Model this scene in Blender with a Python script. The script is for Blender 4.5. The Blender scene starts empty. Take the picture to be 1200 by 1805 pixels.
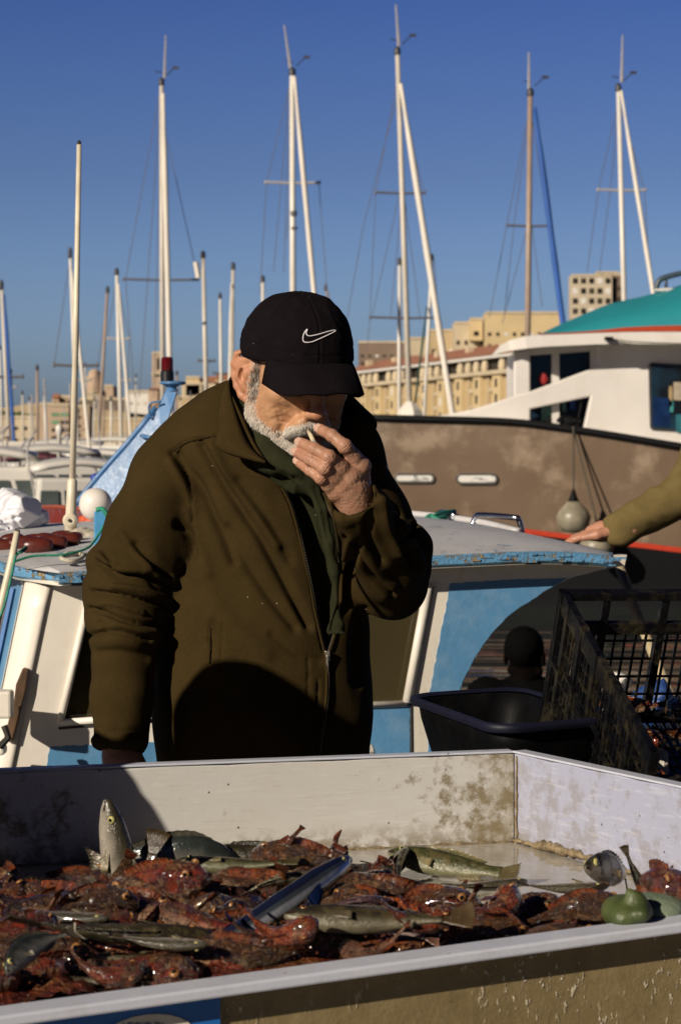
import bpy, math, random
import numpy as np
from mathutils import Vector, Matrix
R = math.radians
rnd = random.Random(7)
scene = bpy.context.scene
COL = scene.collection
F_PX, CX, HZ, CAMZ = 4000.0, 600.0, 790.0, 1.55

def P(px, py, Y):
    """world point on the line of sight of a photograph pixel at distance Y"""
    return Vector(((px - CX) / F_PX * Y, Y, CAMZ - (py - HZ) / F_PX * Y))

# ------------------------------------------------------------------ materials
def lin(c):
    return tuple(((v / 12.92) if v <= 0.04045 else ((v + 0.055) / 1.055) ** 2.4) for v in c)

class NT:
    def __init__(s, name):
        s.m = bpy.data.materials.new(name); s.m.use_nodes = True
        s.t = s.m.node_tree; s.n = s.t.nodes; s.l = s.t.links
        s.b = s.n['Principled BSDF']; s.tc = s.n.new('ShaderNodeTexCoord')
    def link(s, a, b): s.l.new(a, b)
    def coord(s, scale=(1, 1, 1), rot=(0, 0, 0), loc=(0, 0, 0), out='Object'):
        mp = s.n.new('ShaderNodeMapping'); mp.inputs['Scale'].default_value = scale
        mp.inputs['Rotation'].default_value = rot; mp.inputs['Location'].default_value = loc
        s.link(s.tc.outputs[out], mp.inputs['Vector']); return mp.outputs[0]
    def noise(s, scale, detail=4, vec=None, rough=.55, dist=0):
        n = s.n.new('ShaderNodeTexNoise'); n.inputs['Scale'].default_value = scale
        n.inputs['Detail'].default_value = detail; n.inputs['Roughness'].default_value = rough
        n.inputs['Distortion'].default_value = dist
        s.link(vec if vec is not None else s.tc.outputs['Object'], n.inputs['Vector']); return n.outputs['Fac']
    def vor(s, scale, vec=None, feature='F1', rand=1.0):
        n = s.n.new('ShaderNodeTexVoronoi'); n.feature = feature; n.inputs['Scale'].default_value = scale
        n.inputs['Randomness'].default_value = rand
        s.link(vec if vec is not None else s.tc.outputs['Object'], n.inputs['Vector']); return n.outputs['Distance']
    def wave(s, scale, dist=2, vec=None, typ='BANDS', dirn='X', det=2):
        n = s.n.new('ShaderNodeTexWave'); n.wave_type = typ; n.inputs['Scale'].default_value = scale
        if typ == 'BANDS': n.bands_direction = dirn
        n.inputs['Distortion'].default_value = dist; n.inputs['Detail'].default_value = det
        s.link(vec if vec is not None else s.tc.outputs['Object'], n.inputs['Vector']); return n.outputs['Fac']
    def ramp(s, fac, stops, interp='LINEAR'):
        r = s.n.new('ShaderNodeValToRGB'); e = r.color_ramp.elements; r.color_ramp.interpolation = interp
        while len(e) < len(stops): e.new(.5)
        for k, (p, c) in enumerate(stops):
            e[k].position = p
            if isinstance(c, (int, float)): c = (c, c, c)
            e[k].color = (*c, 1)
        s.link(fac, r.inputs[0]); return r.outputs[0]
    def mix(s, fac, a, b, mode='MIX'):
        m = s.n.new('ShaderNodeMix'); m.data_type = 'RGBA'; m.blend_type = mode
        for v, i in ((fac, 0), (a, 6), (b, 7)):
            if isinstance(v, (int, float)): m.inputs[i].default_value = v if i == 0 else (v, v, v, 1)
            elif isinstance(v, tuple): m.inputs[i].default_value = (*v, 1)
            else: s.link(v, m.inputs[i])
        return m.outputs[2]
    def math(s, op, a, b=0.0, clamp=False):
        m = s.n.new('ShaderNodeMath'); m.operation = op; m.use_clamp = clamp
        for v, i in ((a, 0), (b, 1)):
            if isinstance(v, (int, float)): m.inputs[i].default_value = v
            else: s.link(v, m.inputs[i])
        return m.outputs[0]
    def sep(s, vec=None):
        n = s.n.new('ShaderNodeSeparateXYZ'); s.link(vec if vec is not None else s.tc.outputs['Object'], n.inputs[0]); return n.outputs
    def attr(s, name):
        n = s.n.new('ShaderNodeAttribute'); n.attribute_name = name; return n.outputs
    def rand(s):
        return s.n.new('ShaderNodeObjectInfo').outputs['Random']
    def set(s, **k):
        nm = {'col': 'Base Color', 'rough': 'Roughness', 'metal': 'Metallic', 'spec': 'Specular IOR Level', 'coat': 'Coat Weight',
              'crough': 'Coat Roughness', 'trans': 'Transmission Weight', 'ior': 'IOR', 'sheen': 'Sheen Weight', 'sss': 'Subsurface Weight', 'alpha': 'Alpha'}
        for a, v in k.items():
            i = s.b.inputs[nm[a]]
            if isinstance(v, (int, float)): i.default_value = v
            elif isinstance(v, tuple): i.default_value = (*v, 1) if len(v) == 3 else v
            else: s.link(v, i)
        return s
    def bump(s, h, dist=.001, strength=1.0):
        b = s.n.new('ShaderNodeBump'); b.inputs['Distance'].default_value = dist; b.inputs['Strength'].default_value = strength
        if s.b.inputs['Normal'].links: s.link(s.b.inputs['Normal'].links[0].from_socket, b.inputs['Normal'])
        s.link(h, b.inputs['Height']); s.link(b.outputs[0], s.b.inputs['Normal']); return s

def simple(name, col, rough=.5, var=.12, scale=20, bump=0, metal=0, spec=.5, coat=0, detail=4):
    t = NT(name); c = col
    n = t.noise(scale, detail)
    t.set(col=t.mix(t.ramp(n, [(.3, 0.), (.7, 1.)]), tuple(v * (1 - var) for v in c), tuple(min(1, v * (1 + var)) for v in c)),
          rough=rough, metal=metal, spec=spec, coat=coat)
    if bump: t.bump(t.noise(scale * 6, 3), bump)
    return t.m

def paint(name, col, chipcol=(.45, .42, .36), chip=.62, dirt=(.12, .09, .05), dirt_amt=.35, scale=6, rough=.45, bump=.0006, brush=True, streak=True):
    """old brushed boat paint: uneven tone, chips, grime and runs"""
    t = NT(name)
    n1 = t.noise(scale * .6, 5); n2 = t.noise(scale * 7, 6, rough=.7); n3 = t.noise(scale * 2.3, 6, rough=.65)
    base = t.mix(t.ramp(n1, [(.3, 0.), (.7, 1.)]), tuple(v * .86 for v in col), tuple(min(1, v * 1.1) for v in col))
    pat = t.ramp(n3, [(.48, 0.), (.62, 1.)])
    base = t.mix(t.math('MULTIPLY', pat, .18), base, tuple(min(1, v * .6 + .25) for v in col))
    chips = t.ramp(t.math('MULTIPLY', t.math('ADD', n2, n3), .5), [(chip - .03, 0.), (chip, 1.)])
    base = t.mix(chips, base, chipcol)
    d = t.ramp(t.noise(scale * 1.4, 8, rough=.75), [(.5, 0.), (.75, 1.)])
    base = t.mix(t.math('MULTIPLY', d, dirt_amt), base, dirt)
    if streak:
        st = t.ramp(t.noise(scale * 3, 3, vec=t.coord((1, 1, .12))), [(.58, 0.), (.72, 1.)])
        base = t.mix(t.math('MULTIPLY', st, dirt_amt * .5), base, dirt)
    t.set(col=base, rough=t.ramp(n2, [(.2, rough * .8), (.8, min(1, rough * 1.4))]))
    t.bump(t.math('ADD', t.math('MULTIPLY', chips, -1.5), t.noise(scale * 10, 4)), bump)
    return t.m

# ------------------------------------------------------------------ mesh builder
class MB:
    def __init__(s): s.v = []; s.f = []; s.mi = []; s.cur = 0
    def add(s, vs, fs):
        o = len(s.v); s.v += [tuple(v) for v in vs]
        s.f += [tuple(i + o for i in f) for f in fs]; s.mi += [s.cur] * len(fs); return s
    def quad(s, a, b, c, d): return s.add([a, b, c, d], [(0, 1, 2, 3)])
    def obox(s, o, u, v, w):
        """box from corner o with edge vectors u, v, w"""
        o, u, v, w = map(Vector, (o, u, v, w))
        p = [o, o + u, o + u + v, o + v]; p += [q + w for q in p]
        fs = [(0, 3, 2, 1), (4, 5, 6, 7), (0, 1, 5, 4), (1, 2, 6, 5), (2, 3, 7, 6), (3, 0, 4, 7)]
        if u.cross(v).dot(w) < 0: fs = [f[::-1] for f in fs]
        return s.add(p, fs)
    def box(s, x0, x1, y0, y1, z0, z1): return s.obox((x0, y0, z0), (x1 - x0, 0, 0), (0, y1 - y0, 0), (0, 0, z1 - z0))
    def tube(s, pts, rad, n=8, cap=True, flat=1.0, closed=False):
        pts = [Vector(p) for p in pts]; m = len(pts)
        if not hasattr(rad, '__len__'): rad = [rad] * m
        ring = []; prev = None
        for i, p in enumerate(pts):
            if closed: d = pts[(i + 1) % m] - pts[i - 1]
            else: d = pts[min(i + 1, m - 1)] - pts[max(i - 1, 0)]
            if d.length < 1e-9: d = Vector((0, 0, 1))
            d.normalize()
            if prev is None:
                a = d.orthogonal().normalized()
                if abs(d.z) < .9: a = d.cross(Vector((0, 0, 1))).normalized()
            else: a = (prev - d * prev.dot(d)); a = a.normalized() if a.length > 1e-6 else d.orthogonal().normalized()
            prev = a; b = d.cross(a)
            ring.append([p + (a * math.cos(t) + b * math.sin(t) * flat) * rad[i] for t in [2 * math.pi * k / n for k in range(n)]])
        vs = [q for r in ring for q in r]; fs = []
        for i in range(m if closed else m - 1):
            j = (i + 1) % m
            for k in range(n): fs.append((i * n + k, i * n + (k + 1) % n, j * n + (k + 1) % n, j * n + k))
        if cap and not closed:
            fs.append(tuple(range(n - 1, -1, -1))); fs.append(tuple((m - 1) * n + k for k in range(n)))
        return s.add(vs, fs)
    def lathe(s, c, prof, n=20, axis=(0, 0, 1)):
        ax = Vector(axis).normalized(); a = ax.orthogonal().normalized(); b = ax.cross(a); c = Vector(c)
        vs = []
        for r, z in prof:
            for k in range(n):
                t = 2 * math.pi * k / n; vs.append(c + ax * z + (a * math.cos(t) + b * math.sin(t)) * max(r, 1e-5))
        fs = []
        for i in range(len(prof) - 1):
            for k in range(n): fs.append((i * n + k, i * n + (k + 1) % n, (i + 1) * n + (k + 1) % n, (i + 1) * n + k))
        fs.append(tuple(range(n - 1, -1, -1))); fs.append(tuple((len(prof) - 1) * n + k for k in range(n)))
        return s.add(vs, fs)
    def prism(s, pts, off):
        """closed polygon pts (3D) pushed by vector off"""
        pts = [Vector(p) for p in pts]; off = Vector(off); n = len(pts)
        fs = [tuple(range(n)), tuple(range(2 * n - 1, n - 1, -1))]
        for i in range(n): j = (i + 1) % n; fs.append((j, i, i + n, j + n))
        return s.add(pts + [p + off for p in pts], fs)
    def sheet(s, rows):
        """grid of points (rows of equal length)"""
        m = len(rows[0]); vs = [p for r in rows for p in r]; fs = []
        for i in range(len(rows) - 1):
            for k in range(m - 1): fs.append((i * m + k, i * m + k + 1, (i + 1) * m + k + 1, (i + 1) * m + k))
        return s.add(vs, fs)
    def mesh(s, name, org=(0, 0, 0)):
        me = bpy.data.meshes.new(name); o = Vector(org)
        me.from_pydata([(v[0] - o.x, v[1] - o.y, v[2] - o.z) for v in s.v], [], s.f)
        me.update(); return me

def fix_normals(me):
    import bmesh
    bm = bmesh.new(); bm.from_mesh(me); bmesh.ops.recalc_face_normals(bm, faces=bm.faces); bm.to_mesh(me); bm.free()

def link(name, me, mat, parent=None, smooth=False, bevel=0, solid=0, fix=True, loc=None):
    if fix: fix_normals(me)
    o = bpy.data.objects.new(name, me); COL.objects.link(o)
    for m in (mat if isinstance(mat, (list, tuple)) else [mat]): me.materials.append(m)
    if smooth: me.polygons.foreach_set('use_smooth', [True] * len(me.polygons))
    if solid:
        md = o.modifiers.new('s', 'SOLIDIFY'); md.thickness = solid; md.offset = 0
    if bevel:
        md = o.modifiers.new('b', 'BEVEL'); md.width = bevel; md.segments = 2; md.limit_method = 'ANGLE'
    if parent is not None: o.parent = parent
    if loc is not None: o.location = loc
    return o

def wloc(o):
    v = Vector((0, 0, 0))
    while o is not None: v = v + o.location; o = o.parent
    return v

def obj(name, mb, mat, parent=None, **k):
    """one mesh object; vertices are given in world space"""
    org = wloc(parent) if parent is not None else k.pop('org', (0, 0, 0))
    me = mb.mesh(name, org)
    if len(set(mb.mi)) > 1: me.polygons.foreach_set('material_index', mb.mi)
    return link(name, me, mat, parent, loc=(None if parent is not None else org), **k)

def tag(o, label=None, cat=None, group=None, kind=None):
    if label: o['label'] = label
    if cat: o['category'] = cat
    if group: o['group'] = group
    if kind: o['kind'] = kind
    return o

def empty(name, loc, label, cat, group=None):
    o = bpy.data.objects.new(name, None); COL.objects.link(o); o.location = loc; o.empty_display_size = .1
    return tag(o, label, cat, group)

def copy_tree(o, parent=None):
    c = o.copy(); COL.objects.link(c)
    if parent is not None: c.parent = parent; c.matrix_parent_inverse = o.matrix_parent_inverse.copy()
    for ch in [x for x in bpy.data.objects if x.parent == o]: copy_tree(ch, c)
    return c

def bez(pts, n=8):
    """Catmull-Rom through pts"""
    pts = [Vector(p) for p in pts]; out = []
    q = [pts[0] * 2 - pts[1]] + pts + [pts[-1] * 2 - pts[-2]]
    for i in range(1, len(q) - 2):
        for k in range(n):
            t = k / n
            out.append(.5 * ((2 * q[i]) + (q[i + 1] - q[i - 1]) * t + (2 * q[i - 1] - 5 * q[i] + 4 * q[i + 1] - q[i + 2]) * t * t + (3 * q[i] - q[i - 1] - 3 * q[i + 1] + q[i + 2]) * t ** 3))
    out.append(pts[-1]); return out

# ------------------------------------------------------------------ value noise + signed distance modelling
_rs = np.random.RandomState(3); _LAT = _rs.rand(32, 32, 32).astype(np.float32)
def vnoise(x, y, z):
    xi = np.floor(x).astype(int); yi = np.floor(y).astype(int); zi = np.floor(z).astype(int)
    fx = x - xi; fy = y - yi; fz = z - zi
    fx = fx * fx * (3 - 2 * fx); fy = fy * fy * (3 - 2 * fy); fz = fz * fz * (3 - 2 * fz)
    def L(a, b, c): return _LAT[(xi + a) & 31, (yi + b) & 31, (zi + c) & 31]
    x0 = L(0, 0, 0) * (1 - fx) + L(1, 0, 0) * fx; x1 = L(0, 1, 0) * (1 - fx) + L(1, 1, 0) * fx
    x2 = L(0, 0, 1) * (1 - fx) + L(1, 0, 1) * fx; x3 = L(0, 1, 1) * (1 - fx) + L(1, 1, 1) * fx
    return (x0 * (1 - fy) + x1 * fy) * (1 - fz) + (x2 * (1 - fy) + x3 * fy) * fz
def fbm(x, y, z, o=4):
    s = 0; a = .5
    for k in range(o): s = s + a * (vnoise(x * 2 ** k + 7.3 * k, y * 2 ** k + 3.1 * k, z * 2 ** k) - .5); a *= .5
    return s

class SDF:
    def __init__(s, lo, hi, h):
        s.lo = np.array(lo, float); s.h = h; n = np.ceil((np.array(hi, float) - s.lo) / h).astype(int) + 1
        s.ax = [(s.lo[i] + h * np.arange(n[i])).astype(np.float32) for i in range(3)]
        s.F = np.full(n, .2, np.float32)
    def sub(s, lo, hi):
        sl = []
        for i in range(3):
            a = int(np.clip(np.floor((lo[i] - s.lo[i]) / s.h), 0, len(s.ax[i]) - 1)); b = int(np.clip(np.ceil((hi[i] - s.lo[i]) / s.h) + 1, a + 1, len(s.ax[i])))
            sl.append(slice(a, b))
        X, Y, Z = np.meshgrid(s.ax[0][sl[0]], s.ax[1][sl[1]], s.ax[2][sl[2]], indexing='ij', sparse=True)
        return tuple(sl), X, Y, Z
    def comb(s, sl, D, k, op):
        A = s.F[sl]
        if op == 's': A = -A
        if k > 0:
            hh = np.clip(.5 + .5 * (A - D) / k, 0, 1); r = A * (1 - hh) + D * hh - k * hh * (1 - hh)
        else: r = np.minimum(A, D)
        s.F[sl] = -r if op == 's' else r
    def cap(s, a, b, ra, rb=None, k=.01, op='u', sq=(1, 1, 1)):
        rb = ra if rb is None else rb; a = np.array(a, float); b = np.array(b, float); q = np.array(sq, float)
        m = max(ra, rb) / min(q) + k + 3 * s.h
        sl, X, Y, Z = s.sub(np.minimum(a, b) - m, np.maximum(a, b) + m)
        A = a * q; B = b * q; d = B - A; L = max(float(d @ d), 1e-12)
        x = X * q[0] - A[0]; y = Y * q[1] - A[1]; z = Z * q[2] - A[2]
        t = np.clip((x * d[0] + y * d[1] + z * d[2]) / L, 0, 1)
        D = np.sqrt((x - t * d[0]) ** 2 + (y - t * d[1]) ** 2 + (z - t * d[2]) ** 2) - (ra + (rb - ra) * t)
        s.comb(sl, (D / max(q)).astype(np.float32) if max(q) > 1 else D.astype(np.float32), k, op)
    def chain(s, pts, rs, k=.01, op='u', sq=(1, 1, 1)):
        for i in range(len(pts) - 1): s.cap(pts[i], pts[i + 1], rs[i], rs[i + 1], k, op, sq)
    def ell(s, c, r, rot=None, k=.01, op='u'):
        c = np.array(c, float); m = max(r) + k + 3 * s.h
        sl, X, Y, Z = s.sub(c - m, c + m); x = X - c[0]; y = Y - c[1]; z = Z - c[2]
        if rot is not None:
            Mx = np.array(rot.transposed() if hasattr(rot, 'transposed') else rot)
            x, y, z = [Mx[i][0] * x + Mx[i][1] * y + Mx[i][2] * z for i in range(3)]
        k0 = np.sqrt((x / r[0]) ** 2 + (y / r[1]) ** 2 + (z / r[2]) ** 2); k1 = np.sqrt((x / r[0] ** 2) ** 2 + (y / r[1] ** 2) ** 2 + (z / r[2] ** 2) ** 2)
        s.comb(sl, (k0 * (k0 - 1) / np.maximum(k1, 1e-6)).astype(np.float32), k, op)
    def surf(s):
        F = s.F; S = F < 0; n = F.shape
        c = sum(S[i:n[0] - 1 + i, j:n[1] - 1 + j, k:n[2] - 1 + k].astype(np.int8) for i in (0, 1) for j in (0, 1) for k in (0, 1))
        cells = np.argwhere((c > 0) & (c < 8)); idx = np.full(c.shape, -1, np.int64); idx[tuple(cells.T)] = np.arange(len(cells))
        acc = np.zeros((len(cells), 3)); cnt = np.zeros(len(cells))
        for ax in range(3):
            o = [a for a in range(3) if a != ax]
            for u in (0, 1):
                for v in (0, 1):
                    p = cells.copy(); p[:, o[0]] += u; p[:, o[1]] += v; q = p.copy(); q[:, ax] += 1
                    fa = F[tuple(p.T)]; fb = F[tuple(q.T)]; m = (fa < 0) != (fb < 0)
                    t = fa[m] / (fa[m] - fb[m]); w = p[m].astype(float); w[:, ax] += t
                    acc[m] += w; cnt[m] += 1
        V = acc / cnt[:, None] * s.h + s.lo; faces = []
        for ax in range(3):
            o1, o2 = (ax + 1) % 3, (ax + 2) % 3
            sa = [slice(None)] * 3; sb = [slice(None)] * 3; sa[ax] = slice(0, n[ax] - 1); sb[ax] = slice(1, n[ax])
            A = S[tuple(sa)]; B = S[tuple(sb)]
            e = np.argwhere(A != B); e = e[(e[:, o1] > 0) & (e[:, o2] > 0) & (e[:, o1] < n[o1] - 1) & (e[:, o2] < n[o2] - 1)]
            fl = A[tuple(e.T)]
            def g(d1, d2):
                q = e.copy(); q[:, o1] -= d1; q[:, o2] -= d2; return idx[tuple(q.T)]
            Q = np.stack([g(1, 1), g(0, 1), g(0, 0), g(1, 0)], 1); Q[~fl] = Q[~fl][:, ::-1]; faces.append(Q)
        return V, np.concatenate(faces)

def npmesh(name, V, Q):
    me = bpy.data.meshes.new(name); me.vertices.add(len(V)); me.vertices.foreach_set('co', np.asarray(V, np.float32).ravel())
    k = Q.shape[1]; me.loops.add(Q.size); me.loops.foreach_set('vertex_index', Q.ravel().astype(np.int32))
    me.polygons.add(len(Q)); me.polygons.foreach_set('loop_start', np.arange(0, Q.size, k, dtype=np.int32)); me.polygons.foreach_set('loop_total', np.full(len(Q), k, np.int32))
    me.update(calc_edges=True); me.validate(); return me
def vnorm(V, Q):
    N = np.zeros_like(V); n = np.cross(V[Q[:, 2]] - V[Q[:, 0]], V[Q[:, 3]] - V[Q[:, 1]])
    for i in range(4): np.add.at(N, Q[:, i], n)
    return N / np.maximum(np.linalg.norm(N, axis=1), 1e-12)[:, None]
def relax(V, Q, it=1, w=.5):
    for _ in range(it):
        A = np.zeros_like(V); c = np.zeros(len(V))
        for i in range(4):
            j = (i + 1) % 4; np.add.at(A, Q[:, i], V[Q[:, j]]); np.add.at(A, Q[:, j], V[Q[:, i]]); np.add.at(c, Q[:, i], 1); np.add.at(c, Q[:, j], 1)
        V = V * (1 - w) + w * A / np.maximum(c, 1)[:, None]
    return V
def uv_of(V):
    """photo pixel of a point (orthodox projection, used to place seams and folds on cloth)"""
    return CX + F_PX * V[:, 0] / V[:, 1], HZ + F_PX * (CAMZ - V[:, 2]) / V[:, 1]
def polydist(u, v, pts):
    d = np.full(len(u), 1e9); 
    for (a, b), (c, e) in zip(pts[:-1], pts[1:]):
        L = max((c - a) ** 2 + (e - b) ** 2, 1e-9); t = np.clip(((u - a) * (c - a) + (v - b) * (e - b)) / L, 0, 1)
        d = np.minimum(d, np.hypot(u - a - t * (c - a), v - b - t * (e - b)))
    return d
def smooth_pts(pts, n=6):
    return [(q.x, q.y) for q in bez([(a, b, 0) for a, b in pts], n)]
def inpoly(u, v, poly):
    """signed distance (px), negative inside"""
    d = polydist(u, v, list(poly) + [poly[0]]); ins = np.zeros(len(u), bool); n = len(poly)
    for i in range(n):
        (x1, y1), (x2, y2) = poly[i], poly[(i + 1) % n]
        if y1 == y2: continue
        m = ((y1 > v) != (y2 > v)) & (u < (x2 - x1) * (v - y1) / (y2 - y1) + x1); ins ^= m
    return np.where(ins, -d, d)
def addmesh(name, V, Q, mat, parent, smooth=True, org=None):
    o = np.array(wloc(parent)); me = npmesh(name, V - o, Q)
    return link(name, me, mat, parent, smooth=smooth, fix=False)
def vcol(o, name, cols):
    a = o.data.attributes.new(name, 'FLOAT_COLOR', 'POINT')
    a.data.foreach_set('color', np.concatenate([np.asarray(cols, np.float32), np.ones((len(cols), 1), np.float32)], 1).ravel())
def vfloat(o, name, vals):
    a = o.data.attributes.new(name, 'FLOAT', 'POINT'); a.data.foreach_set('value', np.asarray(vals, np.float32))

# ------------------------------------------------------------------ camera, sun, sky
cam = bpy.data.cameras.new('camera'); camo = bpy.data.objects.new('camera', cam); COL.objects.link(camo); scene.camera = camo
camo.location = (0, 0, CAMZ); camo.rotation_euler = (R(90), 0, 0)
cam.sensor_fit = 'VERTICAL'; cam.sensor_height = 36; cam.lens = 36 * F_PX / 1805; cam.shift_y = -(902.5 - HZ) / 1805
cam.clip_start = .05; cam.clip_end = 6000
cam.dof.use_dof = True; cam.dof.focus_distance = 3.5; cam.dof.aperture_fstop = 14
SUN_AZ, SUN_EL = 42.0, 24.0      # sun behind the camera, to its left
sd = Vector((math.sin(R(SUN_AZ)) * math.cos(R(SUN_EL)), math.cos(R(SUN_AZ)) * math.cos(R(SUN_EL)), -math.sin(R(SUN_EL))))
sl = bpy.data.lights.new('sun', 'SUN'); sl.energy = 5.0; sl.angle = R(.5); sl.color = (1, .89, .735)
so = bpy.data.objects.new('sun', sl); COL.objects.link(so); so.rotation_euler = sd.to_track_quat('-Z', 'Y').to_euler(); so.location = (-3, -4, 4)
w = bpy.data.worlds.new('World'); scene.world = w; w.use_nodes = True
bg = w.node_tree.nodes['Background']; sky = w.node_tree.nodes.new('ShaderNodeTexSky'); sky.sky_type = 'NISHITA'; sky.sun_disc = False
sky.sun_elevation = R(SUN_EL); sky.sun_rotation = math.atan2(-sd.x, -sd.y)
sky.altitude = 0; sky.air_density = 1.0; sky.dust_density = 1.6; sky.ozone_density = 3.0
wn = w.node_tree.nodes; wl = w.node_tree.links
tcw = wn.new('ShaderNodeTexCoord'); sxyz = wn.new('ShaderNodeSeparateXYZ'); wl.new(tcw.outputs['Generated'], sxyz.inputs[0])
rmp = wn.new('ShaderNodeValToRGB'); wl.new(sxyz.outputs[2], rmp.inputs[0]); el = rmp.color_ramp.elements
base_t = (.66, .86, 1.50)       # colour balance of the sky: paler towards the horizon, dimmed overhead to cut fill
stops = ((0., (2.5, 2.35, 2.05)), (.05, (2.3, 2.12, 1.85)), (.12, (1.50, 1.35, 1.25)), (.20, (.96, .96, 1.1)), (.36, (.34, .36, .44)), (.6, (.16, .18, .24)))
while len(el) < len(stops): el.new(.5)
for e_, (p_, c_) in zip(el, stops): e_.position = p_; e_.color = tuple(a_ * b_ / 3.2 for a_, b_ in zip(base_t, c_)) + (1,)
hs = wn.new('ShaderNodeMix'); hs.data_type = 'RGBA'; hs.blend_type = 'MULTIPLY'; hs.inputs[0].default_value = 1
wl.new(sky.outputs[0], hs.inputs[6]); wl.new(rmp.outputs[0], hs.inputs[7])
# sky dimmed on the sun side, behind the viewer, to cut fill light
rm2 = wn.new('ShaderNodeValToRGB'); mr = wn.new('ShaderNodeMapRange'); mr.inputs[1].default_value = -1; mr.inputs[2].default_value = 1; wl.new(sxyz.outputs[1], mr.inputs[0]); wl.new(mr.outputs[0], rm2.inputs[0])
e2 = rm2.color_ramp.elements; e2[0].position = .40; e2[0].color = (.13, .15, .24, 1); e2[1].position = .80; e2[1].color = (1, 1, 1, 1)
hs2 = wn.new('ShaderNodeMix'); hs2.data_type = 'RGBA'; hs2.blend_type = 'MULTIPLY'; hs2.inputs[0].default_value = 1; wl.new(hs.outputs[2], hs2.inputs[6]); wl.new(rm2.outputs[0], hs2.inputs[7]); wl.new(hs2.outputs[2], bg.inputs[0]); bg.inputs[1].default_value = .118
scene.view_settings.view_transform = 'Standard'; scene.view_settings.look = 'None'; scene.view_settings.exposure = .10; scene.view_settings.gamma = 1
scene.cycles.max_bounces = 6; scene.cycles.transparent_max_bounces = 8
#@@ b_tray
# ================================================================== quay, tray table, crate and tub
M_quay = simple('quay_stone', (.22, .20, .17), .8, .25, 3, .002)
def plastic_white(name, tint=(.62, .60, .60), grime=.5, zline=.052, corner=False):
    t = NT(name); z = t.sep()[2]
    n = t.noise(5, 8, rough=.7); n2 = t.noise(38, 6, rough=.7); fine = t.noise(150, 3)
    stain = t.ramp(n, [(.35, 0.), (.85, 1.)])
    c = t.mix(t.math('MULTIPLY', stain, .22 * grime), tint, (.36, .30, .17))
    big = t.ramp(t.noise(3.1, 3, vec=t.coord((1, 1, 1), loc=(3, 1, 2))), [(.44, 0.), (.62, 1.)])
    sp = t.ramp(t.math('ADD', t.math('MULTIPLY', n2, .8), t.math('MULTIPLY', big, .2)), [(.555, 0.), (.66, 1.)])
    c = t.mix(t.math('MULTIPLY', sp, .75 * grime), c, (.17, .13, .06))
    # grime that collected along the old water line
    lo = t.math('MULTIPLY', t.math('SUBTRACT', zline + .03, t.math('ADD', z, t.math('MULTIPLY', n2, -.03))), 26, True)
    c = t.mix(t.math('MULTIPLY', t.math('MULTIPLY', lo, t.ramp(t.noise(60, 5), [(.4, 0.), (.55, 1.)])), .8 * grime), c, (.15, .11, .05))
    # knife scratches
    s1 = t.ramp(t.noise(9, 3, vec=t.coord((1, 1, 34), rot=(.06, .12, .0))), [(.635, 0.), (.65, 1.), (.665, 0.)])
    c = t.mix(t.math('MULTIPLY', s1, .35 * grime), c, (.24, .2, .14))
    if corner: # brown dirt gathered towards the far corner
        xx = t.math('MULTIPLY', t.math('SUBTRACT', t.sep()[0], .03), 6.5, True); cs_ = t.ramp(t.math('ADD', t.math('MULTIPLY', t.noise(34, 6, vec=t.coord((1, 1, .8), loc=(2, 0, 3)), rough=.75), .75), t.math('MULTIPLY', xx, .30)), [(.53, 0.), (.68, 1.)])
        c = t.mix(t.math('MULTIPLY', cs_, .55), c, (.22, .175, .095))
    s2 = t.ramp(t.noise(22, 5, vec=t.coord((1, 1, 9), rot=(.1, .05, 0))), [(.56, 0.), (.64, 1.)])
    c = t.mix(t.math('MULTIPLY', s2, .14), c, (.74, .72, .70))
    dots = t.ramp(t.vor(42), [(.055, 1.), (.075, 0.)])
    c = t.mix(t.math('MULTIPLY', dots, t.ramp(t.noise(13, 2, vec=t.coord(loc=(5, 0, 0))), [(.50, 0.), (.54, .9)])), c, (.05, .035, .02))
    t.set(col=c, rough=t.ramp(n2, [(.3, .28), (.7, .55)]), spec=.3); t.bump(t.math('ADD', t.math('MULTIPLY', n2, 1.), t.math('MULTIPLY', fine, .3)), .0004)
    return t.m
M_tray = plastic_white('tray_plastic', (.54, .525, .50), grime=1.15, corner=True)
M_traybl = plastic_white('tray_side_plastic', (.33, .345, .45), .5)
M_rim = plastic_white('tray_rim_plastic', (.50, .52, .60), .15, -9)

t = NT('wet_board'); n = t.noise(26, 6, rough=.7); nn = t.noise(7, 5)
c = t.mix(t.ramp(n, [(.3, 0.), (.7, 1.)]), (.17, .125, .055), (.25, .19, .095)); c = t.mix(t.math('MULTIPLY', t.ramp(nn, [(.45, 0.), (.7, 1.)]), .4), c, (.15, .11, .05))
glint = t.ramp(t.noise(170, 2, vec=t.coord((1, 1, .45), rot=(0, .35, 0))), [(.60, 0.), (.68, 1.)])
glint = t.math('MULTIPLY', glint, t.ramp(t.noise(11, 3), [(.42, 0.), (.6, 1.)]))
spec2 = t.ramp(t.noise(260, 2), [(.66, 0.), (.72, 1.)])
c = t.mix(t.math('MULTIPLY', spec2, .5), c, (.05, .04, .02))
c = t.mix(t.math('MULTIPLY', glint, .75), c, (.72, .64, .48))  # pale specks put wet glints into the board colour
t.set(col=c, rough=t.mix(glint, .5, .15)); t.bump(t.math('ADD', n, t.math('MULTIPLY', glint, 1.2)), .0025)
M_board = t.m
ZB = 1.133
TB0 = Vector((-.437, 2.916, ZB)); TB1 = Vector((.236, 3.1, ZB))
dB = (TB1 - TB0).normalized(); TBL = TB0 - dB * .25
TF0 = P(0, 1790, 2.12); TF1 = P(1200, 1625, 2.395); dF = (TF1 - TF0).normalized(); TFL = TF0 - dF * .16
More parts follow.
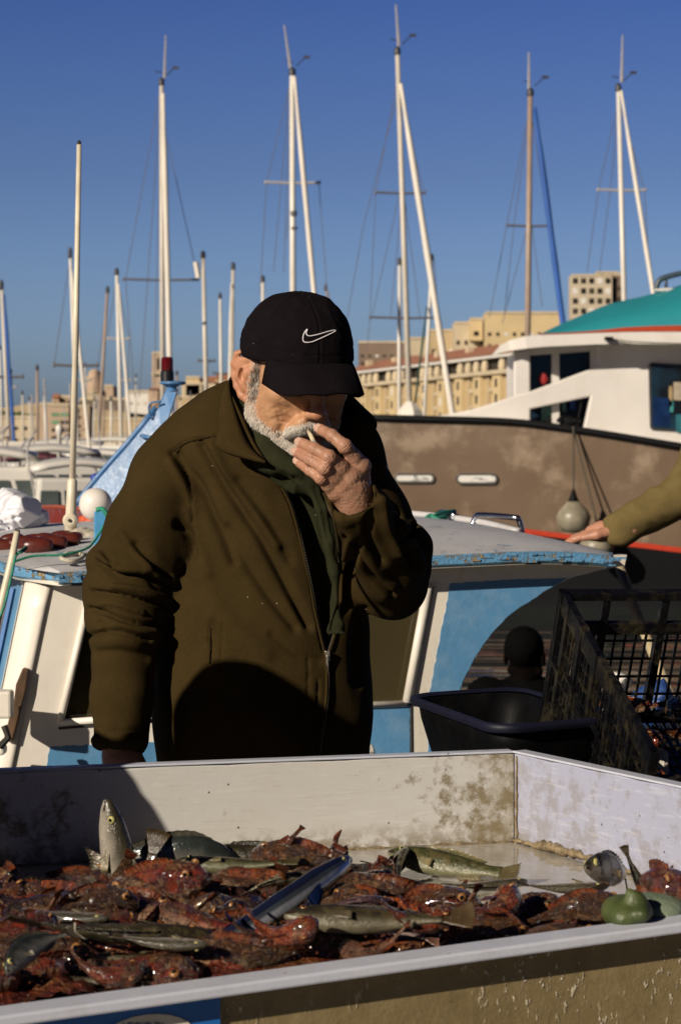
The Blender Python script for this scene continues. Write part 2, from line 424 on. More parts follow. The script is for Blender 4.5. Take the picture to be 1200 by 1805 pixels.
TR = P(1200, 1390, 2.78); TC = P(1500, 1455, 2.51)
TFC = Vector((TC.x, TC.y, (TF1 + dF * ((TC.x - TF1.x) / dF.x)).z))
TFC = TF1 + dF * .24
FLOORZ = .965
base = Vector((.05, 2.6, .95))
tray = empty('fish_tray', base, 'large white stained plastic fish tray full of rockfish, filling the foreground', 'fish tray')
def wall(name, a, b, th, mat, rim=True):
    """upright board from a to b (rim line), th = outward thickness vector"""
    m = MB(); th = Vector(th)
    n = 24; rows = [[], [], [], []]
    for i in range(n + 1):
        p = a.lerp(b, i / n); f = Vector((p.x, p.y, FLOORZ))
        j = .0012 * math.sin(i * 1.7)
        p = p + Vector((0, 0, j))
        rows[0].append(f); rows[1].append(p); rows[2].append(p + th); rows[3].append(f + th)
    m.sheet(rows); m.add([rows[k][0] for k in range(4)], [(0, 1, 2, 3)]); m.add([rows[k][-1] for k in range(4)], [(3, 2, 1, 0)])
    m.sheet([rows[3], rows[0]])
    return obj(name, m, mat, tray, bevel=.002)
nB = Vector((-dB.y, dB.x, 0))
wall('back_wall', TBL, TB1, nB * .017, M_tray)
dR = (TC - TB1); dR.z = 0; dR.normalize(); nR = Vector((-dR.y, dR.x, 0)); nR = nR if nR.x > 0 else -nR
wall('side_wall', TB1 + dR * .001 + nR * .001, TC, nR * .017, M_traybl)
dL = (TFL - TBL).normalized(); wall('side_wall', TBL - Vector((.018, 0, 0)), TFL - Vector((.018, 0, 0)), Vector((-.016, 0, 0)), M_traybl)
nF = Vector((dF.y, -dF.x, 0)).normalized()
wall('front_wall', TFL - nF * .036 + Vector((0, 0, -.012)), TFC - nF * .036 + Vector((0, 0, -.012)), nF * .006, M_board)
# thick flat lip along the front edge
m = MB()
def lipz(i): return 0
fa, fb = TFL - dF * .1, TFC + dF * .1
m.obox(fa + nF * -.036 + Vector((0, 0, -.0115)), fb - fa, nF * .040, Vector((0, 0, .0115)))
obj('rim', m, M_rim, tray, bevel=.0025)
m = MB(); m.add([Vector((TBL.x, TBL.y, FLOORZ)), Vector((TB1.x, TB1.y, FLOORZ)), Vector((TC.x, TC.y, FLOORZ)), Vector((TFC.x, TFC.y + .045, FLOORZ)), Vector((TFL.x, TFL.y + .045, FLOORZ))], [(0, 1, 2, 3, 4)])
obj('floor', m, M_tray, tray, solid=.01)
# a rim strip along the back edge, seen from above
m = MB(); m.obox(TBL + Vector((0, 0, .0008)) + nB * -.002, TB1 - TBL, nB * .022, Vector((0, 0, .003)))
obj('rim', m, M_rim, tray, bevel=.001)
m = MB(); m.obox(TB1 + Vector((0, 0, .001)) - nR * .002, TC - TB1, nR * .022, Vector((0, 0, .003)))
obj('rim', m, M_rim, tray, bevel=.001)

# grime packed in the corner and scum along the water line of the side wall
t = NT('scum'); n = t.noise(90, 5, rough=.7); t.set(col=t.mix(t.ramp(n, [(.35, 0.), (.65, 1.)]), (.09, .06, .028), (.30, .23, .13)), rough=.6); t.bump(n, .003); M_scum = t.m
rg_ = random.Random(4); cpt = TB1 + dR * .004 - nB * .004
m = MB(); m.tube([Vector((cpt.x, cpt.y, 1.0 + .13 * i / 20)) + Vector((rg_.uniform(-.001, .001), rg_.uniform(-.001, .001), 0)) for i in range(21)], [.0028 - .0014 * i / 20 + rg_.uniform(-.0006, .0006) for i in range(21)], 7); obj('corner_grime', m, M_scum, tray, smooth=True)
m = MB(); L_ = (TC - TB1).length; pts = [TB1 + dR * (L_ * i / 90) - nR * (.001 + .002 * rg_.random()) for i in range(91)]
m.tube([Vector((p.x, p.y, 1.0135 + rg_.uniform(0, .003) + (.004 if 9 < i < 26 else 0))) for i, p in enumerate(pts)], [(.003 if i < 8 else .0065 if i < 27 else .0035) * rg_.uniform(.45, 1.25) for i in range(91)], 7); obj('scum_line', m, M_scum, tray, smooth=True)
m = MB(); pts = [TBL.lerp(TB1, i / 120) - nB * .001 for i in range(121)]
m.tube([Vector((p.x, p.y, 1.0125)) for p in pts], [.0022 * rg_.uniform(.3, 1.5) for i in range(121)], 6); obj('scum_line', m, M_scum, tray, smooth=True)

# murky water in the tray
t = NT('tray_water')
t.set(col=t.mix(t.ramp(t.noise(9, 4), [(.35, 0.), (.65, 1.)]), (.30, .27, .22), (.40, .375, .34)), rough=.04, spec=.6)
t.bump(t.noise(22, 3), .0012); t.bump(t.noise(70, 2), .0003)
m = MB(); WZ = 1.012
m.add([Vector((TBL.x + .0, TBL.y - .002, WZ)), Vector((TB1.x - .001, TB1.y - .002, WZ)), Vector((TC.x - .002, TC.y, WZ)), Vector((TFC.x, TFC.y + .042, WZ)), Vector((TFL.x, TFL.y + .042, WZ))], [(0, 1, 2, 3, 4)])
tag(obj('tray_water', m, t.m), kind='stuff', label='cloudy grey melt water lying in the white fish tray', cat='water')

# table with a front panel under the tray
M_wood = simple('old_wood', (.23, .15, .08), .7, .3, 14, .001)
tab = empty('display_table', (.05, 2.6, 0), 'tan fish stall table with a wet speckled front board under the white tray', 'table')
up = Vector((0, 0, 1)); back = -nF
pf = TFL - dF * .1 + back * .0285; pe = TFC + dF * .1 + back * .0285
m = MB(); m.prism([Vector((pf.x, pf.y, .45)), Vector((pe.x, pe.y, .45)), pe + Vector((0, 0, -.0125)), pf + Vector((0, 0, -.0125))], -nF * .003)
obj('front_board', m, M_board, tab)
m = MB(); m.add([Vector((TBL.x, TBL.y, .94)), Vector((TB1.x, TB1.y, .94)), Vector((TC.x, TC.y, .94)), Vector((pe.x, pe.y, .94)) + back * .014, Vector((pf.x, pf.y, .94)) + back * .014], [(0, 1, 2, 3, 4)])
obj('table_top', m, M_wood, tab, solid=.02)
for p in (TBL + Vector((.06, -.06, 0)), TB1 + Vector((-.06, -.08, 0)), Vector((pe.x - .1, pe.y + .1, 0)), Vector((pf.x + .08, pf.y + .08, 0))):
    m = MB(); m.box(p.x - .03, p.x + .03, p.y - .03, p.y + .03, 0, .925); obj('leg', m, M_wood, tab)
# blue notice with a white oval, fixed on the board
t = NT('blue_print'); t.set(col=t.mix(t.noise(8, 3), (.01, .10, .36), (.02, .17, .50)), rough=.35)
M_bluep = t.m
def onb(px, py, off=.0):
    """photo pixel to a point on the board"""
    d = P(px, py, 1) - Vector((0, 0, CAMZ)); q = pf + nF * off; k = (q - Vector((0, 0, CAMZ))).dot(nF) / d.dot(nF)
    return Vector((0, 0, CAMZ)) + d * k
sg = empty('blue_notice', onb(200, 1850), 'blue notice with a white oval on the front board of the table', 'sign')
m = MB(); a, b, c_, d_ = onb(-140, 1790, .002), onb(386, 1716, .002), onb(386, 1990, .002), onb(-140, 2060, .002)
a.z = min(a.z, (pf + (pe - pf) * ((a.x - pf.x) / (pe.x - pf.x))).z - .0135); b.z = min(b.z, (pf + (pe - pf) * ((b.x - pf.x) / (pe.x - pf.x))).z - .0135); m.prism([a, b, c_, d_], nF * .004); obj('panel', m, M_bluep, sg)
m = MB(); cx_, cy_ = 258, 1832
m.prism([onb(cx_ + 85 * math.cos(k / 24 * 6.283), cy_ + 44 * math.sin(k / 24 * 6.283) - 10 * math.cos(k / 24 * 6.283), .0065) for k in range(24)], nF * .0012)
obj('oval', m, simple('print_white', (.6, .57, .48), .4), sg)
m = MB()
for k in range(9):
    x = 218 + k * 8
    for (ax_, ay_, bx_, by_) in ((0, 0, 0, -9), (0, -9, 5, -9) if k % 2 else (0, 0, 5, 0), (5, 0, 5, -9) if k % 3 else (0, -4, 5, -4)):
        m.tube([onb(x + ax_, 1812 + ay_, .0082), onb(x + bx_, 1812 + by_, .0082)], .0006, 4)
obj('lettering', m, simple('print_navy', (.02, .05, .16), .5), sg)

# ------------------------------------------------------------------ quay
m = MB(); m.box(-14, 14, -6, 4.35, -1.6, 0); tag(obj('quay', m, M_quay), kind='structure')

# side table under crate and tub
M_dark = simple('dark_timber', (.05, .04, .03), .7, .3, 12, .001)
st = empty('side_table', (.62, 3.55, 0), 'dark low table carrying the black tub and the black crate', 'table')
m = MB(); m.box(.17, 1.2, 3.16, 4.08, .935, .96); obj('table_top', m, M_dark, st)
for x, y in ((.23, 3.22), (1.14, 3.22), (.23, 4.02), (1.14, 4.02)):
    m = MB(); m.box(x - .025, x + .025, y - .025, y + .025, 0, .935); obj('leg', m, M_dark, st)
# white foam box under the crate corner
m = MB(); q = P(958, 1340, 3.36)
m.obox((q.x - .06, q.y - .06, .961), (.24, .02, 0), (-.01, .2, 0), (0, 0, 1.108 - .961))
tag(obj('foam_box', m, simple('foam', (.62, .58, .50), .8, .06, 60, .0006), bevel=.008), 'cream foam box wedged under the black crate by the tray corner', 'box')

# ------------------------------------------------------------------ black tub with blue rim
t = NT('black_plastic'); n = t.noise(40, 5)
t.set(col=t.mix(t.ramp(t.noise(14, 6, rough=.7), [(.5, 0.), (.8, 1.)]), (.002, .002, .0025), (.008, .007, .005)), rough=t.ramp(n, [(.3, .5), (.7, .7)]), spec=.12); t.bump(n, .0006); M_blk = t.m
M_navy = simple('navy_plastic', (.0018, .0024, .014), .6, .3, 30)
tl = P(712, 1226, 3.52); zr = tl.z
fcn = Vector((0, 0, 0)); Yf = (CAMZ - zr) * F_PX / (1283 - HZ); fc = P(872, 1283, Yf)
br_ = P(965, 1197, (CAMZ - zr) * F_PX / (1197 - HZ))
eu = (fc - tl); ev = (br_ - tl); e3 = fc + ev
ev = (ev - eu * (ev.dot(eu) / eu.dot(eu)) * .5) * .70
def rrect(inset, z, n=6, r=.05):
    lu, lv = eu.length, ev.length; U, V_ = eu.normalized(), ev.normalized(); pts = []
    r = max(.012, r)
    for (cu, cv, a0) in ((inset + r, inset + r, 180), (lu - inset - r, inset + r, 270), (lu - inset - r, lv - inset - r, 0), (inset + r, lv - inset - r, 90)):
        for k in range(n + 1):
            a = R(a0 + 90 * k / n); p = tl + U * (cu + r * math.cos(a)) + V_ * (cv + r * math.sin(a)); pts.append(Vector((p.x, p.y, z)))
    return pts
tub = empty('fish_tub', (sum((p.x for p in rrect(0, 0))) / 28, sum((p.y for p in rrect(0, 0))) / 28, .962), 'empty black rectangular plastic tub with a navy rim beside the black crate', 'tub')
m = MB(); rings = [rrect(.055, zr - .175, r=.035), rrect(.012, zr - .03), rrect(.008, zr - .004), rrect(.013, zr - .004), rrect(.018, zr - .03), rrect(.06, zr - .168, r=.035)]
rings = [r + [r[0]] for r in rings]; m.sheet(rings); m.add(rrect(.06, zr - .168, r=.035), [tuple(range(28))]); m.add(rrect(.055, zr - .175, r=.035), [tuple(range(27, -1, -1))])
obj('body', m, M_blk, tub, smooth=True)
m = MB(); rings = [rrect(.0, zr - .010), rrect(-.003, zr - .004), rrect(-.002, zr + .0015), rrect(.003, zr + .003), rrect(.009, zr - .002)]
m.sheet([r + [r[0]] for r in rings]); obj('rim', m, M_navy, tub, smooth=True)

# ------------------------------------------------------------------ tilted lattice crate
M_crate = NT('crate_plastic'); t = M_crate; n = t.noise(55, 6, rough=.7)
g = t.ramp(t.noise(24, 6, rough=.75), [(.5, 0.), (.66, 1.)])
t.set(col=t.mix(t.math('MULTIPLY', g, .38), (.003, .003, .004), (.085, .066, .030)), rough=t.ramp(n, [(.3, .22), (.7, .6)]), spec=.4); t.bump(n, .0012); M_crate = t.m
cA = P(950, 1268, 3.45); cT = P(985, 1040, 3.36); cw = cT - cA; cuv = Vector((.08, -.40, -.19)); cuv = cuv - cw * (cuv.dot(cw) / cw.dot(cw))
cv = cuv.cross(cw).normalized(); cv = cv if cv.x > 0 else -cv; cv = cv * .46
# let the back run level in the picture
crate = empty('lattice_crate', cA, 'black lattice plastic crate tipped forward behind the corner of the white tray', 'crate')
def bar(m, o, e1, e2, n_, a0, a1, b0, b1, dep=.008, off=0):
    """bar on a panel: along e1 from a0 to a1, across e2 from b0 to b1 (metres), depth along n_"""
    m.obox(o + e1 * a0 + e2 * b0 + n_ * off, e1 * (a1 - a0), e2 * (b1 - b0), n_ * dep)
def lattice(name, o, U, V_, N, ribs, solid_top=.03, notch=None, slot=.0125, row=.026, extra=False):
    m = MB(); L, H = U.length, V_.length; u, v = U.normalized(), V_.normalized(); n_ = N.normalized()
    bar(m, o, u, v, n_, 0, L, 0, .014, .010, -.001); top = H
    if notch: # stepped upper edge with a long hand hold
        bar(m, o, u, v, n_, 0, L, H - .012, H, .016, -.004)
        bar(m, o, u, v, n_, 0, L, H - .070, H - .052, .012, -.001)
    else: bar(m, o, u, v, n_, 0, L, H - solid_top, H, .010, -.001)
    bar(m, o, u, v, n_, 0, .014, 0, H, .014, -.003); bar(m, o, u, v, n_, L - .014, L, 0, H, .014, -.003)
    zt = H - .052 if notch else H - solid_top
    k = 0; x = .014
    while x < L - .014:
        bar(m, o, u, v, n_, x - .0018, x + .0018, .014, zt, .0035, .0011 + .0003 * (k % 3)); x += slot; k += 1
    y = .014 + row
    while y < zt - .01: bar(m, o, u, v, n_, .014, L - .014, y - .0015, y + .0015, .003, .0015); y += row
    for r in ribs: bar(m, o, u, v, n_, r * L - .006, r * L + .006, .0, H - (.0 if notch else 0), .0125, -.0022)
    if extra:
        for k in range(6):
            a = .03 + k * .065
            bar(m, o, u, v, n_, a, a + .05, .03 + .02 * (k % 3), .036 + .02 * (k % 3), .006, -.0065); bar(m, o, u, v, n_, a - .01, a + .03, .11 + .015 * (k % 2), .115 + .015 * (k % 2), .006, -.0065)
    return obj(name, m, M_crate, crate)
nb = cuv.normalized()
lattice('end_panel', cA, cv, cw, nb, (.16, .36, .56, .78), notch=True, slot=.0165, row=.031)
lattice('side_panel', cA + cv.normalized() * .003, cuv, cw, cv, (.1, .25, .42, .6, .8), slot=.0155, row=.026, extra=True)
lattice('side_panel', cA + cv * .97, cuv, cw, cv, (.1, .3, .5, .7, .9))
lattice('end_panel', cA + cuv * .97 + cw * .001, cv, cw * .8, nb, (.2, .4, .6, .8))
lattice('bottom_panel', cA + cw * .002, cv, cuv, cw.normalized(), (.25, .5, .75))
#@@ c_boat
# ================================================================== the blue and white cabin boat alongside the quay
M_white = paint('cream_paint', (.66, .61, .52), (.30, .24, .16), .66, (.25, .19, .10), .30, 5, .45)
M_white2 = paint('cream_paint_clean', (.70, .65, .57), (.30, .24, .16), .70, (.30, .24, .15), .15, 4, .4)
M_blue = paint('sky_blue_paint', (.085, .235, .42), (.30, .33, .33), .655, (.10, .12, .10), .25, 6, .42, .0009)
M_edge = paint('chipped_blue_edge', (.10, .27, .46), (.28, .21, .11), .565, (.05, .04, .02), .6, 16, .6, .003)
M_roof = paint('pale_roof_paint', (.48, .47, .48), (.16, .25, .36), .60, (.16, .14, .11), .35, 4, .5)
M_glass = NT('dark_interior_pane'); M_glass.set(col=(.045, .036, .016), rough=.12, spec=.35); M_glass = M_glass.m  # opaque dark colour stands in for the unlit cabin interior
M_seam = simple('seam_black', (.02, .018, .014), .8)
BN0 = P(58, 1012, 5.0); BN1 = P(1106, 965, 5.3)
bd = (BN1 - BN0); bdx = Vector((bd.x, bd.y, 0)).normalized(); bn = Vector((-bdx.y, bdx.x, 0))
cb = empty('cabin_boat', (0, 5.9, -.35), 'old blue and cream wooden cabin boat moored right behind the man', 'fishing boat')
# roof with crown
m = MB(); NS, NT_ = 40, 16; Wd = 1.9
def roofp(s, t, dz=0):
    inset = 0.0
    if s < .06: inset = .12 * (1 - s / .06) ** 2 * (1 - min(1, t * 6))
    p = BN0 + bd * s + bn * (Wd * t)
    e = .10 * (max(0, 1 - t / .05)) ** 2 if s < .03 or s > .985 else 0
    p = p - bdx * (.27 * Wd * t * max(0, 1 - s) ** 3)
    if s > .97: p = p - bdx * (.05 * (max(0, 1 - t / .06)) ** 2) * ((s - .97) / .03)
    if s < .03: p = p + bdx * (.14 * (max(0, 1 - t / .08)) ** 2) * (1 - s / .03)
    p.z += .075 * (1 - (2 * t - 1) ** 2) * (.45 + .55 * (1 - abs(2 * s - .9) ** 2)) - .012 * (max(0, (s - .8) / .2)) ** 2 * 2 + dz
    return p
top = [[roofp(s / NS, t / NT_) for s in range(0, NS + 1)] for t in range(NT_ + 1)]
m.sheet(top); obj('roof', m, M_roof, cb, smooth=True)
m = MB(); m.sheet([[p + Vector((0, 0, -.026)) + bn * .01 for p in top[0]], [p + Vector((0, 0, -.02)) - bn * .004 for p in top[0]], [p + Vector((0, 0, -.002)) - bn * .005 for p in top[0]], [p + Vector((0, 0, .0015)) + bn * .004 for p in top[0]]])
rr = [r[-1] for r in top]; m.sheet([[p + Vector((0, 0, -.026)) - bdx * .01 for p in rr], [p + Vector((0, 0, -.02)) + bdx * .004 for p in rr], [p + bdx * .005 for p in rr], [p + Vector((0, 0, .0015)) - bdx * .004 for p in rr]])
fr_ = [r[0] for r in top]; m.sheet([[p + Vector((0, 0, -.026)) + bdx * .01 for p in fr_], [p + Vector((0, 0, -.02)) - bdx * .004 for p in fr_], [p - bdx * .005 for p in fr_], [p + Vector((0, 0, .0015)) + bdx * .004 for p in fr_]])
# splinters on the edge
for k in range(70):
    s = rnd.random(); p = roofp(s, 0) + Vector((0, 0, -.004 - .02 * rnd.random())) - bn * .005
    m.obox(p, bdx * rnd.uniform(.01, .04), -bn * rnd.uniform(.001, .004), Vector((0, 0, rnd.uniform(.002, .006))))
obj('roof_edge', m, M_edge, cb, smooth=False)
m = MB(); m.sheet([[p + Vector((0, 0, -.028)) for p in r] for r in top]); obj('roof_underside', m, M_white, cb, smooth=True)
W0 = BN0 + bn * .075
def WP(px, py, off=0.0):
    d = P(px, py, 1) - Vector((0, 0, CAMZ)); q = W0 - bn * off; k = (q - Vector((0, 0, CAMZ))).dot(bn) / d.dot(bn)
    return Vector((0, 0, CAMZ)) + d * k
def onwall(name, poly, off, th, mat, **k):
    m = MB(); m.prism([WP(x, y, off) for x, y in poly], bn * th); return obj(name, m, mat, cb, **k)
arch = [(1100, 997), (1060, 1004), (1004, 1019), (968, 1037), (939, 1056), (915, 1071), (892, 1089), (870, 1113), (850, 1140), (832, 1170), (817, 1200), (806, 1235), (795, 1290), (790, 1420)]
onwall('side_wall', [(148, 1016), (600, 1002), (1104, 978)] + arch + [(712, 1420), (716, 1240), (757, 1030), (758, 1018), (640, 1020), (158, 1052), (150, 1060)], 0, .03, M_white)
onwall('side_wall', [(-20, 1420), (712, 1420), (716, 1241), (690, 1238), (106, 1276), (150, 1060), (148, 1018), (92, 1020), (26, 1340)], 0.0005, .03, M_white2)
onwall('window_pane', [(150, 1040), (760, 1005), (718, 1250), (104, 1290)], -.024, .006, M_glass)
# beads round the window
def bead(pts, r, mat=M_white2, name='window_bead', off=.004):
    m = MB(); m.tube([WP(x, y, off) for x, y in pts], r, 8); return obj(name, m, mat, cb, smooth=True)
bead([(157, 1056), (106, 1276)], .008); bead([(106, 1274), (270, 1262), (560, 1246), (716, 1240)], .008); bead([(755, 1030), (717, 1238)], .011)
bead([(762, 1034), (727, 1215), (724, 1236)], .0035, M_seam, 'seam', .0015); bead([(724, 1240), (726, 1420)], .003, M_seam, 'seam', .001)
bead([(104, 1284), (200, 1276), (270, 1271)], .003, M_seam, 'seam', .002)
def ragged(pts, amp=1.2, step=7, seed=1):
    r = random.Random(seed); out = []
    for i in range(len(pts)):
        a = pts[i]; b = pts[(i + 1) % len(pts)]; L = math.hypot(b[0] - a[0], b[1] - a[1]); n = max(1, int(L / step))
        for k in range(n): t = k / n; out.append((a[0] + (b[0] - a[0]) * t + r.uniform(-amp, amp) * (k > 0), a[1] + (b[1] - a[1]) * t + r.uniform(-amp, amp) * (k > 0)))
    return out
onwall('blue_panel', ragged([(793, 1029), (900, 1022), (1000, 1019)] + [(x - 2, y + 1) for x, y in arch[3:]] + [(757, 1420), (752, 1240), (758, 1215), (780, 1100)], 1.0), .002, .0015, M_blue)
onwall('blue_panel', ragged([(560, 1246), (722, 1238), (722, 1420), (560, 1420)], .8), .002, .0015, M_blue)
onwall('blue_panel', ragged([(88, 1317), (300, 1306), (560, 1290), (560, 1420), (74, 1420)], 1.5), .0022, .0015, M_blue)
# painted number, mostly hidden behind the jacket
def opx(cx, cy, rx, ry, n=20, a0=0, a1=360): return [(cx + rx * math.cos(R(a0 + (a1 - a0) * k / n)), cy + ry * math.sin(R(a0 + (a1 - a0) * k / n))) for k in range(n + 1)]
m = MB()
o_, i_ = opx(643, 1325, 15.5, 18), opx(642.5, 1322, 3.4, 13)
for k in range(20): m.prism([WP(*o_[k], .0045), WP(*o_[k + 1], .0045), WP(*i_[k + 1], .0045), WP(*i_[k], .0045)], bn * .001)
m.prism([WP(x, y, .0045) for x, y in ((648, 1325), (658.3, 1325), (655, 1346), (640, 1362), (630, 1362), (644, 1345))], bn * .001)
obj('number', m, simple('number_paint', (.60, .56, .50), .5), cb)
# raked front: rounded corner, then the windscreen side going away to the bow
ct, cbm = WP(92, 1024, 0), WP(26, 1340, 0); cdir = cbm - ct; cbm = ct + cdir * 1.25
fdir = bn * 1.0
m = MB(); rows = []
for z_ in range(9):
    o = ct + (cbm - ct) * (z_ / 8); r = []
    rad = .05
    for a in range(9):
        t_ = R(90 * a / 8); r.append(o + bn * rad - bdx * 0 + (-bdx * math.sin(t_) - bn * math.cos(t_)) * rad)
    rows.append(r)
m.sheet(rows); obj('corner_post', m, M_white2, cb, smooth=True, solid=.012)
def FPt(d, h, off=0): # d metres back along the front side, h 0 top .. 1 bottom
    return ct + (cbm - ct) * h + bn * (.05 + d) - bdx * (.05 + off)
def onfront(name, quad, off, th, mat, **k):
    m = MB(); m.prism([FPt(d, h, off) for d, h in quad], bdx * th); return obj(name, m, mat, cb, **k)
onfront('front_wall', [(0, .02), (.16, .02), (.16, 1), (0, 1)], 0, .02, M_white2)
onfront('front_wall', [(.16, .02), (1.6, .02), (1.6, .1), (.16, .1)], 0, .02, M_blue)
onfront('front_wall', [(.16, .80), (1.6, .80), (1.6, 1.), (.16, 1.)], 0, .02, M_white2)
onfront('windscreen_pane', [(.16, .1), (1.6, .1), (1.6, .8), (.16, .8)], -.01, .006, simple('screen_pane', (.10, .085, .05), .15, .5, 5))
onfront('windscreen_frame', [(.10, .04), (.17, .04), (.17, .82), (.10, .82)], .006, .018, M_blue)
m = MB(); m.tube([FPt(.18, .06, .012), FPt(.18, .8, .012)], .009, 6); obj('windscreen_frame', m, simple('deep_blue_paint', (.02, .12, .33), .4), cb)
m = MB(); m.tube([FPt(.0, -.05, .004), FPt(.0, 1, .004)], .004, 6); obj('seam', m, M_seam, cb)
# hull, deck and cockpit
M_hull = paint('blue_hull_paint', (.06, .17, .32), (.4, .4, .38), .66, (.05, .05, .04), .4, 3)
m = MB(); rows = []
for i in range(21):
    s = i / 20; x = -2.6 + 5.2 * s; wdt = .98 * math.sin(min(1, max(.001, (s * 1.0 + .02) * 1.45)) * math.pi / 2) * (1 if s < .8 else 1 - (s - .8) * 1.2)
    c = Vector((.1, 6.15, 0)) + bdx * x + bn * 0; r = []
    zt = .62 + .28 * (1 - s) ** 2 * 1 + .05 * s
    for (k, zz) in ((-1, zt), (-.97, .3), (-.75, -.2), (-.3, -.5), (0, -.6), (.3, -.5), (.75, -.2), (.97, .3), (1, zt)): r.append(c + bn * (wdt * k) + Vector((0, 0, zz)))
    rows.append(r)
m.sheet(rows); obj('hull', m, M_hull, cb, smooth=True, solid=.03)
m = MB(); m.sheet([[r[0] + Vector((0, 0, -.07)) + bn * .02, r[-1] + Vector((0, 0, -.07)) - bn * .02] for r in rows[:13]]); obj('deck', m, M_white, cb, solid=.02)
# far side wall of the cabin, its front and its back bulkhead
m = MB(); a = W0 + bn * 1.72 + bdx * .1; m.obox(Vector((a.x, a.y, .55)), bdx * .80, bn * .03, Vector((0, 0, .72))); obj('side_wall', m, M_white, cb)
m = MB(); a = WP(770, 1100) + bn * .05; m.obox(Vector((a.x, a.y, .55)), bn * 1.62, bdx * .03, Vector((0, 0, .74))); obj('bulkhead', m, M_white, cb)
# leaning roof prop at the stern
m = MB(); m.tube([P(1086, 985, 5.75), P(1125, 1090, 5.55), P(1195, 1262, 5.3), P(1250, 1400, 5.1)], [.014, .013, .013, .013], 8); obj('roof_prop', m, simple('prop_wood', (.40, .33, .20), .6, .2, 12), cb, smooth=True)
# door latch board
m = MB(); m.prism([WP(x, y, .0) for x, y in ((43, 1176), (53, 1178), (48, 1215), (24, 1306), (9, 1303), (28, 1230), (31, 1205))], -bn * .02 - bdx * .005); obj('door_batten', m, simple('brown_wood', (.115, .065, .035), .6, .35, 18, .001), cb, bevel=.002)
m = MB(); a = P(8, 1243, 4.93); m.box(a.x - .05, a.x + .015, a.y, a.y + .05, a.z - .03, a.z + .03)
obj('bracket', m, M_white2, cb, bevel=.006)
m = MB(); m.box(a.x - .05, a.x + .0, a.y + .0, a.y + .05, a.z - .11, a.z - .09); obj('bracket', m, M_white2, cb, bevel=.006)
m = MB(); m.tube([a + Vector((.0, .0, -.045)), a + Vector((.01, -.005, -.07)), a + Vector((-.01, 0, -.09))], .008, 6); obj('bracket_bolt', m, M_seam, cb)

# grab rails
M_chrome = simple('worn_chrome', (.45, .46, .52), .22, .2, 60, .0003, metal=1)
for (x0, x1, y0, y1, Y0) in ((768, 810, 903, 924, 6.35), (836, 918, 908, 936, 6.15)):
    m = MB(); pts = bez([P(x0 - 6, y1 - 4, Y0 + .1), P(x0 + 2, y0 + 4, Y0 + .1), P(x0 + 12, y0, Y0 + .08), P(x1 - 14, y0 + 4, Y0), P(x1 - 4, y0 + 9, Y0), P(x1 + 2, y1 + 3, Y0)], 5)
    m.tube(pts, .008, 8); obj('grab_rail', m, M_chrome, cb, smooth=True)
# raised coaming on the roof
m = MB(); m.tube(bez([roofp(.55, .72, .01), roofp(.8, .70, .012), roofp(.93, .55, .01), roofp(.985, .42, .004)], 6), .014, 6, flat=.7); obj('coaming', m, M_roof, cb, smooth=True)

# ------------------------------------------------------------------ things on the roof
def rzat(px, py): # roof height lookup along a sight line
    best = None
    for i in range(400):
        Y = 4.9 + i * .006; p = P(px, py, Y); s = (p - BN0).dot(bdx) / bd.length; t_ = (p - BN0).dot(bn) / Wd
        if -.5 < s < 1.1 and 0 <= t_ <= 1 and p.z <= roofp(s, t_).z: return Vector((p.x, p.y, roofp(s, t_).z))
    return P(px, py, 5.5)
def rope(name, pts, r, mat, label, cat='rope', n=6, twist=True):
    m = MB(); m.tube(bez(pts, 6), r, n); o = obj(name, m, mat, None, smooth=True, org=pts[0]); tag(o, label, cat); return o
M_green = simple('green_rope', (.02, .22, .14), .7, .4, 90, .001)
M_pole = simple('cream_pole', (.62, .55, .42), .4, .15, 15)
# folding aerial mast, hinged on the roof
b0 = rzat(124, 950)
mt = empty('roof_pole', b0, 'slender white hinged pole standing on the cabin roof near the plastic bag', 'pole')
m = MB(); Yp = b0.y
m.tube([P(128, 850, Yp), P(134, 600, Yp), P(140, 255, Yp)], [.0085, .0075, .006], 10); obj('pole', m, M_pole, mt, smooth=True)
m = MB(); m.lathe(P(140, 256, Yp), [(.004, -.002), (.005, .0), (.005, .009), (.001, .013)], 8); obj('tip', m, M_seam, mt)
m = MB(); m.tube([P(125, 944, Yp), P(126, 900, Yp), P(128, 848, Yp), P(128.2, 843, Yp)], [.016, .0135, .0125, .008], 10); obj('base', m, M_pole, mt, smooth=True)
m = MB(); q = P(125, 917, Yp); m.lathe(q + Vector((0, -.02, 0)), [(.012, 0), (.018, .004), (.018, .036), (.012, .04)], 16, (0, 1, 0)); obj('hinge', m, M_pole, mt, smooth=False)
m = MB(); m.lathe(q + Vector((0, -.024, 0)), [(.004, 0), (.005, .006)], 8, (0, 1, 0)); obj('hinge_pin', m, M_seam, mt)
# round white buoy
b = P(169, 889, 6.3); m = MB(); rad = .046
m.lathe(b, [(rad * math.sin(R(a)), -rad * math.cos(R(a))) for a in range(0, 181, 10)], 24)
tag(obj('round_buoy', m, simple('buoy_white', (.68, .63, .58), .45, .08, 30), smooth=True, org=b), 'round white buoy on the cabin roof beside the blue post', 'buoy')
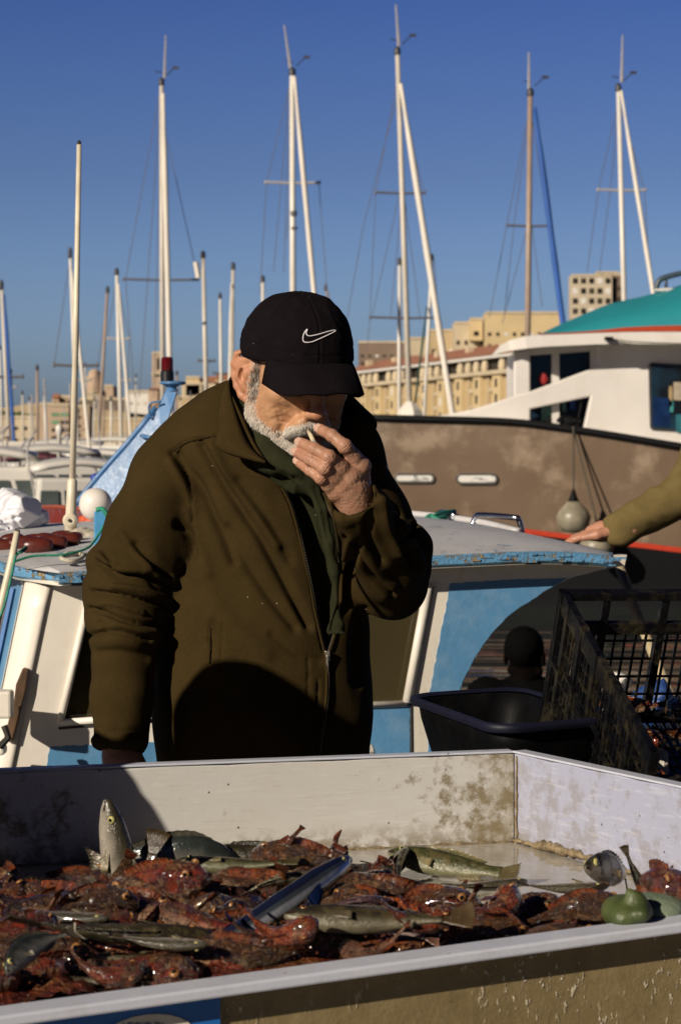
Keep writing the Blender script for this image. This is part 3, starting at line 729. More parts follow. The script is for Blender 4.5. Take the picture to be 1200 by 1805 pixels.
# blue post with rope
b1 = P(180, 985, 5.25); m = MB()
m.prism([P(166, 985, 5.25), P(193, 985, 5.25), P(195, 900, 5.25), P(166, 901, 5.25)], (0, .05, 0))
tag(obj('blue_post', m, simple('post_blue', (.05, .24, .46), .45, .15, 20, .0005), bevel=.003, org=b1), 'short square bright blue post on the cabin roof', 'post')
rope('green_rope', [P(170, 899, 5.2), P(180, 897, 5.2), P(188, 905, 5.2), P(194, 920, 5.2), P(190, 935, 5.2)], .0065, M_green, 'green rope end looped over the blue post')
rope('green_line', [P(196, 905, 5.27), P(168, 952, 5.2), P(150, 968, 5.15), P(110, 978, 5.1), P(60, 980, 5.08), P(25, 990, 5.05)], .003, M_green, 'thin green line lying along the front edge of the roof')
rope('green_knot', [P(785, 912, 6.25), P(770, 915, 6.2), P(758, 910, 6.22), P(750, 919, 6.2), P(765, 921, 6.18), P(748, 922, 6.15), P(775, 906, 6.3), P(800, 902, 6.4)], .008, M_green, 'green rope knotted at the chrome grab rail')
# plastic bag
def bagmesh(c, sx, sy, sz, seed, h=.004, facets=30):
    """crumpled cloth or film: a lump cut by many random planes, with ridges between them"""
    S = SDF((c.x - sx * 1.5, c.y - sy * 1.5, c.z - sz * 1.4), (c.x + sx * 1.5, c.y + sy * 1.5, c.z + sz * 1.7), h); rs = np.random.RandomState(int(seed * 10))
    S.ell(c, (sx * 1.12, sy * 1.1, sz * 1.1), k=0); S.ell(c + Vector((-sx * .4, 0, -sz * .25)), (sx * .85, sy * .95, sz * .8), k=.02); S.ell(c + Vector((sx * .5, 0, -sz * .2)), (sx * .6, sy * .9, sz * .9), k=.02)
    S.chain([c + Vector((sx * .3, -sy * .2, sz * .6)), c + Vector((sx * .45, -sy * .3, sz * 1.15))], [sx * .3, sx * .10], .01); S.chain([c + Vector((-sx * .5, 0, sz * .5)), c + Vector((-sx * .2, -sy * .1, sz * 1.05))], [sx * .28, sx * .12], .01)
    X, Y, Z = np.meshgrid(*S.ax, indexing='ij', sparse=True); x = (X - c.x) / sx; y = (Y - c.y) / sy; z = (Z - c.z) / sz; m_ = min(sx, sy, sz)
    for i in range(facets):
        n = rs.normal(0, 1, 3); n /= np.linalg.norm(n); p = (n[0] * x + n[1] * y + n[2] * z - rs.uniform(.78, 1.0)) * m_
        if i % 3 == 2: # sharp inward crease along a random plane
            w_ = np.abs(n[0] * x + n[1] * y + n[2] * z - rs.uniform(-.5, .5)); S.F = (S.F + .10 * m_ * np.exp(-(w_ / .07) ** 2)).astype(np.float32)
        else: S.F = np.maximum(S.F, p).astype(np.float32)
    V, Q = S.surf(); V = relax(V, Q, 1, .4); return V, Q
bc = P(20, 903, 5.95)
t = NT('white_film'); t.set(col=(.70, .69, .74), rough=.3, spec=.4, sss=.0); M_film = t.m
V, Q = bagmesh(bc, .094, .075, .066, 3., .0030, 44)
o = link('plastic_bag', npmesh('plastic_bag', V - np.array(bc), Q), M_film, smooth=True, fix=False, loc=bc); tag(o, 'crumpled white plastic bag standing on the cabin roof', 'bag')
# reddish brown net floats
M_float = simple('float_brown', (.085, .016, .010), .32, .35, 25, .0005)
fl = [(-14, 958, 18, 11), (22, 950, 16, 10), (80, 948, 14, 9), (108, 944, 15, 9), (8, 962, 18, 11), (36, 958, 22, 12), (66, 962, 20, 13), (58, 950, 16, 9), (92, 956, 20, 12), (118, 951, 18, 11), (130, 946, 12, 9)]
for i, (x, y, a, b_) in enumerate(fl):
    Y = 5.72 + .04 * (i % 2); m = MB(); L = a * 1.3 / F_PX * Y; r_ = b_ * 1.15 / F_PX * Y; c = rzat(x, y + b_ + 3) + Vector((0, 0, r_ * .95))
    ax = Vector((1, .1, .1 * (i % 2)))
    m.lathe(c, [(r_ * math.sin(R(k)) ** .6, -L * math.cos(R(k)) ) for k in range(0, 181, 15)], 16, ax)
    o = obj('net_float', m, M_float, smooth=True, org=c)
    tag(o, 'brown oval net float in the row in front of the plastic bag', 'net float', 'brown net floats on the cabin roof')
rope('coiled_rope', [P(110, 985, 5.1), P(118, 976, 5.12), P(140, 975, 5.15), P(146, 982, 5.12), P(128, 989, 5.08), P(108, 984, 5.09), P(125, 978, 5.14), P(158, 978, 5.2)], .0055, simple('rope_grey', (.42, .38, .31), .8, .3, 80, .001), 'grey rope coiled on the edge of the cabin roof')
# bamboo pole with green cord, leaning in front
bp = empty('boat_hook', P(-10, 1105, 4.8), 'weathered cream pole leaning against the cabin with a green cord', 'pole')
m = MB(); m.tube([P(31, 937, 4.85), P(22, 985, 4.84), P(-2, 1085, 4.82), P(-25, 1190, 4.8)], [.0065, .0085, .0085, .009], 9); obj('shaft', m, M_pole, bp, smooth=True)
m = MB(); m.tube([P(30.5, 940, 4.85), P(31.5, 934, 4.85)], .0062, 9); obj('tip', m, simple('tip_brown', (.05, .035, .02), .6), bp)
m = MB(); m.tube(bez([P(47, 965, 4.9), P(34, 974, 4.86), P(27, 985, 4.83), P(20, 1020, 4.82), P(8, 1068, 4.81), P(-5, 1100, 4.8)], 6), .0028, 6); m.tube(bez([P(46, 965, 4.88), P(40, 972, 4.86), P(33, 975, 4.84)], 4), .006, 6, flat=.4); obj('cord', m, M_green, bp, smooth=True)
# red box edge and orange fabric behind the bag: an open red boat beyond
M_redb = paint('red_boat_paint', (.17, .022, .012), (.02, .06, .16), .57, (.05, .02, .02), .4, 8)
rb = empty('red_dinghy', P(110, 960, 6.9), 'small red and blue wooden dinghy beyond the cabin roof behind the plastic bag', 'dinghy')
m = MB(); m.sheet([[P(x, y, Y) for x, y, Y in ((60, 899, 7.2), (100, 896, 6.95), (140, 899, 6.8), (175, 906, 6.75))], [P(x, y, Y) for x, y, Y in ((60, 1020, 7.2), (100, 1020, 6.97), (140, 1020, 6.84), (175, 1020, 6.8))]]); obj('side', m, M_redb, rb, solid=.03)
m = MB(); m.tube([P(60, 895, 7.2), P(100, 894, 6.95), P(140, 897, 6.8), P(175, 904, 6.75)], .009, 6); obj('gunwale', m, simple('rust_red', (.25, .06, .03), .5), rb)
V, Q = bagmesh(P(155, 922, 6.45), .04, .03, .026, 9., .004)
tag(link('orange_cloth', npmesh('orange_cloth', V - np.array(P(155, 922, 6.45)), Q), simple('orange_fabric', (.55, .09, .03), .7), smooth=True, fix=False, loc=P(155, 922, 6.45)), 'bright orange cloth tucked below the round white buoy', 'cloth')
V, Q = bagmesh(P(152, 948, 5.6), .045, .04, .03, 5., .004)
tag(link('pale_net', npmesh('pale_net', V - np.array(P(152, 948, 5.6)), Q), simple('net_cream', (.50, .45, .36), .9, .4, 60, .003), smooth=True, fix=False, loc=P(152, 948, 5.6)), 'heap of pale fishing net beside the foot of the white pole', 'fishing net')

# ------------------------------------------------------------------ second fishing boat: its tall blue stem rises behind the roof
M_stem = paint('stem_blue_paint', (.06, .17, .36), (.05, .10, .17), .70, (.05, .10, .18), .5, 9, .4)
pb = empty('blue_fishing_boat', (-.9, 8.2, -.35), 'light blue fishing boat with a tall raked stem post topped by a red lamp', 'fishing boat')
YS = 7.3
def PS(x, y, dy=0): return P(x, y, YS + dy)
m = MB(); L_ = [(291, 690), (277, 721), (253, 752), (225, 786), (192, 823), (164, 856), (130, 900), (110, 960)]; R_ = [(313, 692), (302, 728), (288, 765), (276, 800), (262, 830), (250, 860), (238, 900), (225, 960)]
rows = []
for (a, b) in zip(L_, R_):
    wdt = .04 + (b[0] - a[0]) * .0006
    rows.append([PS(a[0], a[1], 0), PS(a[0] + 3, a[1] - 1, -wdt * .55), PS(b[0] - 2, b[1], -wdt), PS(b[0], b[1], -wdt * .2), PS(b[0], b[1], wdt), PS(a[0], a[1], wdt), PS(a[0], a[1], 0)])
m.sheet(rows); m.add(rows[0][:-1], [tuple(range(6))]); obj('stem_post', m, M_stem, pb)
m = MB(); m.tube([PS(x - 2, y - 3, -.01) for x, y in L_[1:]], .010, 6); obj('stem_moulding', m, M_stem, pb, smooth=True)
m = MB(); m.tube(bez([PS(250, 768, -.05), PS(266, 771, -.08), PS(283, 767, -.06)], 4), .011, 6, flat=.6); obj('cleat', m, M_stem, pb, smooth=True)
m = MB(); m.lathe(PS(305, 677), [(.03, -.003), (.042, 0), (.042, .007), (.03, .009)], 20); m.lathe(PS(303, 690), [(.022, 0), (.014, .012), (.030, .024)], 12); obj('lamp_shelf', m, M_stem, pb, bevel=.001)
m = MB(); m.tube(bez([PS(284, 708, -.05), PS(270, 709, -.05), PS(263, 714, -.05), PS(263, 725, -.05), PS(267, 738, -.04)], 5), .0035, 6); obj('hook', m, M_stem, pb, smooth=True)
m = MB(); m.lathe(PS(295, 672), [(.0215, 0), (.0215, .03), (.019, .034)], 18); obj('lamp_base', m, simple('lamp_black', (.008, .008, .01), .4), pb, smooth=False)
t = NT('red_lens'); t.set(col=(.14, .004, .004), rough=.08, spec=.7, coat=.5); t.bump(t.wave(120, 0, dirn='Z'), .002)
m = MB(); m.lathe(PS(295, 654), [(.018, .0), (.0195, .004), (.0195, .036), (.017, .044), (.006, .046)], 18); obj('lamp', m, t.m, pb, smooth=True)
m = MB(); rows = []
for i in range(15):
    s = i / 14; x = -.75 - 2.6 * s * .35; y = 7.35 + 3.6 * s; wdt = .9 * math.sin(min(1, s * 1.6 + .03) * 1.57)
    rows.append([Vector((x + wdt * k, y + .3 * wdt * k, zz)) for k, zz in ((-1, .75 - .2 * s), (-.9, .1), (-.4, -.45), (0, -.55), (.4, -.45), (.9, .1), (1, .75 - .2 * s))])
m.sheet(rows); obj('hull', m, M_stem, pb, smooth=True, solid=.03)
# wheelhouse chimney pieces glimpsed over the shoulder
fn = empty('funnel', P(347, 740, 11), 'short ochre funnel with a black cap seen over the shoulder of the man', 'funnel')
m = MB(); m.lathe(P(347, 800, 11), [(.028, 0), (.028, .21), (.026, .22)], 16); obj('stack', m, simple('ochre_paint', (.40, .21, .05), .5), fn, smooth=True)
m = MB(); m.lathe(P(347, 726, 11), [(.03, -.01), (.034, 0), (.034, .028), (.028, .034)], 16); obj('cap', m, M_seam, fn, smooth=True)
#@@ d_back
# ================================================================== harbour water
t = NT('harbour_water'); t.set(col=(.018, .026, .024), rough=.03, spec=.5)
w1 = t.noise(1., 2, vec=t.coord((.20, 1.25, 1))); w2 = t.noise(3.4, 2, vec=t.coord((.22, 1.1, 1)))
t.bump(w1, .13, 1.0); t.bump(w2, .014, 1.0)
m = MB(); m.add([(-900, 4.36, -.35), (900, 4.36, -.35), (900, 900, -.35), (-900, 900, -.35)], [(0, 1, 2, 3)]); tag(obj('water', m, t.m), kind='structure')
m = MB(); m.add([(-1500, -900, -1.7), (1500, -900, -1.7), (1500, 2500, -1.7), (-1500, 2500, -1.7)], [(0, 1, 2, 3)]); tag(obj('sea_bed', m, simple('bed', (.05, .05, .04), .9, .1, .1)), kind='structure')

# ================================================================== big tan boat
t = NT('tan_hull'); n = t.noise(.9, 4, rough=.6); n2 = t.noise(2.4, 5, rough=.7)
c = t.mix(t.ramp(n, [(.3, 0.), (.7, 1.)]), (.120, .078, .047), (.165, .112, .075))
c = t.mix(t.math('MULTIPLY', t.ramp(t.math('MULTIPLY', n2, t.ramp(t.noise(1.1, 2, vec=t.coord(loc=(9, 2, 1))), [(.35, .4), (.7, 1.2)])), [(.46, 0.), (.66, .75)]), .8), c, (.34, .26, .18))
c = t.mix(t.math('MULTIPLY', t.ramp(t.noise(4, 3, vec=t.coord((1, 1, .2))), [(.5, 0.), (.7, 1.)]), .25), c, (.16, .11, .08))
t.set(col=c, rough=.4); t.bump(n2, .006); M_tan = t.m
M_bwhite = paint('boat_white', (.66, .62, .58), (.40, .36, .30), .74, (.34, .26, .17), .16, 1.2, .35, .002); M_bblack = simple('boat_black', (.004, .004, .005), .6, spec=.15)
M_teal = NT('teal_canvas'); M_teal.set(col=M_teal.mix(M_teal.noise(1.5, 3), (.012, .19, .235), (.02, .26, .29)), rough=.55); M_teal = M_teal.m
M_dglass = NT('cabin_glass'); M_dglass.set(col=M_dglass.mix(M_dglass.ramp(M_dglass.noise(1.2, 3), [(.45, 0.), (.6, 1.)]), (.008, .010, .012), (.012, .035, .06)), rough=.04, spec=.55); M_dglass = M_dglass.m
tb = empty('tour_boat', P(1000, 1071, 27), 'big tan hulled motor boat with white superstructure and teal roof', 'boat')
def HY(px): # distance of the hull side along its length
    return 27.0 - (px - 900) * .0012 if px > 700 else 27.24 + ((700 - px) / 200) ** 2 * 1.6
topl = [(505, 733), (560, 734), (640, 735), (760, 738), (880, 741), (920, 744), (960, 749), (1010, 756), (1060, 763), (1200, 786), (1360, 812), (1700, 868)]
def ytop(px):
    for (a, b), (c, d) in zip(topl[:-1], topl[1:]):
        if px <= c: return b + (d - b) * (px - a) / (c - a)
    return topl[-1][1]
def yred(px): return 893 + (px - 600) * .1205
def hullstrip(f0, f1, mat, name, off=0, n=5, step=30):
    m = MB(); rows = []
    for k in range(n + 1):
        r = []
        for px in range(505, 1700, step):
            y = f0(px) + (f1(px) - f0(px)) * k / n; Y = HY(px) - off; flare = .25 * max(0, min(1, (y - 760) / 300)) ** 1.2; r.append(P(px, y, Y + flare))
        rows.append(r)
    m.sheet(rows); return obj(name, m, mat, tb, smooth=True)
hullstrip(ytop, yred, M_tan, 'hull')
hullstrip(yred, lambda p: yred(p) + 9, simple('boot_red', (.42, .035, .012), .4), 'boot_stripe', .012, 1)
hullstrip(lambda p: yred(p) + 8.8, lambda p: 1100, M_bblack, 'lower_hull')
m = MB(); m.tube([P(px, ytop(px) + 1, HY(px) - .03) for px in range(505, 1700, 30)], .042, 8); obj('rubbing_strake', m, M_bblack, tb, smooth=True)
m = MB(); m.sheet([[P(px, ytop(px) - 1, HY(px)) for px in range(505, 1700, 30)], [P(px, ytop(px) - 1, HY(px)) + Vector((0, 4.5, -.0)) for px in range(505, 1700, 30)]]); obj('deck', m, M_bwhite, tb)
YB = 27.35
def slab(name, poly, Y, dep, mat, parent=None, **k):
    m = MB(); m.prism([P(x, y, Y) for x, y in poly], (0, dep, 0)); return obj(name, m, mat, parent or tb, **k)
slab('bulwark', [(740, 737), (785, 731), (830, 722), (905, 700), (960, 690), (960, 752), (880, 742)], YB + 1.6, .1, M_bwhite)
slab('cabin_side', [(790, 737), (905, 698), (934, 690), (985, 671), (1041, 650), (1053, 640), (1053, 606), (1400, 590), (1700, 590), (1700, 875), (1360, 815), (1200, 788), (1060, 765), (1027, 759), (1040, 699), (934, 721), (934, 746), (880, 743)], YB, .12, M_bwhite, bevel=.02)
slab('cabin_side', [(934, 744), (1030, 757), (1027, 762), (934, 750)], YB, .12, M_bwhite)
slab('cabin_post', [(905, 622), (934, 618), (934, 692), (905, 700)], YB + .02, 1.2, M_bwhite, bevel=.02)
slab('cabin_post', [(972, 612), (985, 611), (985, 750), (972, 748)], YB + .15, .08, M_bwhite)
slab('cabin_post', [(1040, 605), (1054, 604), (1054, 650), (1040, 652)], YB + .06, .08, M_bwhite)
slab('cabin_head', [(905, 606), (1053, 600), (1053, 618), (905, 628)], YB + .05, .12, M_bwhite)
slab('window_pane', [(926, 622), (975, 622), (975, 700), (926, 700)], YB + .3, .02, M_dglass)
slab('window_pane', [(980, 612), (1044, 612), (1044, 690), (980, 690)], YB + .3, .02, M_dglass)
slab('lower_pane', [(926, 696), (1044, 690), (1044, 762), (926, 760)], YB + .5, .02, M_dglass)
slab('green_locker', [(954, 700), (972, 700), (972, 742), (954, 742)], YB + .38, .06, simple('mint', (.16, .36, .30), .5))
slab('green_locker', [(990, 700), (997, 700), (997, 726), (990, 726)], YB + .38, .06, simple('mint_dark', (.10, .25, .21), .5))
slab('blue_jacket', [(1003, 704), (1013, 703), (1014, 722), (1003, 722)], YB + .38, .06, simple('deep_blue', (.01, .05, .25), .6), bevel=.01)
V, Q = bagmesh(P(957, 668, YB + .22), .07, .03, .07, 1., .01); addmesh('red_life_jacket', V, Q, simple('jacket_red', (.25, .008, .01), .6), tb)
for (x, y, s_) in ((985, 738, .12), (1000, 741, .10), (1015, 742, .08), (970, 741, .08)):
    V, Q = bagmesh(P(x, y, YB + .2), s_, .06, s_ * .6, x, .012); addmesh('dark_gear', V, Q, M_bblack, tb)
# big side window: frame, pane and what shows inside
def rpoly(x0, y0, x1, y1, r, skew=0): return [(cx + r * math.cos(R(a)) + skew * ((cy - y0) / (y1 - y0)), cy + r * math.sin(R(a)) + (cx - x0) * .06) for (cx, cy, a0) in ((x1 - r, y1 - r, 0), (x0 + r, y1 - r, 90), (x0 + r, y0 + r, 180), (x1 - r, y0 + r, 270)) for a in (a0, a0 + 30, a0 + 60, a0 + 90)]
slab('window_frame', rpoly(1142, 639, 1262, 758, 7, 3), YB - .02, .03, simple('rubber', (.03, .03, .035), .5))
slab('window_pane', rpoly(1146, 643, 1258, 754, 6, 3), YB - .028, .02, M_dglass)
for (a, b, c, d, mm) in ((1178, 680, 1184, 716, (.30, .22, .12)), (1186, 673, 1215, 705, (.32, .27, .20)), (1150, 700, 1180, 750, (.006, .02, .07)), (1178, 706, 1186, 726, (.05, .22, .22)), (1190, 730, 1230, 762, (.03, .13, .16))):
    slab('window_view', rpoly(a, b, c, d, 2), YB - .031, .003, simple('seen_through', mm, .2, .4, 8))
# roof
def roofslab(name, top, bot, Y, dep, mat):
    m = MB(); rows = []
    for k, (f, dy) in enumerate(((bot, 0.), (top, 0.), (top, dep), (bot, dep))): rows.append([P(x, y, Y + dy + (.0 if x > 900 else .3)) for x, y in f])
    m.sheet(rows + [rows[0]]); m.add([r[0] for r in rows], [(0, 1, 2, 3)]); return obj(name, m, mat, tb, smooth=False)
tl_ = [(868, 624), (880, 610), (897, 600), (925, 593), (953, 589), (1030, 585), (1110, 583), (1200, 583), (1700, 590)]
bl_ = [(868, 626), (882, 622), (900, 618), (928, 614), (960, 611), (1047, 607), (1110, 606), (1200, 607), (1700, 612)]
roofslab('roof_fascia', tl_, bl_, YB - .45, 3.2, M_bwhite)
roofslab('red_band', [(950, 588.5), (1000, 586), (1047, 583), (1100, 577), (1150, 574.5), (1200, 573.5), (1700, 572)], [(950, 589.5), (1000, 588), (1047, 586), (1100, 584.5), (1150, 584), (1200, 584), (1700, 591)], YB - .46, 3.1, simple('band_red', (.40, .05, .015), .45))
m = MB(); rows = []
prof = [(953, 588), (975, 577), (1002, 565), (1030, 553), (1058, 541), (1080, 534), (1101, 529), (1130, 523), (1158, 515), (1200, 502), (1320, 470), (1700, 452)]
prof0 = [(953, 588.5), (975, 587.5), (1002, 586.5), (1030, 585), (1058, 582), (1080, 580), (1101, 577.5), (1130, 575.5), (1158, 574.5), (1200, 573.5), (1320, 572.5), (1700, 571)]
for k in range(7):
    a = k / 6 * math.pi / 2; rows.append([P(x, yb + (yt - yb) * math.sin(a), YB - .4 + 1.7 * (1 - math.cos(a))) for (x, yt), (_, yb) in zip(prof, prof0)])
for k in range(1, 4): rows.append([r + Vector((0, 1.2 * k / 3, -.25 * k * k / 9)) for r in rows[6]])
m.sheet(rows); obj('roof', m, M_teal, tb, smooth=True)
m = MB(); m.tube(bez([P(1155, 512, YB + .9), P(1160, 496, YB + .9), P(1175, 488, YB + .9), P(1215, 480, YB + .9), P(1300, 476, YB + .9)], 5), .035, 8); m.tube([P(1173, 510, YB + .9), P(1173, 489, YB + .9)], .02, 6); obj('roof_rail', m, simple('dark_tube', (.04, .06, .08), .4), tb, smooth=True)
V, Q = bagmesh(P(1170, 512, YB + .85), .16, .06, .03, 4., .012); addmesh('white_folds', V, Q, M_bwhite, tb)
m = MB(); q = P(1072, 597, YB - .5); m.box(q.x - .05, q.x + .05, q.y - .05, q.y + .02, q.z - .022, q.z + .022); obj('roof_lamp', m, M_bblack, tb, bevel=.005)
m = MB(); m.tube(bez([P(1080, 598, YB - .5), P(1120, 603, YB - .5), P(1210, 606, YB - .5)], 5), .009, 5); obj('cable', m, simple('cable_grey', (.16, .15, .12), .6), tb)
# portholes
M_port = NT('porthole_glass'); M_port.set(col=M_port.mix(M_port.ramp(M_port.noise(7, 3, vec=M_port.coord((1, 1, 2.5))), [(.52, 0.), (.64, 1.)]), (.62, .60, .56), (.10, .10, .11)), rough=.15); M_port = M_port.m
for (x, y, wd, hh) in ((730, 843, 36, 9), (840, 844, 37, 10)):
    def st_(a, b, off): return [P(x + s * (a - b) + b * math.cos(R(t_)), y + b * math.sin(R(t_)), HY(x + s * (a - b) + b * math.cos(R(t_))) + .065 - off) for s, a0 in ((1, -90), (-1, 90)) for t_ in range(a0, a0 + 181, 20)]
    m = MB(); m.prism(st_(wd, hh, .03), (0, .1, 0)); o = obj('porthole', m, simple('port_frame', (.035, .032, .028), .35), tb, bevel=.008)
    m = MB(); m.tube(st_(wd - 1.5, hh - 1.5, .032), .012, 6, closed=True); obj('rim', m, simple('port_rim', (.35, .33, .30), .25, metal=.8), o)
    m = MB(); m.prism(st_(wd - 4, hh - 4, .036), (0, .02, 0)); obj('pane', m, M_port, o)
# fenders hanging on the hull
M_fend = simple('fender_beige', (.22, .195, .14), .4, .25, 9)
def fender(x, y, rx, h, label, Y, ropex):
    f = empty('fender', P(x, y + h * .5, Y), label, 'fender')
    s = Y / F_PX; m = MB(); m.lathe(P(x, y, Y), [(0.2 * rx * s, -.48 * h * s), (.62 * rx * s, -.44 * h * s), (.9 * rx * s, -.28 * h * s), (rx * s, -.05 * h * s), (.86 * rx * s, .10 * h * s), (.56 * rx * s, .26 * h * s), (.30 * rx * s, .38 * h * s)], 18); obj('body', m, M_fend, f, smooth=True)
    m = MB(); m.lathe(P(x, y, Y), [(.36 * rx * s, .34 * h * s), (.22 * rx * s, .48 * h * s), (.1 * rx * s, .66 * h * s), (.04 * rx * s, .70 * h * s)], 14); obj('top', m, M_bblack, f, smooth=True)
    m = MB(); m.tube([P(x, y - .68 * h, Y), P(ropex, 752, HY(1010) - .06)], .011, 6); obj('rope', m, simple('rope_dark', (.06, .05, .035), .8), f)
fender(1010, 908, 31, 66, 'tan pear shaped fender with a black top hanging on the tan hull', HY(1010) - .4, 1010)
fender(1051, 958, 31, 56, 'tan fender mostly hidden behind the hand resting on the roof', HY(1051) - .3, 1009)

# ================================================================== town on the far shore
M_stone = simple('town_stone', (.44, .33, .19), .85, .16, .12); M_stone2 = simple('town_stone_pale', (.50, .41, .28), .85, .14, .15); M_stone3 = simple('town_pink_stone', (.42, .31, .22), .9, .15, .2)
M_cream = simple('town_cream', (.55, .42, .23), .85, .1, .12); M_win = simple('town_window', (.022, .018, .014), .35, .6, .15); M_loggia = simple('town_loggia', (.030, .022, .015), .8, .6, .2)
M_tile = simple('roof_tiles', (.36, .155, .085), .85, .25, .3); M_grn = simple('green_blind', (.12, .25, .13), .8, .3, .3); M_hill = simple('dry_hill', (.36, .28, .17), .95, .25, .03)
M_whitewall = simple('town_white', (.64, .61, .56), .8, .06, .3)
def BP(px, Y, z): return Vector(((px - CX) / F_PX * Y, Y, z))
def zof(py, Y): return CAMZ - (py - HZ) / F_PX * Y
def facade_frame(x0, Y0, x1, Y1):
    a = BP(x0, Y0, 0); b = BP(x1, Y1, 0); u = (b - a); L = u.length; u = u / L; n = Vector((u.y, -u.x, 0)); return a, u, n, L
# long housing block with pillars and a red tiled roof
bl = empty('apartment_block', BP(800, 430, -1), 'long honey coloured apartment block with pillars and red tiled roof behind the tan boat', 'building')
a, u, n, L = facade_frame(585, 490, 1010, 352); HT = 14.4; FZ = 1.0
m = MB(); m.obox(a - n * 12 + Vector((0, 0, -1)), u * L, n * 12, Vector((0, 0, HT + 1))); obj('wall', m, M_cream, bl)
bays = 14; bw = L / bays; fh = 2.65
for k in range(bays):
    s = k * bw
    m = MB(); m.obox(a + u * (s + bw * .58) + n * .05, u * (bw * .40), n * 1.1, Vector((0, 0, HT))); obj('pillar', m, M_cream, bl)
    m = MB(); m.obox(a + u * (s + bw * .10) + n * .02, u * (bw * .13), n * .6, Vector((0, 0, HT))); obj('pillar', m, M_stone, bl)
m = MB()
for k in range(bays):
    for f in range(5): s = k * bw; m.obox(a + u * (s + bw * .28) + n * .03 + Vector((0, 0, FZ + f * fh)), u * (bw * .26), n * .02, Vector((0, 0, 1.75)))
o = obj('loggias', m, M_loggia, bl); o['kind'] = 'stuff'  # flat dark panels; shade of the recesses is put into their colour
for k in range(bays):
    for f in range(5):
        s = k * bw; m = MB(); m.obox(a + u * (s + bw * .72) + n * 1.16 + Vector((0, 0, FZ + .3 + f * fh)), u * (bw * .11), n * .03, Vector((0, 0, 1.45)))
        if (k * 5 + f) % 7 == 3: mt_ = M_whitewall
        else: mt_ = M_win
        obj('window', m, mt_, bl)
m = MB()
for k in range(bays):
    for f in range(5): s = k * bw; m.obox(a + u * (s + bw * .27) + n * .06 + Vector((0, 0, FZ + f * fh - .35)), u * (bw * .28), n * .7, Vector((0, 0, .62 if (k + f) % 3 else .35)))
o = obj('balconies', m, M_stone2, bl); o['kind'] = 'stuff'
m = MB(); m.obox(a - n * 11 + Vector((0, 0, HT)), u * L, n * 9.8, Vector((0, 0, 2.6))); obj('attic', m, M_loggia, bl)  # solid box, coloured near-black for the shaded top-storey recess
for k in range(32):
    s = (k + .5) * L / 32
    if k % 5 == 3: continue
    m = MB(); c = a + u * s - n * .2 + Vector((0, 0, HT)); m.lathe(c, [(.35, 0), (.65, .5), (.75, 1.1), (.6, 1.9), (.35, 2.3)], 8); obj('awning_urn', m, M_stone2, bl, smooth=True)
m = MB(); m.obox(a + n * .0 + Vector((0, 0, HT - .35)), u * L, n * 1.6, Vector((0, 0, .7))); obj('parapet', m, M_stone2, bl)
m = MB(); m.obox(a + n * .3 + Vector((0, 0, HT + 2.6)), u * L, -n * 1, Vector((0, 0, .55))); obj('cornice', m, M_whitewall, bl)
m = MB(); p0 = a + n * .5 + Vector((0, 0, HT + 3.15)); m.prism([p0, p0 - n * 12 + Vector((0, 0, 3.2)), p0 - n * 14 + Vector((0, 0, 0))], u * L); obj('roof', m, M_tile, bl)
for k in range(9):
    m = MB(); c = a + u * ((k + .6) * L / 9) - n * (6 + k % 3) + Vector((0, 0, HT + 4.2)); m.obox(c, u * 1.4, n * 1.2, Vector((0, 0, 1.6))); obj('chimney', m, M_stone2, bl)
def house(name, label, x0, x1, ytop, Y, mat=None, dep=12, floors=3, cols=4, ybot=800, win=M_win, wfrac=.45, hfrac=.5, side=None, skew=0, roof=None, group=None, cat='building', top_margin=.12, grp=None):
    b = empty(name, BP((x0 + x1) / 2, Y, zof(ybot, Y)), label, cat, group)
    za, zb = zof(ybot, Y), zof(ytop, Y); p = BP(x0, Y, za); q = BP(x1, Y + skew, za); u = q - p; L = u.length; u.normalize(); n = Vector((u.y, -u.x, 0))
    m = MB(); m.obox(p, u * L, -n * dep, Vector((0, 0, zb - za))); obj('wall', m, mat or M_stone, b)
    H = (zb - za) * (1 - top_margin); fw = L / max(cols, 1); fh_ = H / max(floors, 1)
    for i in range(cols):
        for j in range(floors):
            m = MB(); m.obox(p + u * (fw * (i + .5 - wfrac / 2)) + n * .03 + Vector((0, 0, fh_ * (j + .3))), u * fw * wfrac, n * .06, Vector((0, 0, fh_ * hfrac)))
            obj('window', m, win if not isinstance(win, list) else win[(i * 7 + j * 3) % len(win)], b)
    if roof is not None:
        m = MB(); p0 = p + n * .4 + Vector((0, 0, zb - za)); m.prism([p0, p0 - n * dep * .5 + Vector((0, 0, roof)), p0 - n * (dep + .4)], u * L); obj('roof', m, M_tile, b)
    else:
        m = MB(); m.obox(p + n * .25 + Vector((0, 0, zb - za - .3)), u * L, -n * .6, Vector((0, 0, .6))); obj('cornice', m, M_stone2, b)
    return b
house('tower_block', 'tall pale tower block with a grid of windows above the teal roof', 1006, 1078, 485, 700, simple('tower_pale', (.50, .42, .31), .85, .1, .1), 8, 7, 5, 612, [M_win, M_loggia, M_win, M_whitewall], .62, .55, top_margin=.02)
house('stair_tower', 'narrow dark brown stair tower joined to the tall tower block', 1079, 1103, 484, 702, simple('tower_brown', (.16, .11, .08), .85, .1, .1), 8, 6, 1, 612, M_loggia, .3, .4)
house('tower_penthouse', 'small flat rooftop room on the tall tower block', 1050, 1090, 480, 705, M_stone2, 4, 1, 2, 487, M_win, .3, .5)
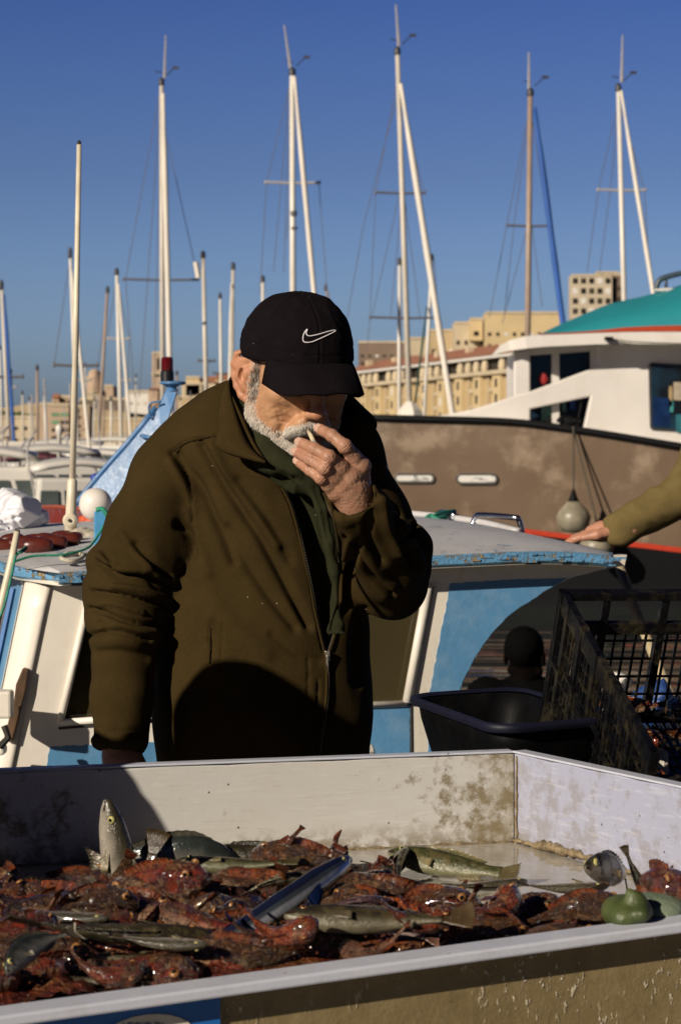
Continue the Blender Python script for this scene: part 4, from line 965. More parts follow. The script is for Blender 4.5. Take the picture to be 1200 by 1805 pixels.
for (x0, x1, yt, yb, Y, lab, fl_, co, mt_) in ((632, 722, 603, 660, 640, 'brown topped terrace building with white balconies above the red roofs', 3, 7, simple('brown_conc', (.20, .14, .10), .8, .2, .1)),
        (716, 800, 596, 650, 620, 'pale stepped building behind the long red roof', 1, 6, M_stone2), (756, 832, 582, 640, 600, 'ochre building with plain upper wall behind the long red roof', 1, 5, M_stone),
        (800, 870, 569, 640, 590, 'cream flat roofed building left of the brown mast', 2, 5, M_stone2), (855, 986, 551, 640, 580, 'long cream building standing highest behind the red roof', 3, 9, M_cream), (828, 850, 562, 600, 585, 'small cream rooftop cube beside the dark vent', 1, 1, M_cream)):
    house('hill_building', lab, x0, x1, yt, Y, mt_, 10, fl_, co, yb, [M_win, M_loggia, M_whitewall], .4, .3, group='cream buildings above the red roof', top_margin=.3)
# left shore
def terr(name, pts, Y, dep, mat):
    m = MB(); m.prism([P(x, y, Y) for x, y in pts] + [P(pts[-1][0], 812, Y), P(pts[0][0], 812, Y)], (0, dep, 0)); tag(obj(name, m, mat), kind='structure')
terr('hill', [(-3000, 740), (-2200, 716), (-1500, 728), (-900, 712), (-400, 725), (-100, 722), (20, 718), (44, 712), (62, 711), (90, 713), (130, 716), (180, 722), (300, 735), (420, 745)], 560, 60, M_hill)
m = MB()
for (x0, x1, y0, y1, Y) in ((-60, 130, 727, 735, 545),): 
    for k in range(60): x = x0 + (x1 - x0) * rnd.random(); V_ = P(x, rnd.uniform(y0, y1), Y); m.lathe(V_, [(.2, -.5), (.55, -.2), (.6, .1), (.3, .5)], 6)
tag(obj('shrubs', m, simple('shrub_green', (.05, .08, .025), .9, .4, .5)), kind='stuff', label='row of dark green shrubs on the dry hill', cat='shrubs')
house('quay_building', 'low tan quayside building at the left edge of the far shore', -60, 70, 735, 500, M_stone2, 10, 3, 8, 806, [M_win, M_stone3, M_loggia], .35, .3)
house('stair_tower', 'tall plain tan stair tower of the green balcony flats', 70, 90, 712, 470, M_stone3, 10, 5, 1, 806, M_win, .2, .15)
house('balcony_flats', 'tan flats with green blinds in stacked balconies on the far shore', 90, 122, 713, 470, M_stone3, 10, 6, 2, 806, [M_grn, M_loggia, M_grn, M_whitewall, M_loggia], .8, .45)
house('balcony_flats', 'tan flats with a plain end wall beside the white pole', 122, 158, 716, 472, M_stone3, 10, 5, 3, 806, [M_stone, M_loggia, M_stone2], .5, .3)
house('rooftop_house', 'small pink stone house with a red roof on the flats', 92, 104, 702, 480, M_stone3, 6, 1, 1, 716, M_win, .3, .4, roof=1.)
house('rooftop_house', 'wide pink stone house left of the white pole', 105, 127, 699, 482, M_stone3, 6, 1, 2, 716, M_win, .3, .4)
r9 = random.Random(9)
for i in range(9):
    x0 = -1500 + i * 158; house('quay_building', 'plain tan quayside building further along the far shore', x0, x0 + r9.randint(110, 150), r9.randint(715, 745), 500, r9.choice([M_stone, M_stone2, M_stone3]), 10, 3, 9, 806, [M_win, M_stone3, M_loggia], .35, .35, group='quayside buildings further along')
# round fort tower with dome
ft = empty('fort_tower', BP(167, 600, zof(735, 600)), 'round pink stone fort tower with a domed lantern', 'tower')
def cyl(name, x, y0, y1, r, Y, mat, par, top=None):
    s = Y / F_PX; m = MB(); h = (y1 - y0) * s; m.lathe(P(x, y1, Y), [(r * s * 1.06, 0), (r * s, h * .1), (r * s, h * .88), (r * s * 1.05, h * .9), (r * s * 1.05, h)] + (top or []), 20); return obj(name, m, mat, par)
cyl('drum', 167, 663, 700, 13.5, 600, M_stone3, ft)
cyl('lantern', 167, 656, 665, 10.5, 600, M_stone3, ft)
s = 600 / F_PX; m = MB(); m.lathe(P(167, 656, 600), [(9.5 * s, 0), (8.5 * s, 2 * s), (5 * s, 4.4 * s), (1 * s, 5.6 * s)], 16); obj('dome', m, M_stone3, ft, smooth=True)
for (x0, x1, y, lab, mt_) in ((152, 166, 692, 'pale gable house below the round fort tower', M_stone2), (166, 186, 697, 'low cream house under the round fort tower', M_stone2), (184, 200, 680, 'square tan keep beside the round fort tower', M_stone3), (140, 156, 706, 'dark rampart left of the round fort tower', M_loggia)):
    house('fort_house', lab, x0, x1, y, 590, mt_, 10, 2, 2, 770, M_win, .2, .2, group='stone houses around the fort')
house('fort_rampart', 'dark brown rampart wall under the round fort tower', 142, 222, 703, 585, simple('rampart', (.13, .10, .075), .9, .2, .1), 8, 1, 5, 770, M_loggia, .15, .3, cat='rampart')
house('fort_rampart', 'long low tan fort wall with ledges along the far water', 128, 330, 738, 540, M_stone, 8, 2, 18, 806, [M_stone3, M_loggia, M_stone2], .25, .2, cat='rampart')
house('fort_rampart', 'lower tan rampart terrace at the water', 150, 420, 762, 520, M_stone2, 8, 1, 16, 806, [M_stone3, M_stone], .3, .2, cat='rampart')
house('white_house', 'wide white house on the far rampart', 226, 286, 690, 560, M_whitewall, 8, 2, 5, 745, [M_win, M_stone2, M_stone], .2, .2)
tw = house('square_tower', 'tall square pink stone tower with a slit window near the red lamp', 268, 286, 622, 600, M_stone3, 4, 1, 1, 720, M_win, .1, .1, cat='tower')
m = MB(); q = P(279, 652, 599); m.box(q.x - .35, q.x + .45, q.y - .2, q.y + .02, q.z, q.z + 3.1); obj('slit_window', m, M_win, tw)
m = MB(); q0 = P(267, 660, 599.2); m.box(q0.x, q0.x + 3.05, q0.y - .2, q0.y + .05, q0.z, q0.z + .5); obj('ledge', m, M_stone2, tw)
for (x0, x1, y, lab, mt_, r_) in ((262, 278, 687, 'small pink house at the foot of the square tower', M_stone3, .6), (320, 365, 676, 'cream row of houses behind the shoulder', M_stone2, None), (328, 352, 665, 'pale house standing above the cream row', M_cream, None), (356, 400, 674, 'red roofed house behind the mast by the shoulder', M_stone2, 1.6), (380, 470, 668, 'long tan house behind the ear', M_stone, 1.5), (310, 420, 700, 'terraced tan buildings just above the shoulder', M_stone, None)):
    house('shore_house', lab, x0, x1, y, 545 if y < 690 else 530, mt_, 10, 3, max(2, (x1 - x0) // 8), 790, [M_win, M_loggia, M_stone3], .35, .3, roof=r_, group='houses on the far shore')

# ================================================================== sail boats: masts, furled sails, rigging, hulls
M_mast = simple('mast_cream', (.52, .47, .40), .4, .1, 1.5); M_mastw = simple('mast_white', (.64, .60, .54), .35, .08, 1.5); M_mastb = simple('mast_brown', (.30, .22, .17), .45, .15, 1.5)
M_sail = simple('furled_sail', (.66, .61, .54), .8, .08, 1.2); M_sailb = simple('furled_blue_sail', (.015, .08, .32), .7, .15, 1.2); M_wire = simple('rigging_wire', (.10, .10, .12), .4); M_wirel = simple('rigging_pale', (.35, .33, .33), .4)
M_fitting = simple('mast_fitting', (.03, .03, .04), .5); M_gel = simple('gelcoat', (.62, .59, .54), .3, .06, 1); M_geld = simple('gelcoat_dark', (.02, .025, .05), .3)
def hull_mb(c, L, B, H, rot=0, zw=-.35):
    m = MB(); rows = []; cs, sn = math.cos(rot), math.sin(rot)
    for i in range(13):
        s = i / 12; x = (s - .5) * L; wd = B / 2 * (min(1, (1 - s) * 2.6) ** .6) * (.82 + .18 * min(1, s * 3)); sh = H * (1 + .25 * s * s)
        r = []
        for (k, zz) in ((-1, sh), (-.96, sh * .5), (-.75, 0), (0, -.35), (.75, 0), (.96, sh * .5), (1, sh)): r.append(Vector((c.x + x * cs - wd * k * sn, c.y + x * sn + wd * k * cs, zw + zz)))
        rows.append(r)
    m.sheet(rows); m.sheet([[r[0] - Vector((0, 0, .04)), r[-1] - Vector((0, 0, .04))] for r in rows]); m.add(rows[0], [tuple(range(7))]); return m
def sailboat(label, top, bot, wpx, Y, mat=None, jib=None, jw=0, jmat=None, spr=(), ant=None, wires=(), rot=.3, L=9, group='sailing boats in the marina', vane=True, hullmat=None, extra=None):
    mat = mat or M_mast; k = Y / F_PX
    b3 = P(bot[0] + (bot[0] - top[0]) * .0, bot[1], Y); base = Vector((b3.x, Y, -.35))
    sb = empty('sailing_boat', base, label, 'sailing boat', group)
    t3 = P(top[0], top[1], Y); d = (b3 - t3); d = d / max(-d.z, 1e-3)
    foot = t3 + d * (t3.z - .9)
    m = MB(); r = wpx * .5 * k; m.tube([foot, t3.lerp(foot, .5), t3], [r, r, r * .82], 10); obj('mast', m, mat, sb, smooth=True)
    m = MB(); m.lathe(t3 + Vector((0, 0, 0)), [(r * .9, -.18), (r * 1.15, -.15), (r * 1.15, -.02), (r * .5, .05)], 8); obj('masthead', m, M_fitting, sb)
    if jib:
        j0, j1 = P(*jib[0], Y - .1), P(*jib[1], Y - 1.5); dd = (j1 - j0); j1 = j0 + dd * max(1, (j0.z - .8) / -dd.z) if dd.z < 0 else j1
        m = MB(); n_ = 14; m.tube([j0.lerp(j1, i / n_) for i in range(n_ + 1)], [jw * .5 * k * (1 if i > 1 else .6) * (1 + .07 * math.sin(i * 2.3)) for i in range(n_ + 1)], 8); obj('furled_sail', m, jmat or M_sail, sb, smooth=True)
    for (y, xa, xb, mm) in spr:
        xm = top[0] + (bot[0] - top[0]) * (y - top[1]) / (bot[1] - top[1])
        m = MB(); m.tube([P(xa, y - 1, Y), P(xm, y + 1, Y)], .035 * max(1, Y / 60), 6); m.tube([P(xm, y + 1, Y), P(xb, y, Y)], .035 * max(1, Y / 60), 6); obj('spreader', m, mm, sb)
        for x in (xa, xb): m = MB(); m.lathe(P(x, y - .5, Y), [(.02, -.05), (.038, -.02), (.038, .02), (.02, .05)], 6); obj('spreader_tip', m, mm if mm is not M_mastw else M_wirel, sb)
    if ant:
        m = MB(); m.tube([P(ant[1][0], ant[1][1], Y), P(ant[0][0], ant[0][1], Y)], [.045, .02], 5); obj('aerial', m, M_wirel, sb)
    if vane and ant:
        m = MB(); q = t3 + Vector((.12, 0, .1)); m.tube([q, q + Vector((.26, 0, .24))], .014, 4); m.box(q.x + .2, q.x + .38, q.y - .01, q.y + .01, q.z + .2, q.z + .28); m.tube([q + Vector((-.1, 0, .1)), q + Vector((-.3, 0, .14))], .014, 4); obj('wind_vane', m, M_fitting, sb)
    if wires:
        m = MB()
        for (x0, y0, x1, y1) in wires: m.tube([P(x0, y0, Y), P(x1, y1, Y)], .0065 * max(1, Y / 30), 4)
        obj('rigging', m, M_wire, sb)
    if extra:
        for (nm, pts, rad, mm) in extra: m = MB(); m.tube([P(x, y, Y - .1) for x, y in pts], rad, 6); obj(nm, m, mm, sb)
    c = Vector((foot.x, Y, 0)); obj('hull', hull_mb(c, L, L * .3, .95, rot), hullmat or M_gel, sb, smooth=False)
    m = MB(); cs, sn = math.cos(rot), math.sin(rot); u = Vector((cs, sn, 0)); v = Vector((-sn, cs, 0)); m.obox(c - u * L * .28 - v * .8 + Vector((0, 0, .5)), u * L * .45, v * 1.6, Vector((0, 0, .55))); obj('coachroof', m, M_gel, sb, bevel=.12)
    m = MB(); m.tube([foot + Vector((0, 0, .7)), foot + Vector((0, 0, .7)) - u * L * .38], .1, 6); obj('boom', m, jmat or M_sail, sb)
    return sb
sailboat('tall cream mast with a wide dark spreader rising behind the red lamp', (285, 140), (287, 700), 9, 66, M_mast, ((288, 165), (301, 720)), 9.5, None, [(493, 218, 349, M_wire)], ((292.5, 62), (290.5, 138)), [(281, 170, 222, 490), (283, 180, 246, 700), (284, 190, 272, 700), (222, 492, 238, 700), (296, 250, 349, 490)], extra=[('radar_reflector', [(345, 462), (350, 490)], .09, M_mastw)])
sailboat('tall white mast directly above the black cap with a leaning furled sail', (515, 122), (517, 720), 11, 64, M_mastw, ((519, 135), (572, 720)), 9, None, [(322, 468, 563, M_wirel)], ((501, 44), (512, 120)), [(511, 150, 482, 480), (512, 165, 500, 480), (513, 330, 505, 420), (470, 322, 458, 520), (562, 324, 580, 560), (511, 150, 470, 322)], extra=[('mast_lamp', [(518, 372), (518, 380)], .09, M_fitting), ('mast_lamp', [(519, 400), (519, 404)], .09, M_fitting)])
sailboat('tallest mast, with a white furled sail leaning away to the tan boat', (700, 85), (722, 735), 10, 60, M_mast, ((706, 148), (797, 730)), 11, None, [(340, 662, 748, M_wire), (560, 652, 765, M_wire)], ((697.5, 8), (703, 82)), [(698, 150, 662, 340), (662, 340, 652, 560), (700, 170, 640, 400), (640, 400, 612, 560), (703, 345, 655, 560), (708, 350, 688, 560), (652, 560, 646, 620), (712, 345, 740, 560), (710, 200, 748, 340)], extra=[('sail_cover', [(722, 708), (722, 722), (722, 745)], [.1, .3, .45], M_sail)])
sailboat('brown mast with a bright blue furled sail', (934, 158), (929, 640), 11, 62, M_mastb, ((942, 190), (994, 590)), 10.5, M_sailb, [(398, 893, 966, M_wire)], ((931.5, 92), (932, 158)), [(931, 200, 893, 396), (893, 396, 862, 560), (930, 215, 905, 400), (905, 400, 888, 560), (929, 400, 885, 570), (938, 215, 966, 398), (937, 400, 955, 540)])
sailboat('white mast standing in front of the tower block', (1089, 150), (1102, 640), 9.5, 62, M_mastw, ((1094, 160), (1155, 545)), 8, None, [(335, 1053, 1136, M_wirel)], ((1096.5, 62), (1095, 145)), [(1087, 190, 1054, 334), (1054, 334, 1034, 480), (1088, 200, 1075, 334), (1075, 334, 1056, 480), (1094, 190, 1135, 335), (1135, 335, 1145, 500)])
sailboat('thin mast at the left edge with a blue furled sail', (3, 497), (18, 800), 7, 50, M_mast, ((8, 520), (27, 800)), 6, M_sailb, [(664, -30, 40, M_wire)], None, [(0, 540, -25, 800)])
sailboat('pale mast crossing behind the hinged roof pole', (124, 440), (139, 830), 6.5, 46, M_mastw, ((127, 478), (162, 830)), 6, None, [(644, 96, 172, M_wire)], None, [(122, 470, 96, 644)], vane=False)
sailboat('slim white mast with a short pale spreader left of the red lamp', (206, 475), (214, 770), 7, 70, M_mastw, ((209, 500), (231, 770)), 5, None, [(597, 190, 229, M_wirel)], None, [(204, 500, 190, 597), (209, 500, 228, 597), (228, 597, 226, 700)])
sailboat('bare tan mast tilted towards the fort tower', (190, 507), (175, 760), 6, 72, M_mastb, None, 0, None, (), None, [(188, 540, 165, 700)], vane=False)
sailboat('plain cream mast beside the end of the wide dark spreader', (358, 445), (365, 760), 8, 68, M_mast, None, 0, None, [(636, 350, 378, M_wire)], None, (), vane=False)
sailboat('short thin mast over the shoulder of the man', (388, 518), (391, 760), 5.5, 80, M_mastw, None, 0, None, [(658, 376, 402, M_wire)], None, (), vane=False)
sailboat('cream mast left of the ear with a furled sail against it', (411, 465), (408, 760), 7, 66, M_mast, ((408, 500), (403, 760)), 5, None, (), None, (), vane=False)
sailboat('stubby mast poking up left of the black cap', (463, 488), (466, 760), 7, 72, M_mastw, None, 0, None, (), None, (), vane=False)
sailboat('short dark slanted mast poking up right of the cap button', (574, 503), (600, 640), 5, 74, M_mastb, None, 0, None, (), None, (), vane=False)
sailboat('thin white mast left of the tallest mast', (704, 457), (703, 760), 7, 66, M_mastw, None, 0, None, (), None, (), vane=False)
sailboat('thin white mast with a dark green furled sail right of the tallest mast', (761, 450), (746, 760), 6, 68, M_mastw, ((752, 540), (730, 720)), 4, simple('green_sail', (.02, .06, .045), .7), (), None, [(765, 460, 772, 560)])
sailboat('faint far mast at the left of the fort', (66, 645), (67, 800), 5.5, 90, M_mastb, None, 0, None, (), None, (), vane=False)
r5 = random.Random(5)
for i, (x, yt) in enumerate(((20, 652), (40, 690), (79, 690), (150, 640), (167, 700), (184, 690), (222, 640), (240, 660), (312, 655), (318, 700), (0, 610), (196, 700), (300, 660), (52, 700), (336, 690))):
    sailboat('distant small boat mast number by the far shore', (x, yt), (x + r5.uniform(-3, 5), 800), r5.uniform(2.5, 4.5), 95 + r5.uniform(0, 25), r5.choice([M_mast, M_mastw, M_mastb]), None, 0, None, [(yt + 30, x - 10, x + 10, M_wirel)] if i % 3 == 0 else (), None, (), vane=False, L=7)['label'] = 'thin distant mast before the far shore'
for o in bpy.data.objects:
    if o.get('label') == 'thin distant mast before the far shore': o['group'] = 'distant masts at the far shore'

# ================================================================== moored motor boats at the left
M_cover = simple('maroon_cover', (.07, .012, .02), .7); M_wglass = simple('boat_window', (.07, .085, .08), .10, .6, 1.5)
def motorboat(label, x, yt, Y, L=5.5, rot=.0, hmat=None, cov=None, cabin=True, hgt=1.1, arch=True, blue=False):
    k = Y / F_PX; zt = zof(yt, Y); c = Vector(((x - CX) * k, Y, 0)); b = empty('motor_boat', Vector((c.x, Y, -.35)), label, 'motor boat', 'motor boats moored in the marina')
    H = max(.5, (zt + .35) * .45); obj('hull', hull_mb(c, L, L * .36, H, rot), hmat or M_gel, b)
    cs, sn = math.cos(rot), math.sin(rot); u = Vector((cs, sn, 0)); v = Vector((-sn, cs, 0)); z0 = -.35 + H
    m = MB(); m.tube([c + u * L * (-.5 + i / 10) * 1.0 - v * (L * .18 + .02) * min(1, (1 - i / 10) * 2.6) ** .6 + Vector((0, 0, z0 + .05 * i / 10))for i in range(11)], .05, 6); obj('rubbing_strip', m, M_geld if not blue else M_sailb, b)
    hc = zt - z0
    m = MB(); lo = [c + u * (L * a) + v * (L * w_) + Vector((0, 0, z0 - .1)) for a, w_ in ((-.30, -.15), (.24, -.13), (.24, .13), (-.30, .15))]; hi = [c + u * (L * a) + v * (L * w_) + Vector((0, 0, z0 + hc * .9)) for a, w_ in ((-.27, -.12), (.08, -.11), (.08, .11), (-.27, .12))]
    m.add(lo + hi, [(0, 1, 5, 4), (1, 2, 6, 5), (2, 3, 7, 6), (3, 0, 4, 7), (4, 5, 6, 7)]); obj('cabin', m, M_gel, b, bevel=.04)
    for s in range(4):
        a = (s + .12) / 4; e = (s + .88) / 4
        p = [lo[0].lerp(lo[1], a).lerp(hi[0].lerp(hi[1], a), .42), lo[0].lerp(lo[1], e).lerp(hi[0].lerp(hi[1], e), .42), lo[0].lerp(lo[1], e).lerp(hi[0].lerp(hi[1], e), .86), lo[0].lerp(lo[1], a).lerp(hi[0].lerp(hi[1], a), .86)]
        m = MB(); m.prism([q - v * .02 for q in p], v * .01); obj('window', m, M_wglass, b)
    m = MB(); rows = []
    for i in range(7):
        s = i / 6; rows.append([hi[0].lerp(hi[1], s * 1.15 - .08) + v * (L * .26 * (t_ - .04)) + Vector((0, 0, hc * .08 + .07 * math.sin(math.pi * s) + .05 * math.sin(math.pi * t_))) for t_ in [j / 6 for j in range(7)]])
    m.sheet(rows); obj('roof', m, cov or M_gel, b, smooth=True, solid=.05)
    nst = 7; rp = [c + u * L * (.02 + .46 * i / nst) - v * (L * .17) * min(1, (1 - (.52 + .46 * i / nst)) * 2.6) ** .6 + Vector((0, 0, z0 + .28)) for i in range(nst + 1)]
    m = MB(); m.tube(rp, .011, 5); [m.tube([q, q - Vector((0, 0, .3))], .009, 5) for q in rp[::2]]; obj('bow_rail', m, M_wirel, b)
    for i in range(2):
        m = MB(); q = c + u * L * (-.3 + .35 * i) - v * (L * .18 + .09) + Vector((0, 0, z0 - .22)); m.lathe(q, [(.03, -.2), (.07, -.15), (.07, .12), (.02, .2)], 10); obj('side_fender', m, M_sailb if (i + int(x)) % 2 else M_geld, b, smooth=True)
    m = MB(); q = c - u * L * .5 + Vector((0, 0, z0 - .1)); m.box(q.x - .12, q.x + .1, q.y - .16, q.y + .12, q.z, q.z + .5); obj('outboard', m, M_geld, b, bevel=.05)
    m = MB(); m.tube([c - u * L * .1 + Vector((0, 0, zt - .1)), c - u * L * .12 + Vector((0, 0, zt + .9))], .012, 5); obj('aerial', m, M_wirel, b)
    if arch:
        m = MB(); q = hi[0] + v * .1; m.tube(bez([q + Vector((0, 0, -.3)), q + Vector((0, 0, .25)) - u * .1, q + v * L * .1 + Vector((0, 0, .42)), q + v * L * .2 + Vector((0, 0, .25)) - u * .1, q + v * L * .2 - Vector((0, 0, .3))], 4), .012, 6); obj('rail', m, M_wirel, b)
    return b
motorboat('wide white motor boat with a rounded cabin at the left edge', 20, 806, 24, 2.6, .1, None, None)
motorboat('white motor boat with a dark blue flank behind the plastic bag', 128, 800, 27, 2.8, .25, M_geld, None)
motorboat('white motor boat with a maroon cover', 92, 812, 31, 2.4, -.2, None, M_cover)
motorboat('low white motor boat right of the hinged pole', 176, 826, 24, 2.6, .3)
motorboat('small white motor boat just left of the light blue stem', 212, 805, 33, 2.8, -.1)
motorboat('distant white motor boat under the fort', 240, 778, 58, 5, -.2)
motorboat('distant pale motor boat below the rampart wall', 150, 782, 52, 4, .1)
m = MB(); b = P(168, 844, 22); m.lathe(b, [(.045 * math.sin(R(a)) * 1.0, -.055 * math.cos(R(a))) for a in range(0, 181, 15)], 14); tag(obj('blue_buoy', m, simple('buoy_blue', (.005, .03, .33), .4), smooth=True, org=b), 'small deep blue buoy hanging beside the light blue stem', 'buoy')
m = MB(); b = P(105, 782, 30); m.lathe(b, [(.03, -.3), (.03, .12), (.05, .15), (.05, .22), (.02, .26)], 10); tag(obj('dock_post', m, M_gel, smooth=True, org=b), 'short white dock lamp post in front of the balcony flats', 'post')
#@@ e_man
# ================================================================== the man in the olive fleece
YM = 3.7
def MP(px, py, dy=0.0): return P(px, py, YM + dy)
man = empty('person', (MP(470, 1000).x, YM, 0.03), 'man in olive brown fleece and black cap holding a cigarette, standing behind the fish tray', 'person')
def fleece(name, col, fuzz=.0009, var=.18):
    t = NT(name); n = t.noise(28, 5); f = t.noise(420, 3, rough=.7); l = t.noise(5, 3)
    c = t.mix(t.ramp(n, [(.3, 0.), (.7, 1.)]), tuple(v * (1 - var) for v in col), tuple(v * (1 + var) for v in col))
    c = t.mix(t.ramp(f, [(.35, .55), (.6, 0.)]), c, tuple(v * .6 for v in col))
    c = t.mix(t.math('MULTIPLY', t.ramp(l, [(.4, 0.), (.7, 1.)]), .35), c, tuple(v * 1.45 for v in col)); pil = t.ramp(t.noise(900, 2), [(.5, 0.), (.7, .5)]); c = t.mix(pil, c, tuple(min(1, v * 2.2) for v in col))
    lint = t.ramp(t.vor(55), [(.035, 1.), (.05, 0.)]); lint = t.math('MULTIPLY', lint, t.ramp(t.noise(17, 2), [(.56, 0.), (.6, 1.)]))
    c = t.mix(lint, c, (.4, .38, .34))
    t.set(col=c, rough=.95, spec=.08, sheen=.0); t.bump(f, fuzz, .8); t.bump(t.noise(45, 3), .0007, .5); return t.m
M_fleece = fleece('olive_fleece', (.031, .0200, .0062)); M_green_f = fleece('green_fleece', (.020, .021, .0095), .0006)
M_cap = fleece('black_cotton', (.0060, .0040, .0052), .0003, .2); M_trous = fleece('dark_trousers', (.012, .011, .012))
def fold(V, N, u, v, pts, w, amp, front=True):
    d = polydist(u, v, smooth_pts(pts)); k = np.exp(-(d / w) ** 2)
    if front: k = k * (N[:, 1] < .25)
    return V + N * (amp * k)[:, None]

# ---- jacket body and sleeves
lo, hi = (-.47, 3.36, .80), (.20, 3.98, 1.66)
S = SDF(lo, hi, .0037)
def C3(p, dy): q = MP(*p, dy); return (q.x, q.y, q.z)
sq = (1, 1.28, 1)
S.chain([C3((478, 850), .03), C3((470, 980), .03), C3((464, 1120), .02), C3((464, 1260), .01), C3((462, 1420), .02), C3((462, 1500), .02)], [.150, .160, .166, .172, .165, .165], .03, sq=sq)
S.chain([C3((326, 820), .03), C3((400, 792), .02), C3((520, 787), .02), C3((598, 806), .02)], [.066, .076, .073, .060], .045)
S.chain([C3((395, 745), .05), C3((480, 722), .07), C3((580, 745), .05)], [.055, .06, .05], .05)
S.chain([C3((395, 742), .03), C3((346, 782), .03), C3((298, 840), .02)], [.038, .043, .058], .035)
S.chain([C3((580, 750), .04), C3((604, 800), .03)], [.042, .055], .035)
# right arm (picture left), hanging straight
S.chain([C3((296, 850), .01), C3((268, 930), -.01), C3((243, 1000), -.03), C3((225, 1080), -.05)], [.066, .069, .064, .054], .022)
S.chain([C3((225, 1080), -.05), C3((220, 1160), -.07), C3((217, 1230), -.085), C3((215, 1300), -.10)], [.056, .049, .046, .042], .012)
# left arm (picture right), bent up to the mouth
S.chain([C3((604, 815), .03), C3((650, 908), .03), C3((682, 985), .0), C3((692, 1030), -.03)], [.060, .060, .055, .051], .03)
S.chain([C3((694, 1032), -.03), C3((684, 1000), -.09), C3((657, 950), -.15), C3((636, 905), -.195), C3((628, 890), -.213)], [.052, .054, .050, .044, .042], .02)
# bunched cloth: rings of folds added round the sleeves
for (x0, y0, x1, y1, dy, r, rr) in ((172, 996, 268, 1012, -.005, .014, .0), (163, 1032, 262, 1060, -.01, .015, 0), (160, 1062, 262, 1092, -.012, .013, 0), (160, 1098, 262, 1118, -.02, .013, 0), (165, 1128, 250, 1130, -.025, .010, 0)):
    cx, cy = (x0 + x1) / 2 + 8, (y0 + y1) / 2; pts = []
    for a in range(-20, 201, 20):
        s, c = math.sin(R(a)), math.cos(R(a)); pts.append(C3((cx - (x1 - x0) / 2 * c * .93, cy - (y1 - y0) / 2 * c), dy - .04 - .048 * s))
    S.chain(pts, [r] * len(pts), .016)
for (x, y, dy, r) in ((183, 985, .0, .022), (180, 1045, -.01, .02), (176, 1085, -.01, .018)): S.ell(MP(x, y, dy - .03), (r, r, r * .7), k=.02)
S.chain([C3((722, 935), .02), C3((732, 960), -.0), C3((734, 1000), -.02)], [.016, .022, .02], .02)
S.chain([C3((660, 838), .05), C3((704, 905), .04)], [.016, .016], .02)
# opening of the jacket front
open_poly = [(466, 806), (486, 838), (508, 879), (522, 920), (535, 970), (547, 1025), (556, 1077), (566, 1120), (573, 1152), (579, 1146), (590, 1110), (596, 1060), (598, 1010), (596, 960), (588, 915), (577, 885), (566, 862), (560, 835), (555, 800), (540, 770), (490, 770)]
F0 = S.F.copy()
X, Y_, Z = np.meshgrid(*S.ax, indexing='ij', sparse=True)
su = CX + F_PX * X / Y_; sv = HZ + F_PX * (CAMZ - Z) / Y_; su = np.broadcast_to(su, S.F.shape); sv = np.broadcast_to(sv, S.F.shape)
msk = (np.abs(F0) < .05) & (su > 440) & (su < 620) & (sv > 740) & (sv < 1180) & (np.broadcast_to(Y_, S.F.shape) < YM + .02)
pd = np.full(S.F.shape, 1., np.float32); pd[msk] = inpoly(su[msk], sv[msk], open_poly) * (3.6 / F_PX)
Cc = np.maximum(pd, -.030 - F0); S.F = np.maximum(F0, -Cc).astype(np.float32)
# neck hole
S.ell(MP(505, 735, .0), (.062, .075, .05), k=.01, op='s')
# cuffs hollow
S.cap(C3((627, 888), -.216), C3((615, 862), -.240), .032, .036, .003, 's')
S.cap(C3((212, 1310), -.102), C3((212, 1355), -.11), .032, .034, .003, 's')
def ring(c, d, R_, r, k=.004):
    c, d = Vector(c), (Vector(d) - Vector(c)).normalized(); a = d.orthogonal().normalized(); b = d.cross(a); S.chain([c + (a * math.cos(t) + b * math.sin(t)) * R_ for t in [math.pi * 2 * i / 20 for i in range(21)]], [r] * 21, k)
ring(C3((622, 879), -.225), C3((615, 862), -.243), .0370, .0052); ring(C3((624, 884), -.220), C3((615, 862), -.243), .0390, .0048)
ring(C3((212, 1311), -.103), C3((212, 1340), -.108), .0370, .0052); ring(C3((212, 1304), -.102), C3((212, 1340), -.108), .0390, .0048)
V, Q = S.surf(); V = relax(V, Q, 2, .5); N = vnorm(V, Q); u, v = uv_of(V)
